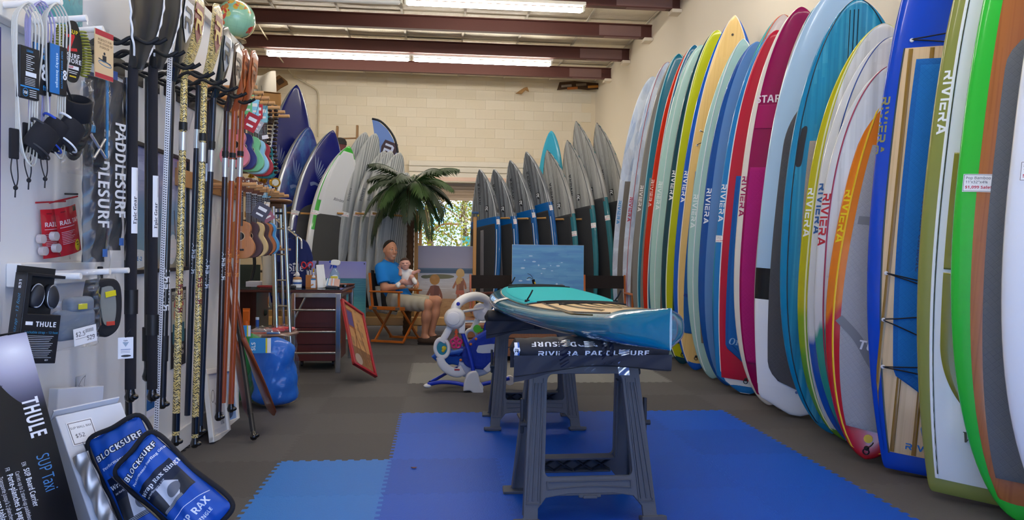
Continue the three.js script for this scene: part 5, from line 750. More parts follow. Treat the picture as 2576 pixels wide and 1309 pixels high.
pouch('wrapped_tie_down', 'grey goods in a clear bag with a handwritten price label', 'bag', PX(186, 678, -1.32), 1.25, .24, .29, .1, (t) => {
  part(t, 'goods', [bx(.17, .11, .05, 0, -.2, 0, .02), bx(.12, .06, .05, .02, -.13, 0, .02)], M('#75808f', .7)); part(t, 'goods_label', bx(.04, .02, .004, .01, -.135, .03, .001), M('#d8cf2a', .5));
  const g = part(t, 'price_label', tf(bx(.105, .062, .002, -.03, -.235, .056, .0005), [0, 0, 0], [0, 0, .1]), M('#f6f6f4', .6)); part(g, 'label_print', tf(face(.1, .058, -.03, -.235, .0578), [0, 0, 0], [0, 0, .1]), TM(cv(200, 116, (c) => { c.fillStyle = '#f7f7f5'; c.fillRect(0, 0, 200, 116); c.fillStyle = '#222'; c.font = '46px sans-serif'; c.fillText('$2.5', 10, 56); c.fillText('529', 108, 98); for (let i = 0; i < 16; i++) c.fillRect(98 + i * 5, 14, (i % 3) + 1, 26); c.fillRect(8, 70, 180, 2); }), .6)); });
pouch('wrapped_case', 'black mesh pouch with a yellow tag in its window, right end of the lower pegs', 'pouch', PX(258, 690, -1.3), 1.05, .12, .24, .07, (t) => {
  part(t, 'pouch_body', tf(ext(spl([[-.045, -.03], [.035, -.03], [.055, -.1], [.045, -.2], [0, -.235], [-.03, -.21], [-.055, -.11]], 40), .05, .008), [0, 0, 0]), M('#1d1e22', .8));
  part(t, 'window', tf(ext(spl([[-.03, -.05], [.015, -.05], [.03, -.12], [.02, -.19], [-.02, -.19], [-.036, -.11]], 30), .004), [0, 0, .037]), M('#8a8c86', .3)); part(t, 'yellow_tag', tf(bx(.045, .022, .003, -.008, -.075, .042, .001), [0, 0, 0], [0, 0, .15]), M('#e3d21c', .5)); part(t, 'red_label', bx(.035, .016, .003, .004, -.19, .042, .001), M('#c43', .5)); part(t, 'hang_loop', bx(.02, .06, .012, -.01, .0, 0, .004), blackCloth); });
{ const c = thing('hang_tag', 'white card tag hanging from the nearest foam grip paddle', 'tag', P(316, 876, 3.1), .5); part(c, 'card', bx(.055, .085, .002), M('#f7f8fa', .5)); part(c, 'card_print', face(.053, .083, 0, 0, .0016), TM(cv(106, 166, (g) => { g.fillStyle = '#f7f8fa'; g.fillRect(0, 0, 106, 166); g.fillStyle = '#20242a'; g.font = 'bold 14px serif'; g.fillText('Epic', 38, 28); g.fillText('Gear', 36, 44); g.fillStyle = '#9fb0c0'; g.beginPath(); g.moveTo(30, 36); g.lineTo(76, 36); g.lineTo(53, 74); g.fill(); g.fillStyle = '#2c5f9c'; g.fillRect(18, 92, 70, 4); g.fillStyle = '#99a'; for (let i = 0; i < 4; i++) g.fillRect(18, 102 + i * 6, 66, 2); g.fillStyle = '#1c1e22'; g.beginPath(); g.ellipse(56, 146, 36, 9, 0, 0, 7); g.fill(); }), .5)); part(c, 'string', tube([[0, .04, 0], [.005, .06, .005], [.02, .075, -.01]], .0015, 12, 5), cordM); }
for (const [d, x, yy, lab] of [[3.2, 352, 560, 'white sleeve label wrapped on the nearest foam grip shaft']]) { }
{ const mk = (px, py, d, lab) => { const c = P(px, py, d); const t = thing('grip_label', lab, 'label', c, .9); part(t, 'sleeve', (() => { const g = new THREE.CylinderGeometry(.0232, .0232, .27, 24, 1, true, -.55, 1.35); return g; })(), TM(cv(64, 512, (g) => { g.fillStyle = '#f3f4f6'; g.fillRect(0, 0, 64, 512); vtext(g, 'Epic Gear', 46, 440, 'bold 44px serif', '#1c1d22', -Math.PI / 2); for (let y = 20; y < 180; y += 5) { g.fillStyle = '#9a9ba2'; g.fillRect(44, y, 14, 2); } }), .5)); }; mk(331, 505, 3.2, 'white sleeve label with bold lettering on the nearest foam grip shaft'); mk(384, 520, 3.42, 'white sleeve label with bold lettering on the second foam grip shaft'); }
// boxes and bags on the floor at the lower left
{
  const t = thing('roof_carrier_box', 'big black carton with a glowing beach picture, leaning at the lower left', 'box');
  // its front face, found from three of its corners
  const TLc = P(-95, 868, 2.28), TRc = P(66, 836, 2.45), BRc = P(212, 1370, 2.41); const u = TRc.clone().sub(TLc), vv2 = BRc.clone().sub(TRc); const w = .62, h = vv2.length() * 1.25; vv2.normalize(); u.addScaledVector(vv2, -u.dot(vv2)).normalize(); const n = u.clone().cross(vv2.clone().negate());
  t.quaternion.setFromRotationMatrix(new THREE.Matrix4().makeBasis(u, vv2.clone().negate(), n)); t.position.copy(TRc);
  part(t, 'carton', bx(w, h, .16, -w / 2, -h / 2, -.081, .004), M('#101014', .35));
  part(t, 'carton_flap', tf(bx(w - .02, .004, .14, -w / 2, .006, -.08, .001), [0, 0, 0], [.08, 0, 0]), M('#15151a', .5));
  const S2 = 1400; // print, 620 mm across
  const tex = cv(1240, Math.round(1240 * h / w), (g, W, H) => {
    const k = W / .62, X = (m) => - m * k, Y = (m) => m * k; g.fillStyle = '#0f0f13'; g.fillRect(0, 0, W, H); g.translate(W, 0); g.scale(1.8, 1);
    let q = g.createRadialGradient(X(.03), Y(.05), 10, X(.03), Y(.08), k * .17); q.addColorStop(0, '#f2f2fa'); q.addColorStop(.3, '#b9b8cc'); q.addColorStop(.75, '#54546a'); q.addColorStop(1, '#0f0f13'); g.fillStyle = q; g.beginPath(); g.moveTo(0, 0); g.lineTo(X(.075), 0); g.lineTo(X(.08), Y(.05)); g.quadraticCurveTo(X(.07), Y(.2), X(.0), Y(.26)); g.lineTo(0, Y(.26)); g.fill(); g.fillStyle = '#2b2b36'; g.fillRect(X(.085), Y(.145), k * .022, 4); g.fillRect(X(.078), Y(.135), 5, k * .012);
    vtext(g, 'THULE', X(.04), Y(.2), 'bold ' + Math.round(k * .04) + 'px sans-serif', '#f6f6f8'); vtext(g, 'SUP Taxi', X(.04), Y(.375), Math.round(k * .03) + 'px sans-serif', '#4a86c2');
    const L = ['SUP Board Carrier', 'Carries up to 2 stand-up paddleboards (up to 34" wide)', 'Porte-planches à pagaie', 'Transporte jusqu\'à 2 planches', 'Soporte para tablas de SUP', 'Transporta hasta 2 tablas', 'Suporte de pranchas de SUP', 'Transporta até 2 pranchas'];
    L.forEach((s, i) => vtext(g, s, X(.066 + i * .0135), Y(.4), (i % 2 ? '' : 'bold ') + Math.round(k * (i % 2 ? .0095 : .0135)) + 'px sans-serif', '#eceef2')); ['EN', 'FR', 'ES', 'PT'].forEach((s, i) => vtext(g, s, X(.066 + i * .027), Y(.38), Math.round(k * .01) + 'px sans-serif', '#eceef2'));
    for (const [x0, y0, s] of [[.2, .33, 1], [.26, .52, 1]]) { g.strokeStyle = '#c9cbd8'; g.lineWidth = k * .03; g.lineCap = 'round'; g.beginPath(); g.moveTo(X(x0), Y(y0)); g.quadraticCurveTo(X(x0 - .04), Y(y0 + .05), X(x0 - .04), Y(y0 + .34)); g.stroke(); g.strokeStyle = '#26262e'; g.lineWidth = k * .018; g.stroke(); g.strokeStyle = '#e9ebf4'; g.lineWidth = k * .004; g.beginPath(); g.moveTo(X(x0 - .02), Y(y0 - .02)); g.quadraticCurveTo(X(x0 - .065), Y(y0 + .05), X(x0 - .058), Y(y0 + .36)); g.stroke(); g.fillStyle = '#8d8f9c'; g.fillRect(X(x0 + .04), Y(y0 + .04), k * .04, k * .03); g.fillStyle = '#dfe1ea'; g.beginPath(); g.arc(X(x0 - .012), Y(y0 + .05), k * .009, 0, 7); g.fill(); }
  });
  part(t, 'front_print', face(w, h, -w / 2, -h / 2, .0008), TM(tex, .3));
}
{
  const t = thing('white_carton', 'plain white carton with a handwritten price label behind the blue bags', 'box');
  const TLc = P(139, 1048, 2.62), TRc = P(300, 1000, 2.8), BLc = P(236, 1330, 2.5); const u = TRc.clone().sub(TLc), v2 = BLc.clone().sub(TLc).normalize(), w = u.length(); u.addScaledVector(v2, -u.dot(v2)).normalize(); const up = v2.clone().negate(), n = u.clone().cross(up), h = .62;
  t.quaternion.setFromRotationMatrix(new THREE.Matrix4().makeBasis(u, up, n)); t.position.copy(TLc);
  const wm = M('#dfe4ec', .7);
  part(t, 'carton', bx(w, h, .12, w / 2, -h / 2, -.06, .004), wm);
  part(t, 'top_flap', tf(bx(w, .006, .11, w / 2, 0, -.055, .001), [0, .02, 0], [-.35, 0, 0]), M('#d6dae2', .7)); part(t, 'flap_edge', tf(bx(w * .8, .008, .004, w * .5, .016, -.02), [0, 0, 0], [0, 0, .03]), M('#8a6a4c', .8));
  const l = part(t, 'price_label', tf(bx(.085, .085, .001, .065, -.075, .0012), [0, 0, 0], [0, 0, 0]), M('#f4f5f6', .6)); part(l, 'label_print', face(.083, .083, .065, -.075, .0022), TM(cv(170, 170, (g) => { g.fillStyle = '#f5f6f8'; g.fillRect(0, 0, 170, 170); g.strokeStyle = '#26282c'; g.lineWidth = 4; g.strokeRect(8, 8, 154, 154); g.fillStyle = '#26282c'; g.font = '22px sans-serif'; g.fillText('SUP WALL RAX', 12, 54); g.font = '40px sans-serif'; g.fillText('$52', 30, 120); }), .6));
  const c = part(t, 'lower_label', face(.13, .2, .15, -.34, .0015), TM(cv(260, 400, (g) => { g.fillStyle = '#e9edf3'; g.fillRect(0, 0, 260, 400); g.strokeStyle = '#1c1d22'; g.lineWidth = 9; g.beginPath(); g.moveTo(60, 220); g.quadraticCurveTo(150, 250, 190, 190); g.moveTo(90, 150); g.lineTo(130, 200); g.lineTo(180, 170); g.stroke(); g.beginPath(); g.arc(86, 138, 10, 0, 7); g.fill(); vtext(g, 'S.U.P. Rack', 40, 120, '28px sans-serif', '#1c1d22'); }), .6));
  const t2 = thing('white_carton', 'second white carton edge, peeking out above the labelled white one', 'box', [0, 0, 0]); const a = P(130, 1020, 2.95), b = P(212, 988, 3.05); part(t2, 'carton', tf(bx(.2, .55, .05, 0, -.275, 0, .004), [(a.x + b.x) / 2 + .01, a.y + .05, (a.z + b.z) / 2 - .05], [-.12, 1.1, .0]), M('#e4e8ee', .7));
}
function rackBag(label, TL, TR, BR, silverStrip) {
  const t = thing('roof_rack_bag', label, 'bag'); const u = TR.clone().sub(TL), v2 = BR.clone().sub(TR), w = u.length(), h = v2.length(); v2.normalize(); u.addScaledVector(v2, -u.dot(v2)).normalize(); const up = v2.clone().negate(), n = u.clone().cross(up);
  t.quaternion.setFromRotationMatrix(new THREE.Matrix4().makeBasis(u, up, n)); t.position.copy(TL);
  const tex = cv(512, Math.round(512 * h / w), (g, W, H) => {
    g.fillStyle = '#0d4fae'; g.fillRect(0, 0, W, H); g.fillStyle = '#0b1830'; g.fillRect(W * .08, H * .3, W * .84, H * .33); g.fillStyle = '#2a2c32'; g.fillRect(W * .1, H * .46, W * .8, H * .16); g.fillStyle = '#c9ccd2'; g.beginPath(); g.moveTo(W * .3, H * .6); g.lineTo(W * .36, H * .42); g.lineTo(W * .6, H * .42); g.lineTo(W * .75, H * .5); g.lineTo(W * .62, H * .6); g.fill(); g.fillStyle = '#6d7078'; g.beginPath(); g.ellipse(W * .58, H * .53, W * .16, H * .05, -.3, 0, 7); g.fill();
    g.save(); g.translate(W * .05, H * .17); g.rotate(-.1); g.font = 'bold ' + Math.round(W * .16) + 'px sans-serif'; g.lineWidth = 14; g.strokeStyle = '#0a0c14'; g.strokeText('BLOCKSURF', 0, 0); g.fillStyle = '#f2f3f6'; g.fillText('BLOCKSURF', 0, 0); g.font = 'bold ' + Math.round(W * .072) + 'px serif'; g.fillText('Performance Surfing Gear', W * .02, H * .07); g.restore();
    g.fillStyle = '#e9ebee'; g.font = 'bold ' + Math.round(W * .12) + 'px serif'; g.fillText('Wrap Rax Single', W * .07, H * .38); g.font = Math.round(W * .05) + 'px sans-serif'; g.fillText('For Surfboards & SUP', W * .12, H * .42);
    for (let i = 0; i < 3; i++) g.fillRect(W * .14, H * (.605 + i * .009), W * .5, 3);
    g.font = 'bold ' + Math.round(W * .19) + 'px sans-serif'; g.fillText('SUP RAX', W * .1, H * .83); g.font = 'bold ' + Math.round(W * .1) + 'px sans-serif'; g.fillText('SINGLE', W * .42, H * .9); g.strokeStyle = '#e9ebee'; g.lineWidth = 6; g.beginPath(); g.moveTo(W * .05, H * .72); g.quadraticCurveTo(W * .5, H * .68, W * .95, H * .76); g.stroke();
  });
  const f = (zz, k) => grid(16, 30, (a, b) => { const e = Math.sin(a * Math.PI) ** .45 * Math.sin(Math.min(1, b * 1.0) * Math.PI) ** .3; return V(a * w, -b * h, zz * (.045 * e + .006 * Math.sin(b * 14 + a * 4 + k) * e + .004 * Math.sin(a * 19 + b * 7))); }, (a, b) => [a, 1 - b]);
  part(t, 'bag_front', f(1, label.length), TM(tex, .5)); part(t, 'bag_back', f(-1, 2), M('#0d47a0', .6));
  part(t, 'binding', [tube([[0, 0, 0], [w / 2, .002, .012], [w, 0, 0], [w + .002, -h / 2, .0], [w, -h, 0], [w / 2, -h - .002, .0], [0, -h, 0], [-.002, -h / 2, 0]], .008, 120, 8, true)], blackCloth);
  part(t, 'side_gusset', grid(6, 20, (a, b) => V(-.015 * Math.sin(a * 3.14), -b * h, -.05 + a * .09)), M('#16264a', .4));
  if (silverStrip) part(t, 'foil_strap', grid(6, 30, (a, b) => V(-.03 + (a - .5) * .05, -.03 - b * h * .9, .02 + .006 * Math.sin(b * 31 + a * 5) + .01 * Math.sin(a * 3.14))), new THREE.MeshPhysicalMaterial({ color: 0xd8d2cb, metalness: .7, roughness: .42, side: THREE.DoubleSide }), 'crinkled silver strap');
  return t;
}
rackBag('blue roof rack bag at the back, with a crinkled silver strap down its side', P(222, 1112, 2.6), P(352, 1048, 2.62), P(505, 1390, 2.5), true);
rackBag('front blue roof rack bag with a black bound edge, its tip cut off below', P(290, 1190, 2.42), P(374, 1083, 2.44), P(580, 1268, 2.36), false);
single('blue_door_edge', 'narrow dark blue edge at the far left border', 'panel', bx(.01, .72, .03, 0, 0, 0, .003), M('#1c1f7a', .5), PX(1, 340, -1.47).add(V(0, 0, .02)));
// globe on top of the partition
{
  const c = P(594, 40, 5.6), t = thing('globe', 'old world globe standing on top of the partition', 'globe', [c.x, 2.702, c.z]);
  const gt = cv(1024, 512, (g) => { g.fillStyle = '#8fc3a4'; g.fillRect(0, 0, 1024, 512); seedN = 19; const cols = ['#d9a93a', '#cf4a3c', '#d8c25a', '#c97f3a', '#b9c26a', '#d96a4a']; for (const [x, y, sx, sy] of [[200, 150, 90, 70], [260, 320, 50, 90], [560, 250, 70, 110], [560, 110, 60, 40], [720, 130, 150, 80], [860, 330, 55, 38], [420, 60, 40, 26]]) for (let i = 0; i < 22; i++) { g.fillStyle = cols[Math.floor(rnd() * cols.length)]; g.beginPath(); g.ellipse(x + rr(-.7, .7) * sx, y + rr(-.7, .7) * sy, rr(10, 34), rr(8, 26), rr(0, 3), 0, 7); g.fill(); } g.fillStyle = '#d23a32'; g.beginPath(); g.ellipse(864, 332, 46, 30, .3, 0, 7); g.fill(); g.strokeStyle = '#6f9f86'; g.lineWidth = 1; for (let i = 0; i < 12; i++) { g.beginPath(); g.moveTo(i * 86, 0); g.lineTo(i * 86, 512); g.stroke(); } for (let i = 1; i < 6; i++) { g.beginPath(); g.moveTo(0, i * 86); g.lineTo(1024, i * 86); g.stroke(); } });
  const r = .134; part(t, 'ball', tf(new THREE.SphereGeometry(r, 40, 28), [0, r + .03, 0], [.3, -2.3, .25]), TM(gt, .25, { clearcoat: .5 }));
  part(t, 'stand', [lathe([[0, 0], [.075, 0], [.07, .012], [.03, .02], [.028, .04]], 24)], M('#b89a6a', .4)); part(t, 'meridian', tf(new THREE.TorusGeometry(r + .006, .004, 8, 50, Math.PI), [0, r + .03, 0], [0, .6, -1.2]), M('#c9b98a', .3, { metalness: .6 }));
}
// ukuleles
const bodyPts = []; for (let i = 0; i <= 40; i++) { const u = i / 40, y = u * .235; const w = u < .5 ? .088 * Math.sqrt(Math.max(0, 1 - ((u - .27) / .27) ** 2)) : 0; bodyPts.push([w, y]); }
const ukeShape = spl([[0, 0], [.05, .006], [.082, .04], [.086, .08], [.072, .115], [.056, .142], [.057, .165], [.063, .19], [.054, .222], [.025, .236], [0, .238], [-.025, .236], [-.054, .222], [-.063, .19], [-.057, .165], [-.056, .142], [-.072, .115], [-.086, .08], [-.082, .04], [-.05, .006]], 90);
function uke(label, pos, ry, topM, sideM, bridge, neckM) {
  const t = thing('ukulele', label, 'ukulele', pos, ry);
  part(t, 'body', ext(ukeShape, .055, .003), sideM);
  const top = part(t, 'soundboard', tf(ext(ukeShape, .003), [0, .0, .033]), topM);
  part(top, 'sound_hole', disc(.025, .002, 0, .142, .0352), M('#14100d', .9)); part(top, 'rosette', tf(new THREE.TorusGeometry(.028, .0018, 6, 32), [0, .142, .0355]), M('#d8c39a', .5));
  part(t, 'neck', bx(.034, .2, .022, 0, .33, .018, .008), neckM); part(t, 'fingerboard', bx(.035, .225, .005, 0, .32, .0335, .001), M('#2c1d15', .5));
  for (let i = 0; i < 12; i++) part(t, 'fret', bx(.034, .0018, .002, 0, .425 - .19 * (1 - 2 ** (-i / 9)) * 1.15, .0368), silver);
  part(t, 'headstock', tf(ext(shp([[-.02, .43], [.02, .43], [.032, .46], [.03, .51], [.014, .525], [-.014, .525], [-.03, .51], [-.032, .46]]), .013, .002), [0, 0, .016]), neckM);
  for (const s of [-1, 1]) for (const y of [.465, .497]) part(t, 'tuner', [rod([s * .02, y, .016], [s * .044, y, .016], .003, 8), tf(cyl(.0085, .0085, .006, 0, 0, 0, 14), [s * .049, y, .016], [0, 0, Math.PI / 2]), disc(.004, .01, s * .018, y, .026)], M('#ece8dc', .35));
  part(t, 'nut', bx(.034, .004, .008, 0, .43, .034), M('#efe9d8', .4));
  part(t, 'bridge', bridge ? tf(ext(spl([[-.035, .05], [-.02, .058], [0, .05], [.02, .058], [.035, .05], [.02, .046], [0, .044], [-.02, .046]], 30), .006), [0, 0, .038]) : [bx(.05, .012, .007, 0, .055, .038, .002), bx(.04, .003, .004, 0, .058, .043)], M('#1e1612', .5));
  for (let i = 0; i < 4; i++) part(t, 'string', rod([-.012 + i * .008, .055, .043], [-.01 + i * .0066, .43, .0385], .0006, 5), M('#e8e6e0', .3));
  return t;
}
const koa = TM(woodTex('#c27a38', '#7a3c14', 51), .4), darkKoa = M('#4a231b', .45), spruce = M('#e2c183', .5), mahog = M('#6b3a22', .5), paintM = (c) => M(c, .35, { clearcoat: .5 });
[['#ef8a96', 'pink ukulele, front-most in the upper row'], ['#14256e', 'navy blue ukulele behind the pink one in the upper row'], ['#7fd193', 'mint green ukulele, third in the upper row'], ['#9fd2ec', 'pale blue ukulele, fourth in the upper row'], ['#b01822', 'red ukulele in the upper row beside the teal one'], ['#149096', 'teal ukulele, last in the upper row']].forEach(([c, lab], i) => { const p = P(591 + [0, 18, 35, 47, 58, 67][i] * 1.12, 421 + i * 5.5, 4.95 + i * .17); uke(lab, p, .12, paintM(c), paintM(c), true, M(c, .5)); });
[[koa, koa, 'brown wood grained ukulele with a sound hole, front of the lower row'], [darkKoa, darkKoa, 'dark brown ukulele behind the wood grained one'], [spruce, M('#d8b878', .5), 'cream topped ukulele in the middle of the lower row'], [darkKoa, darkKoa, 'dark brown ukulele between the cream one and the orange brown one'], [TM(woodTex('#c8722c', '#8a4416', 52), .4), mahog, 'orange-brown ukulele next to the light blue one'], [paintM('#52a8dc'), paintM('#3f97cf'), 'light blue ukulele, last in the lower row']].forEach(([a, b, lab], i) => { const p = P(605 + [0, 19, 32, 43, 53, 61][i] * 1.1, 650 - i * 2, 4.95 + i * .17); uke(lab, p, .12, a, b, false, i === 5 ? M('#5aa9d6', .5) : mahog); });
// uke racks: a board on the wall's end with dowels
for (const [y, lab] of [[2.215, 'upper wooden dowel rack carrying the coloured ukuleles'], [1.6, 'lower wooden dowel rack carrying the wooden ukuleles']]) {
  const t = thing('ukulele_rack', lab, 'rack'); const bw = M('#c9955c', .6);
  part(t, 'back_board', bx(.025, .1, 1.35, -1.487, y, -5.05, .004), bw);
  if (y < 2) part(t, 'end_board', bx(.02, .13, .02, -1.47, y + .02, -4.38, .004), bw);
  for (let i = 0; i < 7; i++) { const d = 4.86 + i * .17, x0 = -1.475, x1 = -1.16; part(t, 'dowel', rod([x0, y - .005, -d], [x1, y + .005, -d], .0125, 12), M('#cf9a62', .55)); }
}
// tags, necklaces and cards hanging there
{
  const tagAt = (px, py, d, w, h, c, lab, rz = 0) => { const t = thing('paper_tag', lab, 'tag', P(px, py, d), .1); t.rotation.z = rz; part(t, 'card', bx(w, h, .002), M(c, .6)); part(t, 'card_print', [face(w * .6, h * .2, 0, h * .18, .0016), face(w * .5, h * .12, 0, -h * .2, .0016)], M('#f4f1ea', .6)); part(t, 'string', rod([0, h / 2, 0], [-.02, h / 2 + .14, 0], .0012, 5), cordM); };
  tagAt(624, 268, 4.85, .05, .1, '#6fcf8a', 'mint green tag on the upper ukulele rack'); tagAt(641, 272, 5.0, .05, .11, '#8fd0e4', 'pale blue tag beside the mint one'); tagAt(652, 281, 5.2, .045, .1, '#c22a34', 'small red tag on the upper rack'); tagAt(664, 287, 5.4, .05, .12, '#8ccbd8', 'pale blue tag nearest the bead necklaces');
  tagAt(632, 308, 4.8, .085, .11, '#b5202a', 'red and silver card hanging over the upper ukulele necks', -.45); tagAt(648, 318, 4.95, .05, .08, '#b9bcc0', 'grey card with small photos beside the red card', -.5); tagAt(667, 345, 5.1, .04, .025, '#eceae4', 'small white tag dangling over the upper ukulele necks', .2);
  tagAt(657, 533, 4.75, .09, .1, '#4a4650', 'photo card hanging from the lower ukulele rack', -.5); tagAt(671, 540, 4.85, .07, .09, '#a0606c', 'pinkish photo card overlapping the photo card', .55); tagAt(671, 520, 4.9, .035, .06, '#ecd9b8', 'cream music card behind the photo cards', -.1); tagAt(663, 482, 5.5, .055, .09, '#9fd4e8', 'pale blue tag on the last lower headstock');
  for (const [px, lab] of [[676, 'dark wooden bead necklace, left of the pair'], [691, 'dark wooden bead necklace, right one of the pair']]) { const t = thing('bead_necklace', lab, 'necklace'); const n = 17; for (let s = 0; s < 2; s++) for (let i = 0; i < n; i++) { const p = P(px + s * 4 + 2 * Math.sin(i * .5), 268 + i * 10.4, 5.7 - s * .03); part(t, 'bead', sph(.0115, p.x, p.y, p.z, 1, 1, 1, 10), M('#2c1813', .35)); } }
}
// white framed pictures on the floor
{
  const fr = (label, tl, tr, br, tex, m) => { const t = thing('framed_picture', label, 'picture'); const u = tr.clone().sub(tl), v2 = br.clone().sub(tr), w = u.length(), h = v2.length(); v2.normalize(); u.addScaledVector(v2, -u.dot(v2)).normalize(); const up = v2.clone().negate(), n = u.clone().cross(up); t.quaternion.setFromRotationMatrix(new THREE.Matrix4().makeBasis(u, up, n)); t.position.copy(tl); const f = .035;
    part(t, 'frame', [bx(f, h, .03, f / 2, -h / 2, 0, .004)], m); part(t, 'frame', bx(f, h, .03, w - f / 2, -h / 2, 0, .004), m); part(t, 'frame', bx(w, f, .03, w / 2, -f / 2, .001, .004), m); part(t, 'frame', bx(w, f, .03, w / 2, -h + f / 2, .001, .004), m); part(t, 'picture', face(w - f, h - f, w / 2, -h / 2, .0), TM(tex, .5)); part(t, 'backing', bx(w - .01, h - .01, .006, w / 2, -h / 2, -.012), M('#b09a7a', .8)); return t; };
  const sketch = cv(300, 500, (g) => { g.fillStyle = '#dfe3ea'; g.fillRect(0, 0, 300, 500); g.fillStyle = '#eef1f5'; g.fillRect(40, 60, 220, 380); g.strokeStyle = '#4a4c54'; g.lineWidth = 5; g.beginPath(); g.ellipse(90, 190, 26, 46, .3, 0, 7); g.stroke(); g.beginPath(); g.moveTo(110, 240); g.quadraticCurveTo(160, 300, 220, 330); g.quadraticCurveTo(190, 380, 240, 420); g.stroke(); g.fillStyle = '#7d8494'; g.globalAlpha = .5; g.fillRect(180, 330, 70, 90); });
  const blueArt = cv(300, 500, (g) => { g.fillStyle = '#7fa2d8'; g.fillRect(0, 0, 300, 500); g.fillStyle = '#aebfe0'; g.fillRect(30, 40, 240, 300); g.fillStyle = '#2e4a7a'; g.beginPath(); g.ellipse(140, 400, 90, 60, 0, 0, 7); g.fill(); });
  fr('white framed pencil sketch leaning on the wall at the floor', P(513, 930, 4.72), P(556, 903, 5.1), P(574, 1073, 5.05), sketch, whitePaint); fr('white framed blue picture leaning behind the pencil sketch', P(548, 925, 5.1), P(584, 903, 5.45), P(597, 1045, 5.4), blueArt, whitePaint);
}
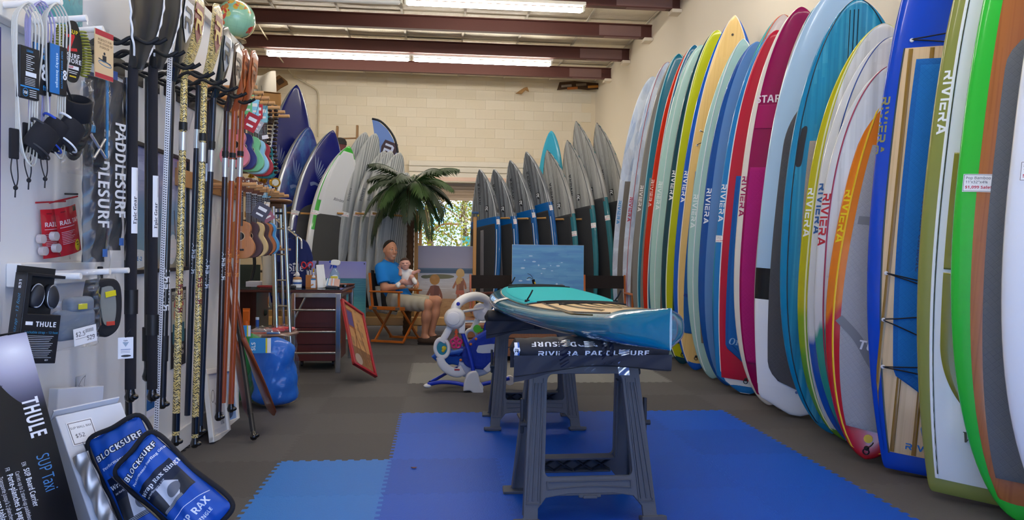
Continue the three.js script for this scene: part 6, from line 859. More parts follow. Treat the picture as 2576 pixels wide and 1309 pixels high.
// ---------------------------------------------------------------- desk corner
const mahogany = TM(woodTex('#5c231b', '#3a120d', 61), .4), mahoM = M('#4c1f18', .45);
const DZ = -7.45; // front of the drawer stack
{
  const a = P(737, 905, 7.4), b = P(849, 905, 7.4), yT = P(800, 742, 7.4).y, yB = P(800, 913, 7.4).y, w = b.x - a.x, h = yT - yB;
  const t = thing('drawer_pedestal', 'dark red wooden drawer pedestal on casters under the desk', 'drawers', [(a.x + b.x) / 2, yB, -7.75]);
  part(t, 'carcass', bx(w, h, .55, 0, h / 2, -.03, .006), mahogany);
  for (let i = 0; i < 4; i++) part(t, 'drawer', bx(w - .01, h / 4 - .008, .022, 0, h / 8 + i * h / 4, .255, .004), mahogany);
  for (const sx of [-1, 1]) for (const sz of [-1, 1]) part(t, 'caster', [tf(cyl(.03, .03, .022, 0, 0, 0, 16), [sx * (w / 2 - .06), -.028, sz * .2], [0, 0, Math.PI / 2]), bx(.03, .02, .03, sx * (w / 2 - .06), -.003, sz * .2, .004)], M('#17171a', .5));
  const g = thing('glass_desk', 'chrome framed desk with a dark top and ladder leg', 'desk');
  const L = P(735, 738, 7.3), Rr = P(858, 742, 7.3), yD = L.y, fy = 0, bz = -8.35;
  part(g, 'desk_top', [bx(Rr.x - L.x + 1.15, .024, 1.02, (L.x + Rr.x) / 2 - .56, yD + .015, -7.83, .006)], mahoM);
  part(g, 'glass_sheet', bx(Rr.x - L.x + 1.13, .008, 1.0, (L.x + Rr.x) / 2 - .56, yD + .032, -7.83, .003), M('#2a3038', .06, { clearcoat: 1 }));
  part(g, 'leg', bx(.05, yD, .05, Rr.x - .025, yD / 2, -7.32, .006), chrome); part(g, 'leg', bx(.04, yD, .04, L.x + .01, yD / 2, -7.32, .006), chrome); part(g, 'leg', bx(.05, yD, .05, Rr.x - .025, yD / 2, bz + .03, .006), chrome);
  part(g, 'apron_bar', bx(Rr.x - L.x, .045, .03, (L.x + Rr.x) / 2, yD - .02, -7.32, .005), chrome); part(g, 'apron_bar', bx(.03, .045, 1.0, Rr.x - .02, yD - .02, -7.83, .005), chrome);
  part(g, 'brace', rod([L.x + .02, yD - .25, -7.32], [L.x + .12, yD - .04, -7.32], .012), chrome);
  for (const py of [781, 836, 889]) { const y = P(800, py, 7.3).y; part(g, 'rung', rod([L.x, y, -7.31], [Rr.x - .03, y, -7.31], .012, 12), chrome); }
  const back = thing('wooden_desk', 'dark wooden desk standing behind the chrome ladder shelf', 'desk', [-2.62, 0, -8.7]); part(back, 'top', bx(1.3, .04, .7, 0, .74, 0, .008), M('#1d1b1d', .35)); part(back, 'modesty_panel', bx(1.2, .5, .02, 0, .46, .25, .004), mahogany); for (const s of [-1, 1]) part(back, 'leg', bx(.05, .72, .6, s * .6, .36, 0, .006), mahogany);
  const D = yD + .037; const on = (px, d) => { const q = P(px, 700, d); return [q.x, D, q.z]; };
  // things on the desk
  let o = thing('wipes_tub', 'white wipes tub with a blue band and a pump lid on the desk', 'tub', on(748, 7.55)); part(o, 'tub', lathe([[0, 0], [.042, 0], [.044, .01], [.044, .075], [.04, .085], [0, .085]]), M('#eef0f2', .4)); part(o, 'label_band', cyl(.0448, .0448, .018, 0, .05, 0, 28), M('#2357a4', .4)); part(o, 'lid', lathe([[.041, .086], [.042, .1], [.03, .11], [0, .112]]), M('#b8875a', .5)); part(o, 'nozzle', [lathe([[0, .11], [.02, .112], [.024, .13], [.014, .155], [.008, .16], [0, .162]]), rod([0, .14, 0], [-.035, .125, .01], .007)], M('#e6e6e4', .4));
  o = thing('decorated_mug', 'dark blue printed mug behind the wipes tub', 'mug', on(765, 7.8)); part(o, 'mug_body', lathe([[0, 0], [.05, 0], [.056, .02], [.058, .16], [.053, .16], [.05, .02], [0, .01]]), TM(cv(128, 64, (g2) => { g2.fillStyle = '#12305e'; g2.fillRect(0, 0, 128, 64); for (let i = 0; i < 9; i++) { g2.fillStyle = ['#b06a34', '#2a7a8c', '#d8a24a'][i % 3]; g2.beginPath(); g2.arc(i * 15, 34 + (i % 3) * 8, 7, 0, 7); g2.fill(); } }), .35)); part(o, 'rim', tf(new THREE.TorusGeometry(.0555, .003, 6, 30), [0, .16, 0], [Math.PI / 2, 0, 0]), M('#1d5fa0', .3));
  o = thing('pen_holder', 'tan wooden pen holder standing behind the sanitizer bottle', 'pen holder', on(785, 7.6)); part(o, 'holder', [bx(.11, .13, .008, 0, .065, .04, .002), bx(.11, .13, .008, 0, .065, -.04, .002), bx(.008, .13, .08, -.051, .065, 0, .002), bx(.008, .13, .08, .051, .065, 0, .002), bx(.11, .008, .08, 0, .004, 0)], M('#b9763a', .6));
  const pz = on(785, 7.6); const stick = (dx, dz, lx, len, r, c, n, lab) => { const q = thing(n, lab, 'pen', [pz[0] + dx, pz[1] + .01, pz[2] + dz]); part(q, 'barrel', rod([0, 0, 0], [lx, len, 0], r, 10), M(c, .4)); part(q, 'cap', rod([lx * .8, len * .8, 0], [lx * 1.02, len * 1.02, 0], r * 1.2, 10), M(c === '#f0e05a' ? '#dcb020' : '#26262c', .4)); };
  stick(-.03, 0, -.01, .2, .006, '#e9e6de', 'pen', 'white pen standing in the tan holder'); stick(-.012, .01, -.002, .21, .007, '#d9d4c4', 'pen', 'cream pen standing in the tan holder'); stick(.01, 0, .004, .18, .006, '#f0e05a', 'pen', 'yellow pen in the tan holder'); stick(.028, 0, .012, .23, .007, '#c9ccd2', 'pen', 'grey marker leaning right in the tan holder'); stick(.038, -.01, .014, .26, .009, '#6a3b26', 'pen', 'brown brush standing tallest in the tan holder');
  o = thing('scissors', 'red handled scissors standing in the tan holder', 'scissors', [pz[0] - .045, pz[1] + .02, pz[2] - .01]); part(o, 'blade', [bar([-.01, 0, 0], [.005, .16, 0], .012, .003)], silver); part(o, 'blade', [bar([.012, 0, .003], [-.006, .16, .003], .012, .003)], silver); for (const s of [-1, 1]) part(o, 'handle', tf(new THREE.TorusGeometry(.026, .007, 8, 24), [s * .03 - .008, .205, 0], [0, 0, s * -.3], [.85, 1.2, 1]), M('#c8202c', .35));
  o = thing('sanitizer_bottle', 'clear pump sanitizer bottle with a white label at the desk front', 'bottle', on(789, 7.42)); part(o, 'bottle', bx(.06, .11, .035, 0, .055, 0, .014), clear); part(o, 'label', bx(.045, .082, .002, 0, .05, .019, .001), M('#eef4f8', .4)); part(o, 'label_top', bx(.045, .014, .002, 0, .093, .0195, .001), M('#2a86c4', .4)); part(o, 'label_mark', tf(bx(.03, .014, .002, .004, .04, .0205, .001), [0, 0, 0], [0, 0, .4]), M('#c98a4a', .5)); part(o, 'pump', [cyl(.016, .018, .02, 0, .12, 0), cyl(.006, .006, .025, 0, .14, 0), bx(.016, .01, .034, 0, .157, .008, .004)], M('#f4f4f2', .4));
  const paper = (px, d, w, h, lean, c, lab) => { const q = on(px, d), t2 = thing('paper_stack', lab, 'papers', [q[0], q[1], q[2]]); part(t2, 'sheets', tf(bx(w, h, .02, 0, h / 2, 0, .001), [0, 0, 0], [-.15, .15, lean]), M(c, .7)); part(t2, 'top_sheet', tf(bx(w * .96, h * .97, .002, .004, h / 2, .0125, .0005), [0, 0, 0], [-.15, .15, lean + .02]), M('#fbfbf6', .7)); };
  paper(806, 7.55, .055, .235, .09, '#e9e7df', 'tall white paper stack standing beside the tan pen holder'); paper(815, 7.62, .05, .235, .14, '#e6dfae', 'yellowish paper stack leaning behind the white one');
  o = thing('card_holder', 'business card holder full of cards in front of the spray bottle', 'card holder', on(834, 7.5)); part(o, 'holder', [bx(.11, .02, .06, 0, .01, 0, .004)], M('#1a1b1e', .3)); for (let i = 0; i < 7; i++) part(o, 'card', tf(bx(.06, .075, .0015, 0, .05, 0), [-.04 + i * .0145, .012, .002 * (i % 3)], [-.3, .6, -.25 + i * .03]), M(['#eef0ee', '#8fb7d8', '#efe9dc', '#d9dde2', '#f2b9a0', '#e8ecee', '#e0b4a0'][i], .6));
  o = thing('spray_bottle', 'glass cleaner spray bottle with a blue trigger on the desk', 'spray bottle', on(842, 7.72)); part(o, 'bottle', lathe([[0, 0], [.052, 0], [.056, .01], [.056, .1], [.045, .15], [.02, .19], [.016, .205]], 28).scale(1, 1, .6), new THREE.MeshPhysicalMaterial({ color: 0xcfe6f2, roughness: .1, transmission: .75, thickness: 0, side: THREE.DoubleSide })); part(o, 'cleaning_liquid', lathe([[0, .004], [.05, .004], [.053, .02], [.053, .07], [0, .07]], 28).scale(1, 1, .56), M('#5ab4e0', .2)); part(o, 'label', tf(ext(spl([[-.04, .02], [.04, .02], [.044, .07], [.03, .125], [-.02, .12], [-.044, .07]], 30), .002), [0, 0, .036]), M('#e6e9f2', .4)); part(o, 'label_flash', bx(.07, .022, .002, 0, .105, .0375), M('#e2cf3a', .4)); part(o, 'label_words', [tf(lettering('Glass', .024), [-.036, .068, .039]), tf(lettering('Plus', .024), [-.03, .04, .039])], M('#c81f2e', .4)); part(o, 'collar', cyl(.019, .02, .025, 0, .215, 0), M('#1a3fb0', .4)); part(o, 'spray_head', tf(ext(spl([[-.035, .235], [.03, .228], [.05, .245], [.045, .27], [0, .28], [-.03, .272]], 30), .028, .004), [0, 0, 0]), M('#eceae0', .4)); part(o, 'trigger', [tf(ext(spl([[-.03, .25], [-.024, .235], [-.036, .21], [-.048, .19], [-.042, .22]], 20), .014, .002), [0, 0, 0]), tf(cyl(.012, .012, .022, 0, 0, 0, 14), [-.044, .262, 0], [0, 0, Math.PI / 2])], M('#1a3fb0', .4));
  o = thing('sunglasses', 'dark sunglasses lying at the right end of the desk', 'sunglasses', on(858, 7.6)); for (const s of [-1, 1]) { part(o, 'lens', tf(sph(.026, s * .032, .02, 0, 1, .75, .25, 16), [0, 0, 0]), M('#0c0c0f', .1, { clearcoat: 1 })); part(o, 'temple', rod([s * .06, .026, 0], [s * .062, .018, -.12], .003), M('#151518', .3)); } part(o, 'bridge', rod([-.01, .026, 0], [.01, .026, 0], .003), M('#151518', .3));
  o = thing('wooden_tray', 'flat reddish tray with a few cards on the desk end', 'tray', on(862, 8.15)); part(o, 'tray', lathe([[0, .0], [.12, 0], [.135, .02], [.128, .02], [.115, .008], [0, .008]]).scale(1, 1, .7), M('#8c4a3a', .5)); part(o, 'card', bx(.09, .004, .06, .0, .014, 0, .001), M('#e8e4da', .6));
  o = thing('strap_bundle', 'red and black strap bundle lying on the desk behind the ladder shelf', 'strap', [L.x - .28, D, -7.5]); part(o, 'strap_roll', [tf(new THREE.TorusGeometry(.05, .012, 8, 20), [0, .014, 0], [Math.PI / 2, 0, 0], [1.6, 1, 1])], M('#8d1f28', .7)); part(o, 'strap_tail', tube([[.06, .012, 0], [.14, .02, .03], [.2, .012, .0]], .01, 20, 6), M('#1d1d22', .7));
  o = thing('small_pouch', 'small black pouch with silver clips at the desk edge', 'pouch', [L.x - .05, D, -7.42]); part(o, 'pouch', bx(.12, .03, .07, 0, .015, 0, .01), M('#1f2026', .7)); part(o, 'clip', bx(.03, .012, .03, .03, .036, 0, .003), silver);
  o = thing('paper_towel_roll', 'white paper towel roll standing under the lower ukuleles', 'paper roll', [P(662, 720, 7.9).x, .79, -8.2]); part(o, 'roll', lathe([[.02, 0], [.075, 0], [.077, .004], [.077, .4], [.075, .404], [.02, .404]], 36), M('#efe9dc', .9)); part(o, 'core', lathe([[.02, 0], [.02, .404], [.018, .404], [.018, 0]], 20), M('#b0895a', .8));
  o = thing('document_tray', 'black tray of papers with a yellow folder at the desk corner', 'papers', [P(632, 700, 8).x, .765, -8.4]); part(o, 'tray', [bx(.3, .02, .24, 0, .01, 0, .004), bx(.3, .06, .01, 0, .03, -.12, .003)], M('#1b1b1f', .4)); part(o, 'folder', bx(.27, .02, .22, 0, .03, 0, .002), M('#d7a82c', .6)); part(o, 'paper', bx(.26, .03, .2, 0, .055, 0, .001), M('#d9d8e6', .7));
  o = thing('office_chair', 'dark green upholstered office chair behind the desk', 'chair', [-2.35, 0, -9.1], .4); part(o, 'backrest', tf(grid(12, 10, (u, v) => V((u - .5) * .46, .5 + v * .5, .05 * Math.sin(u * 3.14) + .0)), [0, 0, 0]), M('#26302c', .8)); part(o, 'backrest_shell', tf(bx(.46, .5, .05, 0, .75, -.03, .02), [0, 0, 0]), M('#26302c', .8)); part(o, 'seat', bx(.48, .08, .46, 0, .46, .22, .03), M('#27332e', .8)); part(o, 'arm', tube([[-.26, .46, .25], [-.27, .62, .25], [-.27, .66, .1], [-.24, .64, -.02]], .016), M('#b06f38', .5)); part(o, 'arm', tube([[.26, .46, .25], [.27, .62, .25], [.27, .66, .1], [.24, .64, -.02]], .016), M('#b06f38', .5)); part(o, 'column', cyl(.025, .025, .36, 0, .24, .22), chrome); for (let i = 0; i < 5; i++) part(o, 'foot', rod([0, .08, .22], [Math.cos(i * 1.257) * .28, .04, .22 + Math.sin(i * 1.257) * .28], .018), M('#1a1a1c', .5));
  o = thing('black_tube', 'thick black curved tube rising from the rear desk under the ukuleles', 'tube', P(628, 660, 8.5)); part(o, 'tube', tube([[-.03, .14, 0], [.03, .12, .01], [.055, 0, .01], [.035, -.14, 0], [-.02, -.3, 0]], .018, 40, 10), M('#17171a', .4));
}
{ // tall chrome ladder shelf with round wooden seats
  const t = thing('ladder_shelf', 'tall chrome ladder stand with round wooden shelves beside the desk', 'shelf');
  const d0 = 6.35, a0 = P(668, 512, 6.2), s = (px, py, d) => P(px, py, d);
  const seatM = TM(woodTex('#6b4326', '#4a2a14', 62), .35);
  const top = s(690, 508, 6.45);
  part(t, 'top_shelf', [lathe([[0, .02], [.15, .02], [.165, .012], [.165, -.002], [.15, -.014], [0, -.014]], 36).translate(top.x - .02, top.y, top.z), tf(bx(.2, .04, .16, 0, 0, 0, .006), [top.x - .02, top.y - .035, top.z])], seatM);
  for (const [p0, p1, r] of [[s(716, 515, 6.3), s(736, 985, 6.25), .0155], [s(688, 520, 6.35), s(697, 850, 6.3), .0155], [s(683, 520, 6.7), s(692, 820, 6.75), .013], [s(706, 520, 6.75), s(716, 900, 6.8), .013]]) part(t, 'leg', rod(p0, p1.setY(Math.max(p1.y, .0)), r, 14), chrome);
  part(t, 'front_foot', bx(.04, .03, .05, s(736, 975, 6.25).x, .015, -6.25, .006), chrome);
  part(t, 'cross_bar', rod(s(688, 537, 6.4), s(716, 537, 6.4), .01), M('#1c1c1f', .4)); for (const py of [575, 640, 705, 770, 889]) part(t, 'rung', rod(s(690, py, 6.5), s(721 + (py - 570) * .045, py + 1, 6.4), .007), chrome);
  const mid = s(698, 628, 6.5); part(t, 'middle_shelf', bx(.2, .018, .14, mid.x, mid.y, mid.z, .005), M('#a37a52', .5)); 
  const low = s(690, 838, 6.3); part(t, 'lower_shelf', lathe([[0, .012], [.23, .012], [.245, .004], [.245, -.006], [.23, -.014], [0, -.014]], 40).translate(low.x - .05, low.y, low.z), seatM); part(t, 'lower_post', rod([low.x - .05, low.y, low.z], [low.x - .05, 0, low.z], .03, 14), M('#8d8f92', .4, { metalness: .7 })); part(t, 'base_plate', lathe([[0, .02], [.16, .015], [.19, .0]], 30).translate(low.x - .05, 0, low.z), M('#55565a', .4, { metalness: .6 }));
  const wp = thing('wooden_puck', 'small tan wooden puck lying on the middle shelf', 'puck', [mid.x - .02, mid.y + .009, mid.z]); part(wp, 'puck', lathe([[0, 0], [.05, 0], [.05, .02], [.035, .034], [0, .036]]), M('#c9935a', .6));
  // trophies
  const tro = (px, d, h, kind, lab) => { const q = P(px, 500, d), o = thing('trophy', lab, 'trophy', [q.x, top.y + .02, q.z]); part(o, 'base', bx(.06, .025, .05, 0, .0125, 0, .004), M('#3a2a1c', .4)); if (kind === 0) { part(o, 'stem', lathe([[0, .025], [.018, .03], [.008, .05], [.008, .08], [.016, .095]], 20), gold); part(o, 'medallion', [disc(.04, .012, 0, .14, 0, 30)], gold); part(o, 'medallion_face', disc(.028, .015, 0, .14, 0, 24), M('#f0ecd8', .4)); } else if (kind === 1) { part(o, 'figure', [lathe([[0, .025], [.012, .03], [.007, .06], [.011, .1], [.009, .14], [.012, .16], [.006, .172]], 16), sph(.011, 0, .185, 0, 1, 1, 1, 12), rod([.006, .16, 0], [.02, .21, 0], .004)], gold); } else { part(o, 'column', cyl(.028, .03, h * .5, 0, .025 + h * .25, 0, 20), M('#5a2a18', .3)); part(o, 'cup', lathe([[0, h * .5 + .03], [.02, h * .5 + .035], [.012, h * .5 + .05], [.034, h * .5 + .07], [.042, h * .5 + .1], [.036, h * .5 + .1], [.0, h * .5 + .06]], 24), gold); } };
  tro(693, 6.42, .15, 0, 'gold trophy with a round medallion on the stand top'); tro(680, 6.5, .15, 1, 'slim gold figure trophy beside the medallion trophy'); tro(661, 6.55, .17, 2, 'gold cup trophy on a brown column behind the ukulele headstocks');
  { const q = P(632, 455, 6.6); const o = thing('trophy', 'gold topped trophy left behind the ukulele headstocks', 'trophy', [q.x, 1.5, q.z]); part(o, 'column', bx(.08, .3, .06, 0, .15, 0, .006), M('#b9b2a4', .4)); part(o, 'cup', lathe([[0, .3], [.03, .31], [.014, .34], [.04, .37], [.05, .4], [0, .36]], 24), gold); part(o, 'wood_block', bx(.05, .16, .05, .09, .2, 0, .004), M('#b0642c', .5)); }
  // things on the lower shelf
  const on = (dx, dz) => [low.x - .05 + dx, low.y + .012, low.z + dz];
  let o = thing('sunscreen_tube', 'orange sunscreen tube standing on the low round shelf', 'tube', on(-.17, .02)); part(o, 'tube', [lathe([[0, 0], [.026, 0], [.028, .02], [.026, .09]], 20), tf(bx(.056, .09, .02, 0, .13, 0, .008), [0, 0, 0])], M('#e06a14', .4)); part(o, 'cap', cyl(.026, .026, .03, 0, .008, 0), M('#1d3f9c', .4)); part(o, 'top_crimp', bx(.058, .02, .006, 0, .182, 0, .002), M('#e06a14', .4));
  o = thing('wax_stick', 'dark blue stick with a pale cap on the low shelf', 'stick', on(-.08, .03)); part(o, 'stick', cyl(.014, .014, .1, 0, .05, 0), M('#1d56a8', .4)); part(o, 'cap', cyl(.0145, .0145, .02, 0, .11, 0), M('#c9d6e6', .4));
  const pk = (dx, dz, c, lab, ry) => { const q = thing('gear_packet', lab, 'packet', on(dx, dz), ry); part(q, 'contents', bx(.16, .03, .09, 0, .018, 0, .012), M(c, .6)); part(q, 'clear_wrap', grid(8, 6, (u, v) => V((u - .5) * .2, .012 + .045 * Math.sin(u * 3.14) * Math.sin(v * 3.14) + .004 * Math.sin(u * 20 + v * 9), (v - .5) * .13)), film); };
  pk(.06, .05, '#b8202e', 'red packet in clear wrap on the low shelf', .3); pk(.12, -.05, '#c9303a', 'second red packet behind the first one on the low shelf', -.4); pk(-.02, .12, '#8f7d84', 'greyish packet at the front of the low shelf', .1); { const q = thing('blue_card', 'small blue card packet at the edge of the low shelf', 'card', on(.08, .17), .2); part(q, 'card', bx(.1, .012, .06, 0, .006, 0, .002), M('#1d5c9c', .5)); } { const q = thing('orange_strip', 'flat orange-red strip lying on the low shelf', 'strip', on(-.08, .16), .1); part(q, 'strip', bx(.2, .01, .03, 0, .005, 0, .003), M('#d9481c', .5)); }
}
{ // garment rack
  const t = thing('garment_rack', 'chrome garment rail behind the ladder shelf', 'rack'); const a = P(690, 548, 8.6), b = P(748, 596, 7.6); part(t, 'rail', rod(a, b, .012), chrome); for (const p of [a, b]) part(t, 'upright', rod(p, p.clone().setY(0), .014), chrome); for (let i = 0; i < 8; i++) { const p = a.clone().lerp(b, .1 + i * .11); part(t, 'rail_ball', sph(.013, p.x, p.y + .02, p.z, 1, 1, 1, 10), chrome); } part(t, 'finial', [tube([b, b.clone().add(V(.04, -.03, .02)), b.clone().add(V(.05, -.12, .03))], .01)], chrome);
  [[.35, '#34466e', 'grey-blue shirt hanging at the back of the chrome rail'], [.6, '#17275a', 'navy shirt hanging in the middle of the chrome rail'], [.88, '#14245c', 'navy shirt with a white print at the front of the chrome rail']].forEach(([k, c, lab], i) => {
    const p = a.clone().lerp(b, k), o = thing('hanging_shirt', lab, 'shirt', [p.x, p.y, p.z], .25); o.scale.set(.6, .72, .7);
    part(o, 'hanger', [tube([[0, .0, 0], [.015, .012, 0], [.012, -.02, 0], [0, -.05, 0]], .003), rod([0, -.05, 0], [-.2, -.12, 0], .005), rod([0, -.05, 0], [.2, -.12, 0], .005), rod([-.2, -.12, 0], [.2, -.12, 0], .004)], M('#1a1a1c', .5));
    part(o, 'shirt_body', ext(spl([[-.06, -.07], [0, -.1], [.06, -.07], [.2, -.13], [.29, -.34], [.23, -.38], [.2, -.3], [.2, -.5], [.21, -.7], [0, -.72], [-.21, -.7], [-.2, -.5], [-.2, -.3], [-.23, -.38], [-.29, -.34], [-.2, -.13]], 120), .05, .02), M(c, .9));
    if (i === 2) part(o, 'shirt_print', [tf(lettering('Side', .085, fontS), [-.1, -.52, .048], [0, 0, 0], [1, 1.2, 1]), face(.1, .008, 0, -.545, .048), tf(ext(spl([[-.03, -.42], [0, -.4], [.03, -.42], [0, -.43]], 12), .002), [0, 0, .048])], M('#d9dce6', .7));
  });
}
// bags and mats on the floor below
function foamBag(label, px, py, d, w, h, c) {
  const p = P(px, py, d), t = thing('hammock_bag', label, 'bag', [p.x, 0, p.z], .15);
  part(t, 'contents', grid(40, 24, (u, v) => { const a = u * Math.PI * 2, r = (1 - .18 * v) * Math.sin(Math.min(1, v * 6) * Math.PI / 2) ** .5 * Math.cos(Math.max(0, (v - .82) / .18) * 1.5) ** .7; const rr2 = r * (1 + .06 * Math.sin(a * 3 + v * 7) + .05 * Math.sin(v * 17 + a * 2) + .03 * Math.sin(a * 11 - v * 13)); return V(Math.cos(a) * w / 2 * rr2, .01 + v * h, Math.sin(a) * w * .36 * rr2); }), M(c, .7));
  part(t, 'clear_wrap', grid(40, 24, (u, v) => { const a = u * Math.PI * 2, r = 1.14 * (1 - .22 * v) * Math.sin(Math.min(1, v * 8) * Math.PI / 2) ** .5; const k = r * (1 + .04 * Math.sin(a * 9 + v * 15) + .03 * Math.sin(v * 34 - a * 2)); return V(Math.cos(a) * w / 2 * k, .004 + v * h * 1.12, Math.sin(a) * w * .36 * k * (1 - .6 * Math.max(0, v - .8) / .2)); }), film);
  return t;
}
{ const b = foamBag('clear bag of bright blue foam on the floor under the low shelf', 690, 1010, 5.75, .34, .52, '#0a66c8'); const c = foamBag('clear bag of green foam behind the brown paddles', 628, 1000, 5.9, .27, .53, '#128a3c');
  const lab = (px, py, d, txt, s, ry) => { const p = P(px, py, d), t = thing('header_card', txt, 'card', p, ry); part(t, 'card', bx(.15 * s, .11 * s, .004, 0, 0, 0, .001), M('#2a8fd0', .5)); part(t, 'card_print', face(.148 * s, .108 * s, 0, 0, .003), TM(cv(150, 110, (g) => { g.fillStyle = '#2a90d4'; g.fillRect(0, 0, 150, 110); vtext(g, 'SLS', 40, 92, 'bold 40px sans-serif', '#f2f6fa', -Math.PI / 2); g.fillStyle = '#e3d42a'; g.fillRect(112, 0, 12, 110); g.fillStyle = '#f4f6f8'; g.fillRect(124, 0, 26, 110); }), .5)); };
  lab(655, 870, 5.55, 'blue, yellow and white header card on the blue foam bag', 1, .1); lab(612, 833, 5.7, 'blue header card standing on the green foam bag', .75, -.1); }
// red framed picture leaning on the desk
{ const tl = P(858, 752, 7.1), tr = P(893, 738, 7.45), br = P(925, 893, 7.0); const t = thing('framed_picture', 'red framed painting of easels leaning against the desk end', 'picture'); const u = tr.clone().sub(tl), v2 = br.clone().sub(tr), w = u.length(), h = v2.length(); v2.normalize(); u.addScaledVector(v2, -u.dot(v2)).normalize(); const up = v2.clone().negate(), n = u.clone().cross(up); t.quaternion.setFromRotationMatrix(new THREE.Matrix4().makeBasis(u, up, n)); t.position.copy(tl); const f = .028, rm = M('#a51226', .3, { clearcoat: .5 });
  for (const s of [0, 1]) { part(t, 'frame', bx(f, h, .03, s ? w - f / 2 : f / 2, -h / 2, 0, .004), rm); part(t, 'frame', bx(w, f, .03, w / 2, s ? -h + f / 2 : -f / 2, .001, .004), rm); }
  part(t, 'painting', face(w - f, h - f, w / 2, -h / 2, 0), TM(cv(360, 480, (g) => { g.fillStyle = '#b88a58'; g.fillRect(0, 0, 360, 480); g.fillStyle = '#7d5a3a'; g.fillRect(0, 330, 360, 150); seedN = 8; for (let i = 0; i < 90; i++) { g.fillStyle = ['#c99a63', '#8d6a44', '#5c4a3c', '#a5774a'][i % 4]; g.globalAlpha = .35; g.fillRect(rr(0, 340), rr(0, 460), rr(10, 60), rr(8, 40)); } g.globalAlpha = 1; g.fillStyle = '#8a4a1e'; g.fillRect(30, 40, 120, 150); g.fillStyle = '#4a3f7a'; g.fillRect(44, 54, 92, 120); g.strokeStyle = '#7a4418'; g.lineWidth = 12; g.beginPath(); g.moveTo(120, 190); g.lineTo(230, 440); g.moveTo(150, 180); g.lineTo(90, 430); g.moveTo(200, 120); g.lineTo(300, 400); g.stroke(); g.fillStyle = '#a8988c'; g.beginPath(); g.ellipse(110, 420, 60, 40, 0, 0, 7); g.fill(); }), .35)); part(t, 'backing', bx(w - .01, h - .01, .006, w / 2, -h / 2, -.012), M('#3a2a20', .8)); }
// ---------------------------------------------------------------- sawhorses and the board across them
const lerpTab = (tab, t) => { let i = 1; while (i < tab.length - 1 && tab[i][0] < t) i++; const [a, p] = tab[i - 1], [b, q] = tab[i]; let k = Math.min(1, Math.max(0, (t - a) / (b - a))); const m = (j) => j <= 0 ? (tab[1][1] - tab[0][1]) / (tab[1][0] - tab[0][0]) : j >= tab.length - 1 ? (tab[j][1] - tab[j - 1][1]) / (tab[j][0] - tab[j - 1][0]) : .5 * ((tab[j][1] - tab[j - 1][1]) / (tab[j][0] - tab[j - 1][0]) + (tab[j + 1][1] - tab[j][1]) / (tab[j + 1][0] - tab[j][0])); const d = b - a, k2 = k * k, k3 = k2 * k; return (2 * k3 - 3 * k2 + 1) * p + (k3 - 2 * k2 + k) * d * m(i - 1) + (-2 * k3 + 3 * k2) * q + (k3 - k2) * d * m(i); };
{
  const o = { L: 3.8, W: .8, T: .14, nx: 2.7 }, S = surface(o);
  const HW = [[0, .22], [.03, .28], [.12, .385], [.28, .44], [.45, .405], [.6, .325], [.75, .24], [.87, .175], [.94, .125], [.98, .05], [1, .0035]], DK = [[0, .915], [.25, .9], [.5, .9], [.7, .925], [.87, .968], [1, 1.01]], BT = [[0, .81], [.2, .778], [.5, .77], [.7, .785], [.87, .825], [1, .862]];
  S.h = (t) => lerpTab(HW, t) * (1 - .06 * Math.exp(-t * 300)); S.th = (t) => (lerpTab(DK, t) - lerpTab(BT, t)) * (1 - .35 * Math.exp(-t * 280)); S.rk = (t) => (lerpTab(DK, t) + lerpTab(BT, t)) / 2;
  const t = thing('paddle_board', 'glossy turquoise touring board lying across the two sawhorses', 'paddleboard', [.8, 0, -6.3]);
  t.quaternion.setFromRotationMatrix(new THREE.Matrix4().makeBasis(V(-1, 0, 0), V(0, 0, 1), V(0, 1, 0)));
  part(t, 'hull', hull(S, 80, 48), M('#007c9e', .15, { clearcoat: .6, clearcoatRoughness: .04 }));
  const bunMat = cordM;
  addParts(t, S, [{ k: 'deck', c: TM(paulownia, .5, { specularIntensity: .3 }), a: .8, t0: .02, t1: .9 }, { k: 'line', a: .8, w: .006, c: '#5b4a38', t0: .02, t1: .9 }, ...[-.2, -.12, -.04, .04, .12, .2].map((x) => ({ k: 'stripe', x, w: .014, c: '#7a6130', t0: .02, t1: .86 })),
    { k: 'pad', c: '#0aa6b4', t0: .035, t1: .52, a: .78, r0: .1, off: .008 }, { k: 'pad', c: '#06bcc6', t0: .045, t1: .512, a: .7, r0: .08, off: .0115 },
    { k: 'deck', c: '#17181c', a: .8, t0: .523, t1: .53, off: .009, name: 'pad_edge' },
    { k: 'bungee', plugs: false, pts: [[.24, 2.08], [-.24, 2.2], [.22, 2.3], [-.2, 2.42], [.18, 2.5]] }, { k: 'bungee', plugs: false, pts: [[.23, .2], [-.23, .26], [.25, .34], [-.25, .42], [.26, .5]] },
    { k: 'tag', y: 1.35, e: .02, side: 1, i: 3, w: .1, hh: .12 }]);
  for (const [x, y] of [[.27, 1.86], [-.27, 1.86], [.2, .12]]) { const z = S.dz(y / 3.8, x); part(t, 'strap_plug', [tf(cyl(.014, .016, .016, 0, 0, 0), [x, y, z + .012], [Math.PI / 2, 0, 0]), tube([[x, y, z + .02], [x - .015, y + .02, z + .05], [x - .03, y + .02, z + .08]], .005, 14, 6)], cordM); }
}
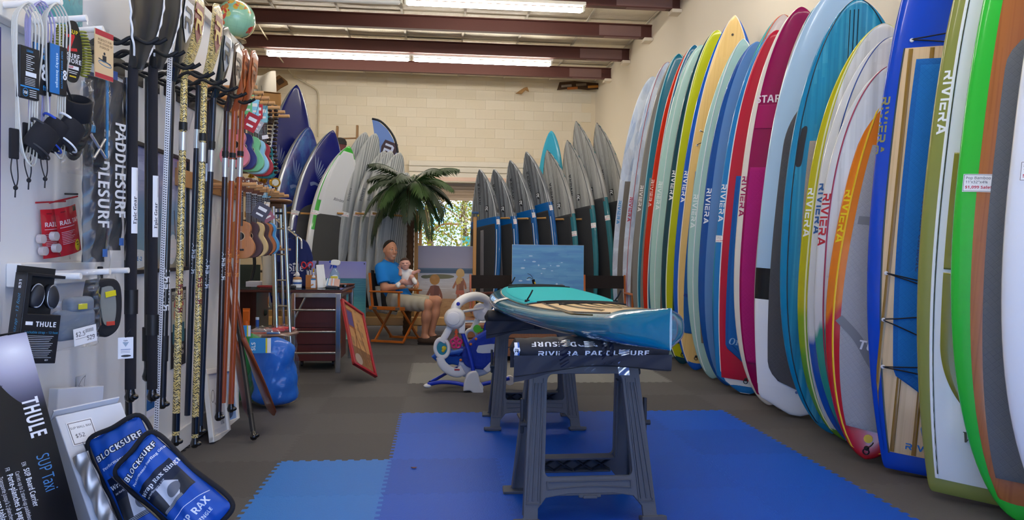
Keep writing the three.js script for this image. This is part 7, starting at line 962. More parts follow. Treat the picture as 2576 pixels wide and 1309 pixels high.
// a folding plastic sawhorse: two H-shaped leg frames, hinged at the top beam
const horseM = new THREE.MeshPhysicalMaterial({ color: new THREE.Color('#5c5d61'), roughness: .65, bumpMap: rep(nFine, 3, 3), bumpScale: .0006 }), horseDark = M('#2c2e34', .6);
function sawhorse(label, x, z, h, ry) {
  const t = thing('sawhorse', label, 'sawhorse', [x, 0, z], ry);
  const legFrame = (name, s) => {
    const lean = s * Math.atan2(.2, h), f = thing('tmp', '', ''); scene.remove(f); used.tmp = -1; f.name = name; f.userData = {}; f.rotation.x = -lean; f.position.set(0, h - .03, s * .035); t.add(f);
    const H = (h - .03) / Math.cos(lean), yb = -H, out = .31, outT = .25, inn = .205, innT = .18;
    const sh = shp([[-outT, 0], [outT, 0], [out - .012, yb + .03], [out + .02, yb], [out - .068, yb], [out - .072, yb + .07], [.2, yb + .115], [.1, yb + .13], [-.1, yb + .13], [-.2, yb + .115], [-out + .072, yb + .07], [-out + .068, yb], [-out - .02, yb], [-out + .012, yb + .03]]);
    const hole = new THREE.Path(); const ib = yb + .195, it = -.075, r = .04;
    hole.moveTo(-inn + r, ib); hole.lineTo(inn - r, ib); hole.quadraticCurveTo(inn, ib, inn - .003, ib + r); hole.lineTo(innT, it - r); hole.quadraticCurveTo(innT - .004, it, innT - r, it); hole.lineTo(-innT + r, it); hole.quadraticCurveTo(-innT + .004, it, -innT, it - r); hole.lineTo(-inn + .003, ib + r); hole.quadraticCurveTo(-inn, ib, -inn + r, ib);
    sh.holes.push(hole);
    part(f, 'leg_frame', ext(sh, .012, .003).translate(0, 0, s * .004), horseM);
    const rim = (pts, d) => pts;
    for (const e of [-1, 1]) {
      part(f, 'leg_flange', [bar([e * (outT - .004), -.02, -s * .012], [e * (out - .014), yb + .04, -s * .012], .01, .045), bar([e * (innT + .004), -.12, -s * .012], [e * (inn + .004), yb + .2, -s * .012], .01, .045)], horseM);
      part(f, 'leg_rib', [0, 1, 2].map((i) => { const k = .27 + i * .23, xt = innT + (outT - innT) * k, xb = inn + (out - inn) * k; return bar([e * xt, -.12, s * .014], [e * (xb + .0), yb + .1, s * .014], .008, .011); }), horseM);
      part(f, 'groove_rim', [bar([e * (innT + .012), -.1, s * .0135], [e * (inn + .018), yb + .085, s * .0135], .006, .008), bar([e * (outT - .012), -.1, s * .0135], [e * (out - .024), yb + .085, s * .0135], .006, .008), bar([e * (inn + .016), yb + .088, s * .0135], [e * (out - .022), yb + .088, s * .0135], .006, .008)], horseM);
      part(f, 'foot', bx(.115, .022, .06, e * (out - .024), yb + .014, -s * .006, .006), horseM);
    }
    part(f, 'crossbar_rim', [bx(.39, .007, .01, 0, yb + .18, s * .0135, .003), bx(.007, .034, .01, -.19, yb + .163, s * .0135), bx(.007, .034, .01, .19, yb + .163, s * .0135), tube([[-.19, yb + .148, s * .013], [0, yb + .158, s * .013], [.19, yb + .148, s * .013]], .004, 20, 6)], horseM);
    part(f, 'crossbar_flange', [bx(.4, .012, .045, 0, yb + .196, -s * .012, .003), bx(.38, .01, .04, 0, yb + .124, -s * .01, .003)], horseM);
    part(f, 'lower_clip', [bx(.1, .016, .02, 0, yb + .117, s * .004, .004), bx(.064, .014, .03, 0, yb + .112, s * .006, .004)], horseM);
    if (s < 0) part(f, 'crossbar_ribs', [...[-.14, -.05, .05, .14].map((xx) => bar([xx - .045, yb + .128, .02], [xx + .045, yb + .19, .02], .005, .02)), ...[-.14, -.05, .05, .14].map((xx) => bar([xx + .045, yb + .128, .02], [xx - .045, yb + .19, .02], .005, .02))], horseDark);
    return f;
  };
  legFrame('front_frame', 1); legFrame('back_frame', -1);
  part(t, 'top_beam', bx(.56, .05, .085, 0, h - .025, 0, .008), horseM);
  for (const e of [-1, 1]) { part(t, 'folding_brace', [bar([e * .282, h * .56, .11], [e * .282, h * .56, -.11], .02, .012, V(0, 1, 0)), tf(cyl(.012, .012, .03, 0, 0, 0), [e * .288, h * .56, .1], [0, 0, Math.PI / 2])], horseDark); part(t, 'latch', bx(.016, .16, .022, e * .29, h * .6, .06, .005), horseDark); part(t, 'hinge_knob', tf(cyl(.014, .014, .02, 0, 0, 0), [e * .262, h - .1, .03], [0, 0, Math.PI / 2]), horseDark); }
  return t;
}
sawhorse('near dark grey plastic sawhorse on the blue mat under the board nose', .675, -3.45, .74, .02);
sawhorse('far dark grey plastic sawhorse under the middle of the turquoise board', .66, -5.15, .735, -.03);
// padded covers taped over the sawhorses' tops
const padCloth = new THREE.MeshPhysicalMaterial({ color: new THREE.Color('#23242b'), roughness: .75, sheen: .3, bumpMap: rep(nFine, 6, 6), bumpScale: .0006, side: THREE.DoubleSide });
const tapeM = new THREE.MeshPhysicalMaterial({ color: 0xd6d2ca, metalness: .85, roughness: .25, side: THREE.DoubleSide });
function padRoll(label, x, y, z, w, rot, print) {
  const t = thing('rack_pad', label, 'pad', [x, y, z], rot);
  const rings = []; for (let i = 0; i <= 30; i++) { const u = i / 30, e = Math.sqrt(Math.max(.03, 1 - Math.max(0, Math.abs(u - .5) * 2 - .93) / .07)); const r = []; for (let j = 0; j < 24; j++) { const a = j / 12 * Math.PI; r.push(V((u - .5) * w, Math.sin(a) * .052 * e * (1 - .1 * Math.cos(u * 6)) + .002 * Math.sin(u * 60 + a * 3), Math.cos(a) * .075 * e)); } rings.push(r); }
  part(t, 'padded_roll', loft(rings, true, .8), padCloth);
  part(t, 'lower_flap', grid(40, 8, (u, v) => V((u - .5) * w * .97, -.02 - v * (.075 + .05 * Math.max(0, .38 - u) * 2.4 - .03 * Math.sin(u * 3.1) ** 2), .073 - .012 * v + .004 * Math.sin(u * 30 + v * 5))), M('#34363f', .75));
  part(t, 'back_flap', grid(20, 4, (u, v) => V((u - .5) * w * .97, -.02 - v * .075, -.073)), M('#34363f', .75));
  part(t, 'flap_hem', tube([[-w * .48, -.115, .066], [-w * .2, -.085, .068], [0, -.068, .068], [w * .48, -.092, .066]], .002, 40, 5), M('#17181c', .8));
  if (print) {
    const on = (g, cy) => remap(g, (X, Y) => { const a = cy + Y / .066; return V(X, Math.sin(a) * .0535, Math.cos(a) * .0768); });
    part(t, 'lettering', on(tf(rivieraGeo(.026), [-.25, -.013, 0], [0, 0, 0], [1.02, 1, 1]), -.22), M('#eff0f2', .5));
    part(t, 'lettering', on(tf(lettering('PADDLESURF', .032), [-.045, -.013, 0], [0, 0, 0], [1.08, .85, 1]), -.22), M('#eff0f2', .5));
    part(t, 'lettering', on(tf(lettering('PADDLESURF', .032), [.02, -.013, 0], [0, 0, Math.PI], [1.1, .85, 1]), .95), M('#eff0f2', .5), 'upside-down white lettering on the far side of the roll');
    const lg = part(t, 'end_badge', grid(6, 12, (u, v) => { const a = .7 - v * 1.5; return V(-w / 2 + .012 + u * .02, Math.sin(a) * .0545, Math.cos(a) * .0775); }), M('#f2f3f5', .5)); part(lg, 'badge_stripe', grid(3, 12, (u, v) => { const a = .7 - v * 1.5; return V(-w / 2 + .026 + u * .008, Math.sin(a) * .0552, Math.cos(a) * .0782); }), M('#1f5cb4', .5)); part(lg, 'badge_shield', on(tf(new THREE.ShapeGeometry(shp(shieldPts.map(([p, q]) => [p * .03, q * .036]))), [-w / 2 + .022, 0, 0]), 0).translate(0, 0, .002), M('#f2f3f5', .5)); part(lg, 'badge_letter', on(tf(shieldR(.03), [-w / 2 + .022, 0, 0]), 0).translate(0, 0, .003), M('#15161a', .5));
  }
  const strip = (x0, ww, a0, a1, tail, m, n) => part(t, n, grid(4, 22, (u, v) => { const a = a0 + (a1 - a0) * Math.min(1, v * 1.35), k = Math.max(0, v - .74) / .26; return V(x0 + (u - .5) * ww + k * .006, Math.sin(a) * .0555 - k * tail, Math.cos(a) * .079 + .0025 * Math.sin(v * 40 + u * 7) + .004 * Math.sin(k * 9 + u * 4)); }), m);
  const strap = M('#15182c', .5);
  if (print) { strip(-.135, .042, 1.3, -.55, .045, strap, 'strap'); strip(-.128, .046, .95, .35, 0, tapeM, 'tape'); strip(-.02, .05, .8, -.7, .06, film, 'clear_tape'); strip(-.02, .05, .8, .3, 0, tapeM, 'tape'); strip(.045, .022, 1, -.6, .035, strap, 'strap'); strip(.078, .02, 1, -.6, .03, strap, 'strap'); strip(.135, .05, .1, -.75, .075, tapeM, 'tape'); strip(.05, .02, .7, .35, 0, tapeM, 'tape'); }
  else strip(.0, .04, 1.3, -.55, .045, strap, 'strap');
  return t;
}
padRoll('black padded roll with white lettering, taped along the near sawhorse top', .685, .745 + .02, -3.3, .735, .02, true);
padRoll('black padded roll along the far sawhorse top, mostly under the board', .66, .745 + .005, -5.02, .7, -.03, false);
// ---------------------------------------------------------------- baby swing
{
  const O = PF(1180, 983), k = 297 / 6.3 * -O.z / 297, f = (px, py, z = 0) => V((px - 1180) * -O.z / FOCAL, (985 - py) * -O.z / FOCAL, z);
  const t = thing('baby_swing', 'white and blue baby swing standing on the grey floor', 'baby swing', [O.x, 0, O.z]);
  const wp = M('#e9e7e4', .35), bl = M('#1032b4', .35), fab = new THREE.MeshPhysicalMaterial({ color: new THREE.Color('#11349e'), roughness: .8, bumpMap: rep(nSoft, 2, 2), bumpScale: .01, side: THREE.DoubleSide });
  const flat = (pts, r, z, th = .6) => { const c = new THREE.CatmullRomCurve3(pts.map((p) => f(p[0], p[1], z)), false, 'centripetal'); const rings = []; for (let i = 0; i <= 40; i++) { const p = c.getPoint(i / 40), q = c.getTangent(i / 40), n = V(-q.y, q.x, 0), rad = typeof r === 'function' ? r(i / 40) : r; const g = []; for (let j = 0; j < 16; j++) { const a = j / 8 * Math.PI, e = .7; g.push(p.clone().addScaledVector(n, Math.sign(Math.cos(a)) * Math.abs(Math.cos(a)) ** e * rad).add(V(0, 0, Math.sign(Math.sin(a)) * Math.abs(Math.sin(a)) ** e * rad * th))); } rings.push(g); } return loft(rings, true, .9); };
  const F = 0, Bk = -.46, dx = 42;
  // near side arm with its oval window, hub and arch
  part(t, 'side_arm', [flat([[1132, 822], [1120, 845], [1110, 862]], .03, F), flat([[1106, 900], [1112, 918], [1130, 934], [1152, 940], [1165, 932]], (u) => .034 + .01 * u, F)], wp);
  const ring = part(t, 'window_ring', tf(new THREE.TorusGeometry(.058, .016, 12, 36), [0, 0, 0], [0, 0, .12], [1, 1.32, 1]).applyMatrix4(new THREE.Matrix4().makeTranslation(...f(1111, 878, F).toArray())), wp);
  part(ring, 'water_window', tf(disc(.052, .012, 0, 0, 0, 30), [0, 0, 0], [0, 0, .12], [1, 1.32, 1]).applyMatrix4(new THREE.Matrix4().makeTranslation(...f(1111, 880, F).toArray())), M('#1a7f8c', .15, { clearcoat: 1 })); part(ring, 'toy_duck', [sph(.02, f(1116, 878).x, f(1116, 878).y, .012, 1, 1, .6, 14), sph(.014, f(1114, 884).x, f(1114, 884).y, .012, 1, 1, .6, 12)], M('#d9c42a', .4));
  part(t, 'hub', [tf(lathe([[0, .05], [.06, .048], [.07, .04], [.088, .03], [.092, -.03], [0, -.035]], 36), [0, 0, 0], [Math.PI / 2, 0, 0]).applyMatrix4(new THREE.Matrix4().makeTranslation(...f(1142, 803, .01).toArray())), bx(.055, .13, .07, f(1160, 818).x, f(1160, 822).y, 0, .012)], wp); 
  part(t, 'hub_cap', tf(lathe([[0, .065], [.05, .062], [.058, .05]], 30), [0, 0, 0], [Math.PI / 2, 0, 0]).applyMatrix4(new THREE.Matrix4().makeTranslation(...f(1138, 802, .01).toArray())), M('#f1efec', .3));
  part(t, 'arch', (() => { const c = new THREE.CatmullRomCurve3([f(1140, 790, 0), f(1146, 772, -.03), f(1160, 760, -.1), f(1182, 753, -.22), f(1210, 755, -.35), f(1230, 768, -.43), f(1233, 785, -.46), f(1222, 798, -.46)]); const rings = []; for (let i = 0; i <= 44; i++) { const p = c.getPoint(i / 44), q = c.getTangent(i / 44), n = V(-q.y, q.x, 0).normalize(), b = q.clone().cross(n); const g = []; for (let j = 0; j < 14; j++) { const a = j / 7 * Math.PI; g.push(p.clone().addScaledVector(n, Math.cos(a) * .04).addScaledVector(b, Math.sin(a) * .045)); } rings.push(g); } return loft(rings, true, .9); })(), wp);
  part(t, 'blue_button', tf(sph(.016, 0, 0, 0, 1, 1, .5, 14), f(1150, 766, .03).toArray()), M('#1a2ea8', .4)); part(t, 'yellow_tab', tf(bx(.07, .035, .02, 0, 0, 0, .008), f(1212, 766, -.38).toArray(), [0, 0, -.3]), M('#d9a21c', .4));
  part(t, 'hub', tf(lathe([[0, .04], [.07, .035], [.085, .02], [.085, -.03], [0, -.03]], 32), f(1218, 797, Bk).toArray(), [Math.PI / 2, 0, 0]), wp); part(t, 'side_arm', [flat([[1208, 815], [1200, 832], [1193, 846]], .026, Bk)], wp); part(t, 'window_ring', tf(new THREE.TorusGeometry(.05, .014, 10, 30), f(1190, 864, Bk).toArray(), [0, 0, .2], [1, 1.25, 1]), wp);
  part(t, 'cross_bar', rod(f(1163, 786, -.02), f(1222, 787, -.44), .012), wp);
  // blue legs, feet
  part(t, 'leg', tube([f(1159, 832, 0), f(1172, 868, .02), f(1184, 908, .04), f(1192, 948, .05)], .017, 40, 12), bl); part(t, 'leg', tube([f(1240, 815, Bk), f(1250, 870, Bk), f(1256, 930, Bk - .02)], .017, 30, 12), bl);
  part(t, 'floor_tube', [tube([f(1077, 967, .03), f(1110, 961, .05), f(1140, 962, .06), f(1172, 968, .07)], .017, 30, 10), tube([f(1082, 964, 0), f(1125, 952, -.25), f(1150, 947, -.42), f(1175, 946, -.5)], .015, 30, 10)], bl); part(t, 'floor_tube', [tube([f(1210, 966, .07), f(1240, 960, .06), f(1280, 952, .05)], .017, 24, 10), tube([f(1178, 946, -.5), f(1230, 943, -.5), f(1283, 952, -.4)], .015, 24, 10)], bl);
  part(t, 'foot_housing', tf(ext(spl([[-.06, -.06], [-.055, .0], [-.02, .07], [.035, .075], [.06, -.02], [.085, -.08], [.04, -.095], [-.01, -.06]], 50), .06, .012), f(1186, 960, .06).toArray()), wp); part(t, 'wheel', tf(cyl(.042, .042, .05, 0, 0, 0, 26), f(1202, 973, .07).toArray(), [Math.PI / 2, 0, 0]), wp); part(t, 'wheel', tf(cyl(.04, .04, .05, 0, 0, 0, 26), f(1284, 962, -.05).toArray(), [Math.PI / 2, 0, 0]), wp); part(t, 'foot_cap', sph(.032, f(1076, 971).x, f(1076, 971).y, .03, 1.1, .6, 1, 16), wp); part(t, 'foot_cap', sph(.03, f(1155, 950).x, f(1155, 952).y, -.44, 1.3, .5, 1, 16), wp);
  // seat
  const seatC = [[1095, 902], [1118, 908], [1145, 912], [1166, 915], [1190, 922], [1215, 905], [1238, 868], [1252, 833]];
  part(t, 'seat_fabric', (() => { const c = new THREE.CatmullRomCurve3(seatC.map((p) => f(p[0], p[1], 0)), false, 'centripetal'); return grid(30, 14, (u, v) => { const p = c.getPoint(u), s = (v - .5), q = c.getTangent(u), n = V(-q.y, q.x, 0); const wd = .42 * (.65 + .35 * Math.sin(Math.min(1, u * 1.6) * 1.57)) * (u > .8 ? 1 - (u - .8) * 1.2 : 1); return p.clone().addScaledVector(n, .22 * s * s * (u < .35 ? .9 : 1.6) + .008 * Math.sin(u * 40 + v * 9)).add(V(0, 0, -.23 + s * wd)); }); })(), fab);
  part(t, 'seat_back', (() => tf(ext(spl([[1170, 900], [1176, 880], [1200, 858], [1228, 842], [1252, 834], [1258, 850], [1250, 890], [1238, 922], [1205, 925], [1178, 918]].map(([a, b]) => { const q = f(a, b); return [q.x, q.y]; }), 60), .035, .03), [0, 0, -.06]))(), fab); part(t, 'leg_rest', tf(ext(spl([[1093, 905], [1110, 897], [1140, 896], [1168, 893], [1176, 918], [1165, 925], [1140, 918], [1115, 920]].map(([a, b]) => { const q = f(a, b); return [q.x, q.y]; }), 50), .06, .02), [0, 0, -.14]), M('#1a55b0', .8)); part(t, 'seat_base', tf(ext(spl([[1160, 922], [1200, 926], [1238, 918], [1238, 930], [1215, 945], [1180, 950], [1158, 942]].map(([a, b]) => { const q = f(a, b); return [q.x, q.y]; }), 50), .05, .02), [0, 0, -.1]), M('#c9d2e6', .6)); part(t, 'white_label', tf(ext(spl([[1202, 872], [1246, 868], [1244, 888], [1200, 890]].map(([a, b]) => { const q = f(a, b); return [q.x, q.y]; }), 12), .002), [0, 0, -.008]), M('#d6d8dc', .6)); part(t, 'recline_arm', tf(ext(spl([[1218, 932], [1240, 910], [1240, 924], [1228, 938]].map(([a, b]) => { const q = f(a, b); return [q.x, q.y]; }), 20), .03, .006), [0, 0, -.03]), wp);
  part(t, 'red_badge', bx(.045, .014, .004, f(1149, 931).x, f(1149, 931).y, .03, .001), M('#b82430', .5));
  part(t, 'fabric_dot', [[1158, 908, '#d8662a'], [1183, 868, '#d9a42a'], [1196, 855, '#c8402a']].map(([a, b]) => sph(.012, f(a, b).x, f(a, b).y, .0, 1, 1, .4, 10)), M('#d8762a', .6));
  // hanging toys
  const toy = thing('hanging_toy', 'pink star ring on an orange link, hanging from the swing hub', 'toy', f(1146, 828, .03).add(V(O.x, 0, O.z))); part(toy, 'link', [rod([0, 0, 0], [0, -.09, 0], .008), tf(new THREE.TorusGeometry(.012, .004, 6, 16), [0, -.03, 0]), tf(new THREE.TorusGeometry(.012, .004, 6, 16), [0, -.06, 0])], M('#d9582a', .4)); part(toy, 'star_ring', [0, 1, 2, 3, 4].map((i) => tf(new THREE.TorusGeometry(.02, .009, 8, 16), [Math.sin(i * 1.257) * .028, -.12 + Math.cos(i * 1.257) * .028, 0])), M('#d4206c', .35));
  const sn = thing('hanging_toy', 'lime green snail toy hanging from the far side of the swing', 'toy', f(1205, 842, Bk + .04).add(V(O.x, 0, O.z))); part(sn, 'shell', tf(cyl(.036, .036, .02, 0, 0, 0, 24), [0, 0, 0], [Math.PI / 2, 0, 0]), M('#57c81e', .4)); part(sn, 'snail_head', [sph(.014, .035, -.02, 0, 1, 1, .7, 10), sph(.009, .045, -.008, 0, 1, 1, .7, 10)], M('#57c81e', .4)); part(sn, 'hook', rod([0, .03, 0], [-.004, .14, 0], .004), wp);
}
// ---------------------------------------------------------------- seats and table
const chairWood = TM(woodTex('#c4681c', '#8a4210', 71), .4, { clearcoat: .3 });
function directorChair(label, pos, ry, cloth, wood) {
  const t = thing('director_chair', label, 'chair', pos, ry); const D = .2, Wd = .27; // faces +x
  for (const s of [-1, 1]) { part(t, 'seat_rail', bx(.5, .045, .035, 0, .455, s * Wd, .006), wood); part(t, 'armrest', bx(.46, .022, .055, -.01, .665, s * (Wd + .01), .008), wood); part(t, 'arm_post', bx(.028, .22, .024, .17, .56, s * Wd, .005), wood); part(t, 'back_post', bar([-.2, .45, s * Wd], [-.25, .9, s * Wd], .03, .026), wood); part(t, 'metal_plate', [bx(.06, .035, .004, -.16, .455, s * (Wd + .02), .001), bx(.06, .035, .004, .16, .455, s * (Wd + .02), .001)], M('#8d8a80', .4, { metalness: .7 })); part(t, 'floor_rail', bx(.46, .03, .03, 0, .03, s * (Wd - .02), .006), wood); }
  for (const x of [-D, D]) { part(t, 'cross_leg', bar([x, .03, -Wd + .02], [x, .44, Wd - .02], .032, .022, V(1, 0, 0)), wood); part(t, 'cross_leg', bar([x + .024, .03, Wd - .02], [x + .024, .44, -Wd + .02], .032, .022, V(1, 0, 0)), wood); }
  part(t, 'seat_cloth', grid(10, 6, (u, v) => V((v - .5) * .42, .462 - .035 * Math.sin(u * 3.14), (u - .5) * 2 * Wd)), cloth); part(t, 'back_cloth', grid(12, 4, (u, v) => V(-.222 - v * .02 - .05 * Math.sin(u * 3.14), .72 + v * .17, (u - .5) * 2 * (Wd + .012))), cloth);
  return t;
}
const chairCloth = M('#211a18', .9), chA = PF(1000, 862);
directorChair("wooden director's chair that the man with the baby sits in", [chA.x - .02, 0, chA.z - .08], -.42, M('#1c2126', .9), chairWood);
{ const c = P(1238, 712, 9.5); directorChair("empty director's chair with a black back, behind the baby swing", [c.x, .0, c.z + .3], -Math.PI / 2 + .05, chairCloth, chairWood); const d = P(1500, 714, 9.6); directorChair("director's chair with a black back, half hidden by the sea picture", [d.x + .12, 0, d.z + .2], -Math.PI / 2, chairCloth, chairWood); }
{ // low wooden chest table
  const a = P(1165, 822, 8.05), b = P(1440, 822, 8.05), y = .395, w = b.x - a.x + .1, t = thing('chest_table', 'low wooden chest used as a table, behind the baby swing', 'table', [(a.x + b.x) / 2 + .04, 0, -8.55]);
  const plank = TM(woodTex('#8a5a38', '#553016', 72), .5), dk = TM(woodTex('#47251a', '#2a140c', 73), .45);
  for (let i = 0; i < 5; i++) part(t, 'top_plank', bx(w / 5 - .004, .035, 1.05, -w / 2 + (i + .5) * w / 5, y - .017, 0, .006), plank);
  part(t, 'chest_body', tf(ext(shp([[-w / 2 + .05, .06], [w / 2 - .05, .06], [w / 2 - .01, y - .04], [-w / 2 + .01, y - .04]]), .95, .012), [0, 0, 0]), dk); for (let i = 0; i < 3; i++) part(t, 'front_plank', bx(w - .1, .09, .02, 0, .1 + i * .1, .505, .006), plank); for (const s of [-1, 1]) for (const z of [-.4, .4]) part(t, 'foot', tf(lathe([[0, 0], [.03, 0], [.045, .03], [.04, .06], [0, .06]], 18), [s * (w / 2 - .1), 0, z]), dk);
  const pp = thing('paper_stack', 'flat papers and a blue brochure on the low chest table', 'papers', [a.x + .12, y + .001, -8.35], .2); part(pp, 'papers', [bx(.28, .006, .2, 0, .003, 0), tf(bx(.26, .004, .19, .01, .009, .01), [0, 0, 0], [0, .1, 0])], M('#dfe0e2', .6)); part(pp, 'brochure', tf(bx(.2, .003, .13, -.03, .014, .0), [0, 0, 0], [0, -.2, 0]), M('#3d6fa8', .5));
  const g = thing('ukulele', 'ukulele lying on the low table, only its headstock and neck in view', 'ukulele', P(1245, 736, 8.6)); part(g, 'neck', bar([.05, -.004, 0], [-.2, -.012, .06], .03, .02), M('#5a2a16', .4)); part(g, 'headstock', bar([-.2, -.012, .06], [-.33, -.02, .09], .05, .014), M('#4a2012', .4)); for (let i = 0; i < 3; i++) part(g, 'tuner', rod([-.23 - i * .035, .0, .07], [-.23 - i * .035, .03, .075], .005), silver); part(g, 'body', tf(ext(ukeShape, .055, .003), [.26, -.03, -.03], [0, Math.PI / 2 * 0, Math.PI / 2 + .05]), koa); part(g, 'stand', [rod([.2, -.06, -.03], [.2, -.33, -.03], .012), rod([.1, -.03, 0], [.08, -.33, .02], .012)], chairWood);
  const sg = thing('sunglasses_display', 'small black and yellow sunglasses display behind the far end of the board', 'sunglasses', P(1343, 712, 8.2)); part(sg, 'lens_strip', tf(bx(.035, .14, .01, 0, -.03, 0, .004), [0, 0, 0], [0, .3, .25]), M('#131316', .2, { clearcoat: 1 })); part(sg, 'yellow_lens', tf(bx(.016, .1, .012, .01, -.04, .003, .003), [0, 0, 0], [0, .3, .25]), M('#d8b41c', .2, { clearcoat: 1 })); part(sg, 'temple', [tube([[-.01, .04, 0], [-.05, .06, .0], [-.08, .045, .02]], .0035, 16, 6), tube([[-.01, .05, 0], [-.04, .09, -.02], [-.07, .1, -.02]], .003, 16, 6)], M('#131316', .4)); part(sg, 'stand', bx(.04, .34, .03, .02, -.27, -.01, .004), M('#1d1d20', .5));
}
// ---------------------------------------------------------------- palm, flag, ladder, box
{
  const b = P(1022, 838, 10.35), top = P(1033, 468, 10.3), t = thing('artificial_palm', 'artificial palm tree with drooping fronds beside the left rack', 'palm', [b.x, 0, b.z]); const T = top.clone().sub(V(b.x, 0, b.z));
  part(t, 'trunk', (() => { const rings = []; for (let i = 0; i <= 90; i++) { const u = i / 90, r = .052 - .008 * u + .006 * (i % 3 === 0 ? 1 : 0); const c = V(T.x * u + .02 * Math.sin(u * 3), T.y * u, T.z * u); const g = []; for (let j = 0; j < 14; j++) { const a = j / 7 * Math.PI; g.push(c.clone().add(V(Math.cos(a) * r, 0, Math.sin(a) * r))); } rings.push(g); } return loft(rings); })(), M('#4a3018', .95));
  part(t, 'husk', [0, 1, 2, 3, 4, 5].map((i) => tf(new THREE.ConeGeometry(.05, .16, 7), [T.x + Math.cos(i) * .04, T.y - .05, T.z + Math.sin(i) * .04], [.5 * Math.sin(i), 0, -.5 * Math.cos(i)])), M('#6d3a1c', .9));
  part(t, 'foot_plate', lathe([[0, 0], [.13, 0], [.12, .02], [.06, .03], [0, .03]], 24), M('#3a3330', .7));
  seedN = 404; const leafM = [M('#2f4a1e', .6), M('#243b19', .6), M('#3f5f24', .6)];
  for (let q = 0; q < 26; q++) {
    const a = q * 2.399, up = .95 - (q / 26) * 1.15, len = rr(.55, .8), dir = V(Math.cos(a), 0, Math.sin(a)); const pts = []; for (let i = 0; i <= 12; i++) { const u = i / 12; pts.push(V(T.x, T.y, T.z).addScaledVector(dir, len * u * (1 - .25 * u * u * (1 - up) )).add(V(0, len * (up * u - (.75 + .35 * (1 - up)) * u * u * .75), 0))); }
    const c = new THREE.CatmullRomCurve3(pts), gs = [tube(pts, .006, 24, 5)]; const side = V(-dir.z, 0, dir.x); const pos = [], idx = [];
    for (let i = 3; i <= 46; i++) { const u = i / 46, p = c.getPoint(u), tg = c.getTangent(u); for (const s of [-1, 1]) { const l = .26 * Math.sin(Math.PI * (.12 + u * .8)) * rr(.8, 1.1), d = side.clone().multiplyScalar(s * .75).addScaledVector(tg, .75).add(V(0, -.45, 0)).normalize(); const wv = tg.clone().cross(d).cross(d).normalize().multiplyScalar(.011); const n0 = pos.length / 3; const m = p.clone().addScaledVector(d, l * .5).add(V(0, .01, 0)), e = p.clone().addScaledVector(d, l).add(V(0, -.04 * rnd(), 0)); for (const v3 of [p.clone(), m.clone().add(wv), m.clone().sub(wv), e]) pos.push(v3.x, v3.y, v3.z); idx.push(n0, n0 + 1, n0 + 2, n0 + 1, n0 + 3, n0 + 2); } }
    const lg = new THREE.BufferGeometry(); lg.setAttribute('position', new THREE.Float32BufferAttribute(pos, 3)); lg.setIndex(idx); lg.computeVertexNormals();
    const fr = part(t, 'frond', [gs[0]], leafM[q % 3]); const lf = part(fr, 'leaflets', lg, new THREE.MeshPhysicalMaterial({ color: leafM[q % 3].color, roughness: .55, side: THREE.DoubleSide, transmission: .3, thickness: 0 })); lf.userData.kind = 'stuff';
  }
}
{ // feather flag
  const p0 = P(936, 300, 11.9), t = thing('feather_flag', 'light blue feather flag with a dark shield behind the palm', 'flag'); const g = (px, py) => P(px, py, 11.9).sub(p0);
  t.position.copy(p0); const pts = [[936, 300], [953, 306], [975, 326], [990, 352], [998, 385], [1002, 420], [1004, 470], [1002, 560], [960, 560], [955, 470], [948, 380]].map(([a, b]) => { const q = g(a, b); return [q.x, q.y]; });
  part(t, 'flag_cloth', ext(shp(pts), .006), M('#6f8fd0', .7)); part(t, 'pole', tube([[936, 299], [955, 304], [977, 324], [993, 350], [1001, 385], [1005, 430], [1006, 560], [1006, 700]].map(([a, b]) => g(a, b).add(V(0, 0, .005))), .017, 60, 8), M('#15171c', .5)); part(t, 'ground_pole', rod(g(1006, 690), V(g(1006, 690).x, -p0.y, 0), .014), M('#15171c', .5));
  const c = g(977, 372), s = .3; part(t, 'shield', tf(new THREE.ShapeGeometry(shp(shieldPts.map(([x, y]) => [x * s * .85, y * s]))), [c.x, c.y - .05, .008], [0, 0, -.35]), M('#3a2430', .6)); part(t, 'shield_letter', tf(shieldR(s * .95), [c.x, c.y - .05, .012], [0, 0, -.35]), M('#c9d2ea', .6));
}
{ const t = thing('wooden_ladder', 'old wooden ladder standing against the back wall behind the boards', 'ladder'); const m = M('#8a6a48', .8); const L0 = P(849, 318, 14.9), L1 = P(899, 316, 14.9), B0 = V(L0.x - .05, 0, -14.2), B1 = V(L1.x + .05, 0, -14.2); part(t, 'rail', bar(L0, B0, .045, .07), m); part(t, 'rail', bar(L1, B1, .045, .07), m); for (let i = 0; i < 11; i++) { const k = .07 + i * .085; part(t, 'rung', rod(L0.clone().lerp(B0, k), L1.clone().lerp(B1, k), .016), m); } const h = P(855, 362, 14.6), c = thing('cap', 'black cap hung on the ladder top behind the boards', 'cap', h); part(c, 'crown', lathe([[.13, -.02], [.128, .04], [.1, .09], [.05, .115], [0, .12]], 26), M('#17181c', .8)); part(c, 'brim', tf(ext(spl([[-.11, 0], [0, -.13], [.11, 0], [0, .03]], 30), .006, .002), [.0, -.02, .06], [Math.PI / 2 - .2, 0, 0]), M('#2a2226', .8)); part(c, 'lining', cyl(.12, .11, .1, 0, -.07, 0), M('#5a2c30', .8)); }
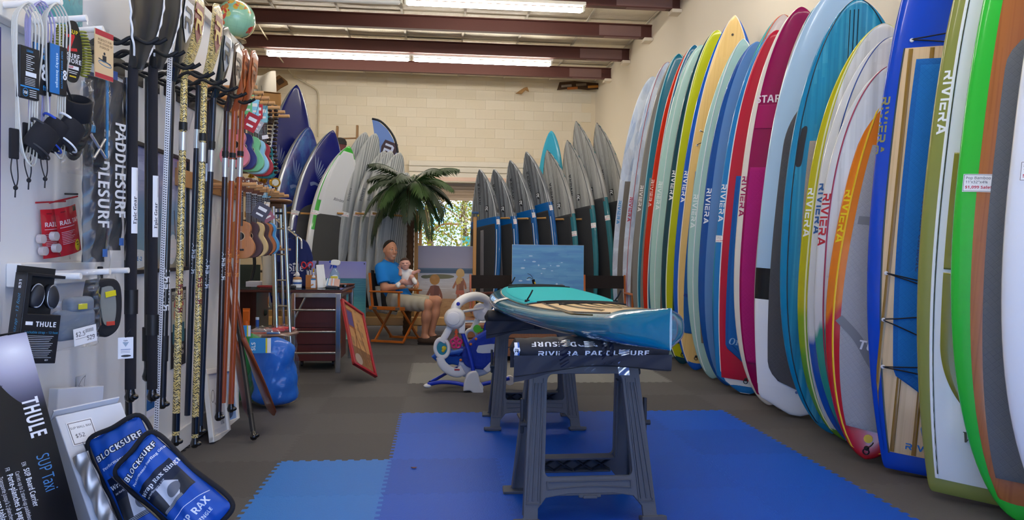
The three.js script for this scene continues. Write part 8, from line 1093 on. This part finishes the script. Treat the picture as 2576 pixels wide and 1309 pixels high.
{ const q = P(664, 300, 12.6), t = thing('storage_rack', 'tall plain storage rack in the left rear corner, under the cardboard box', 'rack', [q.x - .05, 0, -12.75]); for (const s of [-1, 1]) for (const z of [-.25, .25]) part(t, 'upright', bx(.04, q.y, .04, s * .45, q.y / 2, z, .004), M('#4a4b4f', .5)); for (let i = 1; i <= 4; i++) part(t, 'shelf', bx(.94, .03, .54, 0, i * q.y / 4 - .015, 0, .004), M('#5a4a3c', .7)); const b = thing('cardboard_box', 'brown cardboard box on top of the storage rack', 'box', [q.x + .08, q.y + .001, -12.6], .35), bm = M('#b98a52', .85); part(b, 'carton', bx(.34, .4, .3, 0, .2, 0, .004), bm); part(b, 'flap', tf(bx(.33, .004, .15, 0, 0, -.075), [0, .402, -.0], [.12, 0, 0]), bm); part(b, 'flap', tf(bx(.33, .004, .15, 0, 0, .075), [0, .402, 0], [-.12, 0, 0]), bm); }
// ---------------------------------------------------------------- outside the back door
{
  const leaf = new THREE.BufferGeometry(); leaf.setAttribute('position', new THREE.Float32BufferAttribute([0, 0, 0, .35, .5, .06, 0, 1, 0, -.35, .5, .06], 3)); leaf.setIndex([0, 1, 2, 0, 2, 3]); leaf.computeVertexNormals(); leaf.scale(.1, .1, .1);
  const lm = new THREE.MeshPhysicalMaterial({ color: new THREE.Color('#8f9a35'), roughness: .8, transmission: .35, thickness: 0, side: THREE.DoubleSide });
  const tree = (label, x, z, h, n, seed, cols) => { seedN = seed; const t = thing('garden_tree', label, 'tree', [x, 0, z]); part(t, 'trunk', tube([[0, 0, 0], [.1, h * .3, .05], [-.05, h * .6, 0], [.1, h * .9, 0]], .09, 30, 8), M('#7a5c40', .9)); const bs = []; for (let i = 0; i < 7; i++) { const a = i * 2.4, y0 = h * (.25 + i * .08); bs.push([V(0, y0, 0), V(Math.cos(a) * 1.3, y0 + rr(.2, .9), Math.sin(a) * 1.1)]); } bs.forEach(([a, b]) => part(t, 'branch', tube([a, a.clone().lerp(b, .5).add(V(0, .12, 0)), b], .03, 12, 6), M('#8a6a4a', .9))); const im = new THREE.InstancedMesh(leaf, lm, n), mt = new THREE.Matrix4(), k = new THREE.Color(); for (let i = 0; i < n; i++) { const b = bs[i % 7], c = b[0].clone().lerp(b[1], rr(.3, 1.15)); c.add(V(rr(-.7, .7), rr(-.75, .55), rr(-.6, .6))); if (i % 3 === 0) c.set(rr(-1.7, 1.7), rr(h * .1, h * 1.02), rr(-.9, .9)); mt.compose(c, new THREE.Quaternion().setFromEuler(new THREE.Euler(rr(0, 6), rr(0, 6), rr(0, 6))), V(1, 1, 1).multiplyScalar(rr(.6, 1.3))); im.setMatrixAt(i, mt); im.setColorAt(i, k.set(cols[i % cols.length])); } im.name = 'foliage'; im.userData.kind = 'stuff'; t.add(im); };
  const cs = ['#e0d88a', '#c4c460', '#b0b04e', '#ecd890', '#d4b45c'];
  tree('sunlit leafy tree outside, at the left of the roller door', -.3, -20.5, 3.4, 4200, 91, cs); tree('sunlit tree outside the middle of the roller door', .75, -22.2, 3.6, 3400, 92, cs); tree('loose green tree outside, behind the teal fence', 2.4, -24, 4.2, 3400, 93, ['#9fb04a', '#7f9a3c', '#b8bf6a']);
  const fz = -21, fx0 = .62, t = thing('teal_fence', 'chain link fence with teal netting outside the roller door', 'fence'); part(t, 'netting', grid(20, 4, (u, v) => V(fx0 + u * 5, .05 + v * (1.55 + .0 * u), fz + .02 * Math.sin(u * 30))), M('#4fb3bd', .7)); for (let i = 0; i < 4; i++) part(t, 'post', rod([fx0 + i * 1.6, 0, fz + .05], [fx0 + i * 1.6, 2, fz + .05], .03), M('#b9bdbf', .4, { metalness: .6 })); part(t, 'top_pipe', rod([fx0, 1.95, fz + .05], [fx0 + 5, 1.95, fz + .05], .022), M('#b9bdbf', .4, { metalness: .6 })); const w = []; for (let i = 0; i < 44; i++) { const x = fx0 + i * .115; w.push(rod([x, .05, fz + .06], [x + 1.2, 1.25 + .7, fz + .06], .004, 4), rod([x + 1.2, .05, fz + .065], [x, 1.95, fz + .065], .004, 4)); } const wm = part(t, 'wire_mesh', w, M('#c4c8ca', .4, { metalness: .6 })); wm.userData.kind = 'stuff';
}
// ---------------------------------------------------------------- the man and the baby
const sminK = (a, b, k) => { const h = Math.max(k - Math.abs(a - b), 0) / k; return Math.min(a, b) - h * h * k * .25; };
function capsule(p, a, b, r1, r2) { const bx2 = b.x - a.x, by = b.y - a.y, bz = b.z - a.z, px = p.x - a.x, py = p.y - a.y, pz = p.z - a.z; const h = Math.min(1, Math.max(0, (px * bx2 + py * by + pz * bz) / (bx2 * bx2 + by * by + bz * bz))); const dx = px - bx2 * h, dy = py - by * h, dz = pz - bz * h; return Math.sqrt(dx * dx + dy * dy + dz * dz) - (r1 + (r2 - r1) * h); }
const ellip = (p, c, r) => { const x = (p.x - c[0]) / r[0], y = (p.y - c[1]) / r[1], z = (p.z - c[2]) / r[2], k = Math.sqrt(x * x + y * y + z * z); return (k - 1) * Math.min(r[0], r[1], r[2]); };
function nets(f, lo, hi, cell) {                                  // surface nets: meshes the zero level of a distance field
  const n = [0, 1, 2].map((i) => Math.ceil((hi[i] - lo[i]) / cell) + 1), [nx, ny, nz] = n, val = new Float32Array(nx * ny * nz), p = V(0, 0, 0), id = (i, j, k) => i + nx * (j + ny * k);
  for (let k = 0; k < nz; k++) for (let j = 0; j < ny; j++) for (let i = 0; i < nx; i++) { p.set(lo[0] + i * cell, lo[1] + j * cell, lo[2] + k * cell); val[id(i, j, k)] = f(p); }
  const vid = new Int32Array(nx * ny * nz).fill(-1), pos = [], idx = [];
  for (let k = 0; k < nz - 1; k++) for (let j = 0; j < ny - 1; j++) for (let i = 0; i < nx - 1; i++) {
    let c = 0, sx = 0, sy = 0, sz = 0; const v = []; for (let q = 0; q < 8; q++) v.push(val[id(i + (q & 1), j + (q >> 1 & 1), k + (q >> 2))]);
    for (const [a, b] of [[0, 1], [2, 3], [4, 5], [6, 7], [0, 2], [1, 3], [4, 6], [5, 7], [0, 4], [1, 5], [2, 6], [3, 7]]) if ((v[a] < 0) !== (v[b] < 0)) { const t = v[a] / (v[a] - v[b]); sx += (a & 1) + ((b & 1) - (a & 1)) * t; sy += (a >> 1 & 1) + ((b >> 1 & 1) - (a >> 1 & 1)) * t; sz += (a >> 2) + ((b >> 2) - (a >> 2)) * t; c++; }
    if (c) { vid[id(i, j, k)] = pos.length / 3; pos.push(lo[0] + (i + sx / c) * cell, lo[1] + (j + sy / c) * cell, lo[2] + (k + sz / c) * cell); }
  }
  const quad = (a, b, c, d, fl) => { if (a < 0 || b < 0 || c < 0 || d < 0) return; fl ? idx.push(a, b, c, a, c, d) : idx.push(a, c, b, a, d, c); };
  for (let k = 1; k < nz - 1; k++) for (let j = 1; j < ny - 1; j++) for (let i = 1; i < nx - 1; i++) {
    const s = val[id(i, j, k)] < 0;
    if (s !== (val[id(i + 1, j, k)] < 0)) quad(vid[id(i, j - 1, k - 1)], vid[id(i, j, k - 1)], vid[id(i, j, k)], vid[id(i, j - 1, k)], s);
    if (s !== (val[id(i, j + 1, k)] < 0)) quad(vid[id(i - 1, j, k - 1)], vid[id(i - 1, j, k)], vid[id(i, j, k)], vid[id(i, j, k - 1)], s);
    if (s !== (val[id(i, j, k + 1)] < 0)) quad(vid[id(i - 1, j - 1, k)], vid[id(i, j - 1, k)], vid[id(i, j, k)], vid[id(i - 1, j, k)], s);
  }
  const g = new THREE.BufferGeometry(); g.setAttribute('position', new THREE.Float32BufferAttribute(pos, 3)); g.setIndex(idx);
  const nn = [], e = cell * .6, q = V(0, 0, 0); for (let i = 0; i < pos.length; i += 3) { const a = pos[i], b = pos[i + 1], c = pos[i + 2]; const d = V(f(q.set(a + e, b, c)) - f(q.set(a - e, b, c)), f(q.set(a, b + e, c)) - f(q.set(a, b - e, c)), f(q.set(a, b, c + e)) - f(q.set(a, b, c - e))).normalize(); nn.push(d.x, d.y, d.z); }
  g.setAttribute('normal', new THREE.Float32BufferAttribute(nn, 3)); g.setAttribute('uv', new THREE.Float32BufferAttribute(new Float32Array(pos.length / 3 * 2), 2)); return g;
}
function field(bones, k) { const B = bones.map(([a, b, r1, r2]) => [V(...a), V(...b), r1, r2 ?? r1]); return (p) => { let d = 9; for (const [a, b, r1, r2] of B) d = sminK(d, capsule(p, a, b, r1, r2), k); return d; }; }
// a hand in its own frame: wrist at 0, fingers along +x, palm facing -y, thumb on +z; curl bends the fingers towards -y
function handField(sc, curl, side) {
  const bones = [[[0, 0, 0], [.03, 0, 0], .026, .027], [[.03, 0, -.02], [.085, 0, -.03], .017, .014], [[.03, 0, 0], [.09, 0, 0], .018, .015], [[.03, 0, .02], [.085, 0, .028], .017, .014]];
  const chain = (z0, z1, l, r, c) => { let a = [.088, 0, z0], ang = c * .5; const seg = [l * .45, l * .32, l * .25]; seg.forEach((s, i) => { const b = [a[0] + Math.cos(ang) * s, a[1] - Math.sin(ang) * s, a[2] + (z1 - z0) * s / l]; bones.push([a, b, r - i * .0007, r - .001 - i * .0007]); a = b; ang += c; }); };
  chain(.03, .042, .07, .0092, curl * .8); chain(.01, .013, .08, .0095, curl); chain(-.01, -.012, .074, .0092, curl * 1.05); chain(-.028, -.038, .058, .0082, curl * 1.1);
  bones.push([[.02, -.004, .02], [.05, -.012, .052], .014, .0115], [[.05, -.012, .052], [.078, -.02, .066], .0108, .0098], [[.078, -.02, .066], [.1, -.026, .07], .0096, .0085]);
  const f = field(bones.map(([a, b, r, q]) => [a.map((v, i) => (i === 2 ? side : 1) * v), b.map((v, i) => (i === 2 ? side : 1) * v), r, q]), .008); return (p) => f(p) ;
}
function hand(m, sc, curl, side) { const g = nets(handField(sc, curl, side), [-.04, -.12, -.1], [.19, .05, .1], .0042); g.scale(sc, sc, sc); g.applyMatrix4(m); return g; }
const frame = (o, x, y) => { const X = vv(x).normalize(), Y = vv(y).addScaledVector(X, -vv(y).dot(X)).normalize(), Z = X.clone().cross(Y); return new THREE.Matrix4().makeBasis(X, Y, Z).setPosition(vv(o)); };
// a head in its own frame: chin-to-crown along y, face towards +z
function headField(s) {
  return (p) => {
    const x = Math.abs(p.x);
    let d = ellip(p, [0, .03, -.012], [.077, .098, .097]);                                   // cranium
    d = sminK(d, ellip(p, [0, -.045, .022], [.058, .072, .066]), .05);                        // face and jaw
    d = sminK(d, ellip(p, [0, -.1, .05], [.024, .02, .022]), .03);                            // chin
    d = sminK(d, capsule(p, V(-.035, .024, .078), V(.035, .024, .078), .011, .011), .02);      // brow
    d = sminK(d, capsule(p, V(0, .012, .085), V(0, -.03, .104), .008, .0125), .012);           // nose
    d = sminK(d, ellip(p, [.0, -.03, .092], [.018, .009, .012]), .01);
    d = sminK(d, capsule(V(x, p.y, p.z), V(.04, -.022, .062), V(.048, -.02, .04), .016, .014), .02);   // cheekbones
    d = Math.max(d, -ellip(V(x, p.y, p.z), [.031, .005, .094], [.017, .011, .014]));          // eye sockets
    d = sminK(d, ellip(p, [0, -.062, .085], [.024, .0065, .01]), .006); d = sminK(d, ellip(p, [0, -.074, .082], [.021, .007, .01]), .006);   // lips
    d = Math.max(d, -ellip(p, [0, -.068, .094], [.02, .0026, .012]));                         // mouth line
    let e = ellip(V(x, p.y, p.z), [.081, .0, -.012], [.011, .032, .019]); e = Math.max(e, -ellip(V(x, p.y, p.z), [.092, .002, -.008], [.008, .02, .01])); d = sminK(d, e, .008);   // ears
    return d;
  };
}
{
  const seat = PF(1000, 862), t = thing('person', 'smiling man in a bright blue polo shirt and khaki shorts, seated and holding a baby', 'person', [seat.x + .02, 0, seat.z - .06], -.36);
  const skin = M('#c78c6c', .5), hairM = M('#24170f', .8), shirtM = new THREE.MeshPhysicalMaterial({ color: new THREE.Color('#0a7fd4'), roughness: .85, bumpMap: rep(nSoft, 3, 3), bumpScale: .003, side: THREE.DoubleSide }), shortM = M('#b7b09a', .9), shoeM = M('#3d2c22', .85);
  const HC = V(-.125, 1.185, .03), hq = new THREE.Quaternion().setFromEuler(new THREE.Euler(-.06, .95, -.06, 'YXZ'));  // head turned from +x towards the viewer
  const hm = new THREE.Matrix4().compose(HC, hq, V(1.04, 1.06, 1.04));
  const hip = [0, .54, 0], chest = [-.15, .86, 0], neck = [-.165, 1.02, .0];
  const RS = [-.185, .955, .185], RE = [-.105, .715, .245], RW = [.14, .735, .12], LS = [-.165, .955, -.185], LE = [-.01, .72, -.25], LW = [.2, .79, -.06];
  const RK = [.44, .51, .15], RA = [.4, .1, .13], LK = [.46, .54, -.13], LA = [.4, .1, -.1];
  const body = [[hip, [-.07, .7, 0], .135, .13], [[-.07, .7, 0], chest, .13, .145], [[-.15, .86, -.06], [-.15, .86, .06], .13, .13], [chest, [-.17, .95, 0], .13, .1], [[-.17, .96, -.12], [-.17, .96, .12], .065, .065], [neck, [HC.x - .01, HC.y - .07, HC.z], .058, .056], [[-.17, .95, 0], neck, .08, .06], [RS, RE, .056, .046], [RE, RW, .045, .03], [LS, LE, .056, .046], [LE, LW, .045, .03], [[0, .53, .09], RK, .095, .062], [[0, .53, -.09], LK, .095, .062], [RK, [.43, .34, .145], .062, .058], [[.43, .36, .142], RA, .06, .036], [LK, [.44, .36, -.12], .062, .058], [[.44, .38, -.12], LA, .06, .036], [RA, [.5, .05, .14], .036, .03], [LA, [.51, .05, -.1], .036, .03]];
  const bodyG = nets(field(body, .035), [-.36, -.02, -.36], [.62, 1.15, .36], .012);
  const headG = nets(headField(1), [-.11, -.145, -.13], [.11, .15, .13], .0042).applyMatrix4(hm);
  const rh = hand(frame(RW, [.5, .25, -.55], [.2, -.2, 1]), 1.0, .35, 1), lh = hand(frame(LW, [.35, -.25, .75], [.6, .75, .15]), 1.0, .35, 1);
  part(t, 'body', [bodyG, headG, rh, lh], skin);
  const off = (bones, e) => field(bones.map(([a, b, r1, r2]) => [a, b, r1 + e, (r2 ?? r1) + e]), .04);
  // polo shirt
  const mid = RS.map((v, i) => v + (RE[i] - v) * .78), midL = LS.map((v, i) => v + (LE[i] - v) * .78);
  const sf = off([[[.01, .56, 0], [-.07, .7, 0], .14, .135], [[-.07, .7, 0], chest, .135, .15], [[-.15, .86, -.06], [-.15, .86, .06], .135, .135], [chest, [-.17, .95, 0], .13, .105], [[-.17, .96, -.12], [-.17, .96, .12], .07, .07], [RS, mid, .068, .07], [LS, midL, .068, .07], [[-.17, .97, 0], [-.16, 1.015, 0], .085, .07]], .012);
  const cutPlane = (p, o, n) => (p.x - o[0]) * n[0] + (p.y - o[1]) * n[1] + (p.z - o[2]) * n[2];
  part(t, 'polo_shirt', nets((p) => { let d = sf(p); d = d + .0035 * Math.sin(p.y * 70 + p.x * 40) * Math.min(1, Math.max(0, (.9 - p.y) * 4)); d = Math.max(d, cutPlane(p, [-.13, 1.045, 0], [.45, .9, 0])); d = Math.max(d, .5 - p.y + .06 * (p.x)); for (const [m, s, e] of [[mid, RS, 1], [midL, LS, -1]]) { if (p.z * e > .13) d = Math.max(d, cutPlane(p, m, [(m[0] - s[0]) * 5, (m[1] - s[1]) * 5, (m[2] - s[2]) * 5])); } return d; }, [-.4, .44, -.36], [.24, 1.1, .36], .011), shirtM);
  part(t, 'shirt_collar', tf(new THREE.TorusGeometry(.068, .014, 8, 28), [-.15, 1.035, .0], [Math.PI / 2 + .0, -.35, 0], [1, 1, 1.4]), shirtM);
  // shorts
  const kr = [[0, .53, .09], RK], kl = [[0, .53, -.09], LK]; const at2 = (q, u) => q[0].map((v, i) => v + (q[1][i] - v) * u);
  const shf = field([[[-.01, .56, -.05], [-.01, .56, .05], .15, .15], [kr[0], at2(kr, .93), .12, .092], [kl[0], at2(kl, .93), .12, .092]], .04);
  part(t, 'shorts', nets((p) => { let d = shf(p) + .004 * Math.sin(p.x * 60 + p.z * 30); d = Math.max(d, p.y - .64 + .1 * p.x); d = Math.max(d, p.x - .4 - .03 * Math.sin(p.z * 9)); d = Math.max(d, .415 - p.y); return d; }, [-.2, .38, -.28], [.5, .7, .28], .011), shortM);
  // shoes
  for (const [a, lab] of [[RA, 'slip-on shoe'], [LA, 'slip-on shoe']]) { const z = a[2]; part(t, 'shoe', nets((p) => { let d = ellip(p, [a[0] + .07, .048, z], [.14, .05, .05]); d = sminK(d, ellip(p, [a[0] - .02, .05, z], [.065, .05, .042]), .03); d = Math.max(d, .008 - p.y); d = Math.max(d, -ellip(p, [a[0] - .01, .11, z], [.07, .05, .035])); return d; }, [a[0] - .12, -.01, z - .08], [a[0] + .24, .13, z + .08], .007), shoeM); part(t, 'sole', ext(spl([[-.09, 0], [-.06, .042], [.05, .05], [.16, .045], [.2, 0], [.16, -.045], [.05, -.05], [-.06, -.042]], 40), .014, .002).applyMatrix4(new THREE.Matrix4().makeRotationX(-Math.PI / 2).setPosition(a[0], .009, z)), M('#241a14', .8)); }
  // hair, eyes, brows, teeth
  const hf = headField(1);
  part(t, 'hair', nets((p) => { let d = hf(p) - .006 - .002 * Math.sin(p.x * 190) * Math.sin(p.y * 170 + p.z * 150); const x = Math.abs(p.x); d = Math.max(d, (p.z - .046) + Math.max(0, .1 - p.y) * 1.25 + Math.max(0, x - .03) * -.5); d = Math.max(d, -.05 - p.y + (p.z > -.03 ? (p.z + .03) * 1.6 : 0)); if (p.z > -.04 && p.y < .03) d = Math.max(d, x > .06 && p.z < .02 ? p.z - .012 + (.03 - p.y) * .15 : d); return d; }, [-.11, -.08, -.14], [.11, .16, .12], .0045).applyMatrix4(hm), hairM);
  for (const s of [-1, 1]) { const e = part(t, 'eye', sph(.0115, s * .031, .004, .0795, 1.1, .6, .8, 14).applyMatrix4(hm), M('#d8d0c6', .3)); part(e, 'iris', sph(.0055, s * .031 , .004, .0885, 1, 1, .4, 12).applyMatrix4(hm), M('#2a1c14', .2)); part(t, 'eyebrow', tube([[s * .016, .03, .09], [s * .031, .033, .087], [s * .048, .024, .077]], .004, 14, 6).applyMatrix4(hm), hairM); }
  part(t, 'teeth', bx(.036, .009, .008, 0, -.0672, .0875, .003).applyMatrix4(hm), M('#efeae0', .3));
}
{
  const c = P(1022, 700, 9.02), t = thing('person', 'baby in a white bodysuit and socks, lying in the arms of the man', 'person', c, -.05), sk = M('#e0aa96', .55), wh = M('#eceae6', .85);
  const q = (px, py, dz = 0) => { const v = P(px, py, 9.02 - dz).sub(c); return [v.x, v.y, v.z]; };
  const HCb = V(...q(1019, 665, .02)), hm = new THREE.Matrix4().compose(HCb, new THREE.Quaternion().setFromEuler(new THREE.Euler(-.1, .12, .12)), V(.74, .6, .72));
  const bones = [[q(1021, 682), q(1024, 697), .045, .058], [q(1024, 697), q(1029, 712), .058, .052], [q(1019, 672), q(1021, 683), .028, .03], [q(1013, 684, .01), q(1008, 690, .04), .024, .021], [q(1008, 690, .04), q(1007, 679, .05), .021, .016], [q(1032, 683, .01), q(1040, 687, .04), .024, .021], [q(1040, 687, .04), q(1048, 684, .05), .021, .016], [q(1024, 712, .03), q(1014, 709, .07), .037, .03], [q(1014, 709, .07), q(1004, 714, .06), .029, .022], [q(1033, 711, .03), q(1037, 698, .09), .036, .028], [q(1037, 698, .09), q(1043, 705, .1), .027, .021]];
  const bg = nets(field(bones, .02), [-.2, -.16, -.12], [.2, .22, .16], .0075);
  const bh = nets(headField(1), [-.11, -.145, -.13], [.11, .15, .13], .005).applyMatrix4(hm);
  const h1 = hand(frame(q(1007, 679, .05), [0, 1, .2], [.5, 0, -1]), .36, .5, 1), h2 = hand(frame(q(1048, 684, .05), [1, .5, .1], [0, 0, -1]), .36, .5, -1);
  part(t, 'body', [bg, bh, h1, h2], sk);
  part(t, 'bodysuit', nets((p) => Math.max(field([[q(1020, 682), q(1024, 697), .053, .066], [q(1024, 697), q(1029, 714), .066, .058], [q(1014, 684, .01), q(1010, 688, .03), .031, .029], [q(1031, 683, .01), q(1037, 686, .03), .031, .029]], .02)(p), p.y - q(1020, 677)[1]), [-.14, -.16, -.12], [.14, .16, .12], .0075), wh);
  for (const [a, b] of [[q(1008, 712, .065), q(1001, 717, .085)], [q(1041, 702, .1), q(1045, 709, .125)]]) part(t, 'sock', nets((p) => sminK(capsule(p, V(...a), V(...b), .025, .024), capsule(p, V(...b), V(b[0] + .01, b[1] - .015, b[2] + .03), .024, .02), .015), [Math.min(a[0], b[0]) - .05, Math.min(a[1], b[1]) - .06, a[2] - .06], [Math.max(a[0], b[0]) + .06, Math.max(a[1], b[1]) + .05, b[2] + .08], .006), wh);
  const hf = headField(1); part(t, 'hair', nets((p) => Math.max(hf(p) - .004, -(p.y - .055 + Math.max(0, p.z) * -.2 + .12 * Math.max(0, -p.z))), [-.1, .02, -.13], [.1, .15, .12], .006).applyMatrix4(hm), M('#3a2418', .9));
  for (const s of [-1, 1]) part(t, 'eye', sph(.009, s * .03, .003, .083, 1.1, .6, .8, 12).applyMatrix4(hm), M('#2a1a14', .2)); 
}
scene.traverse((o) => { if (o.isMesh) { o.castShadow = true; o.receiveShadow = true; } if (o.isLight && o.castShadow !== undefined && !o.isRectAreaLight) o.castShadow = true; });
renderer.render(scene, camera);
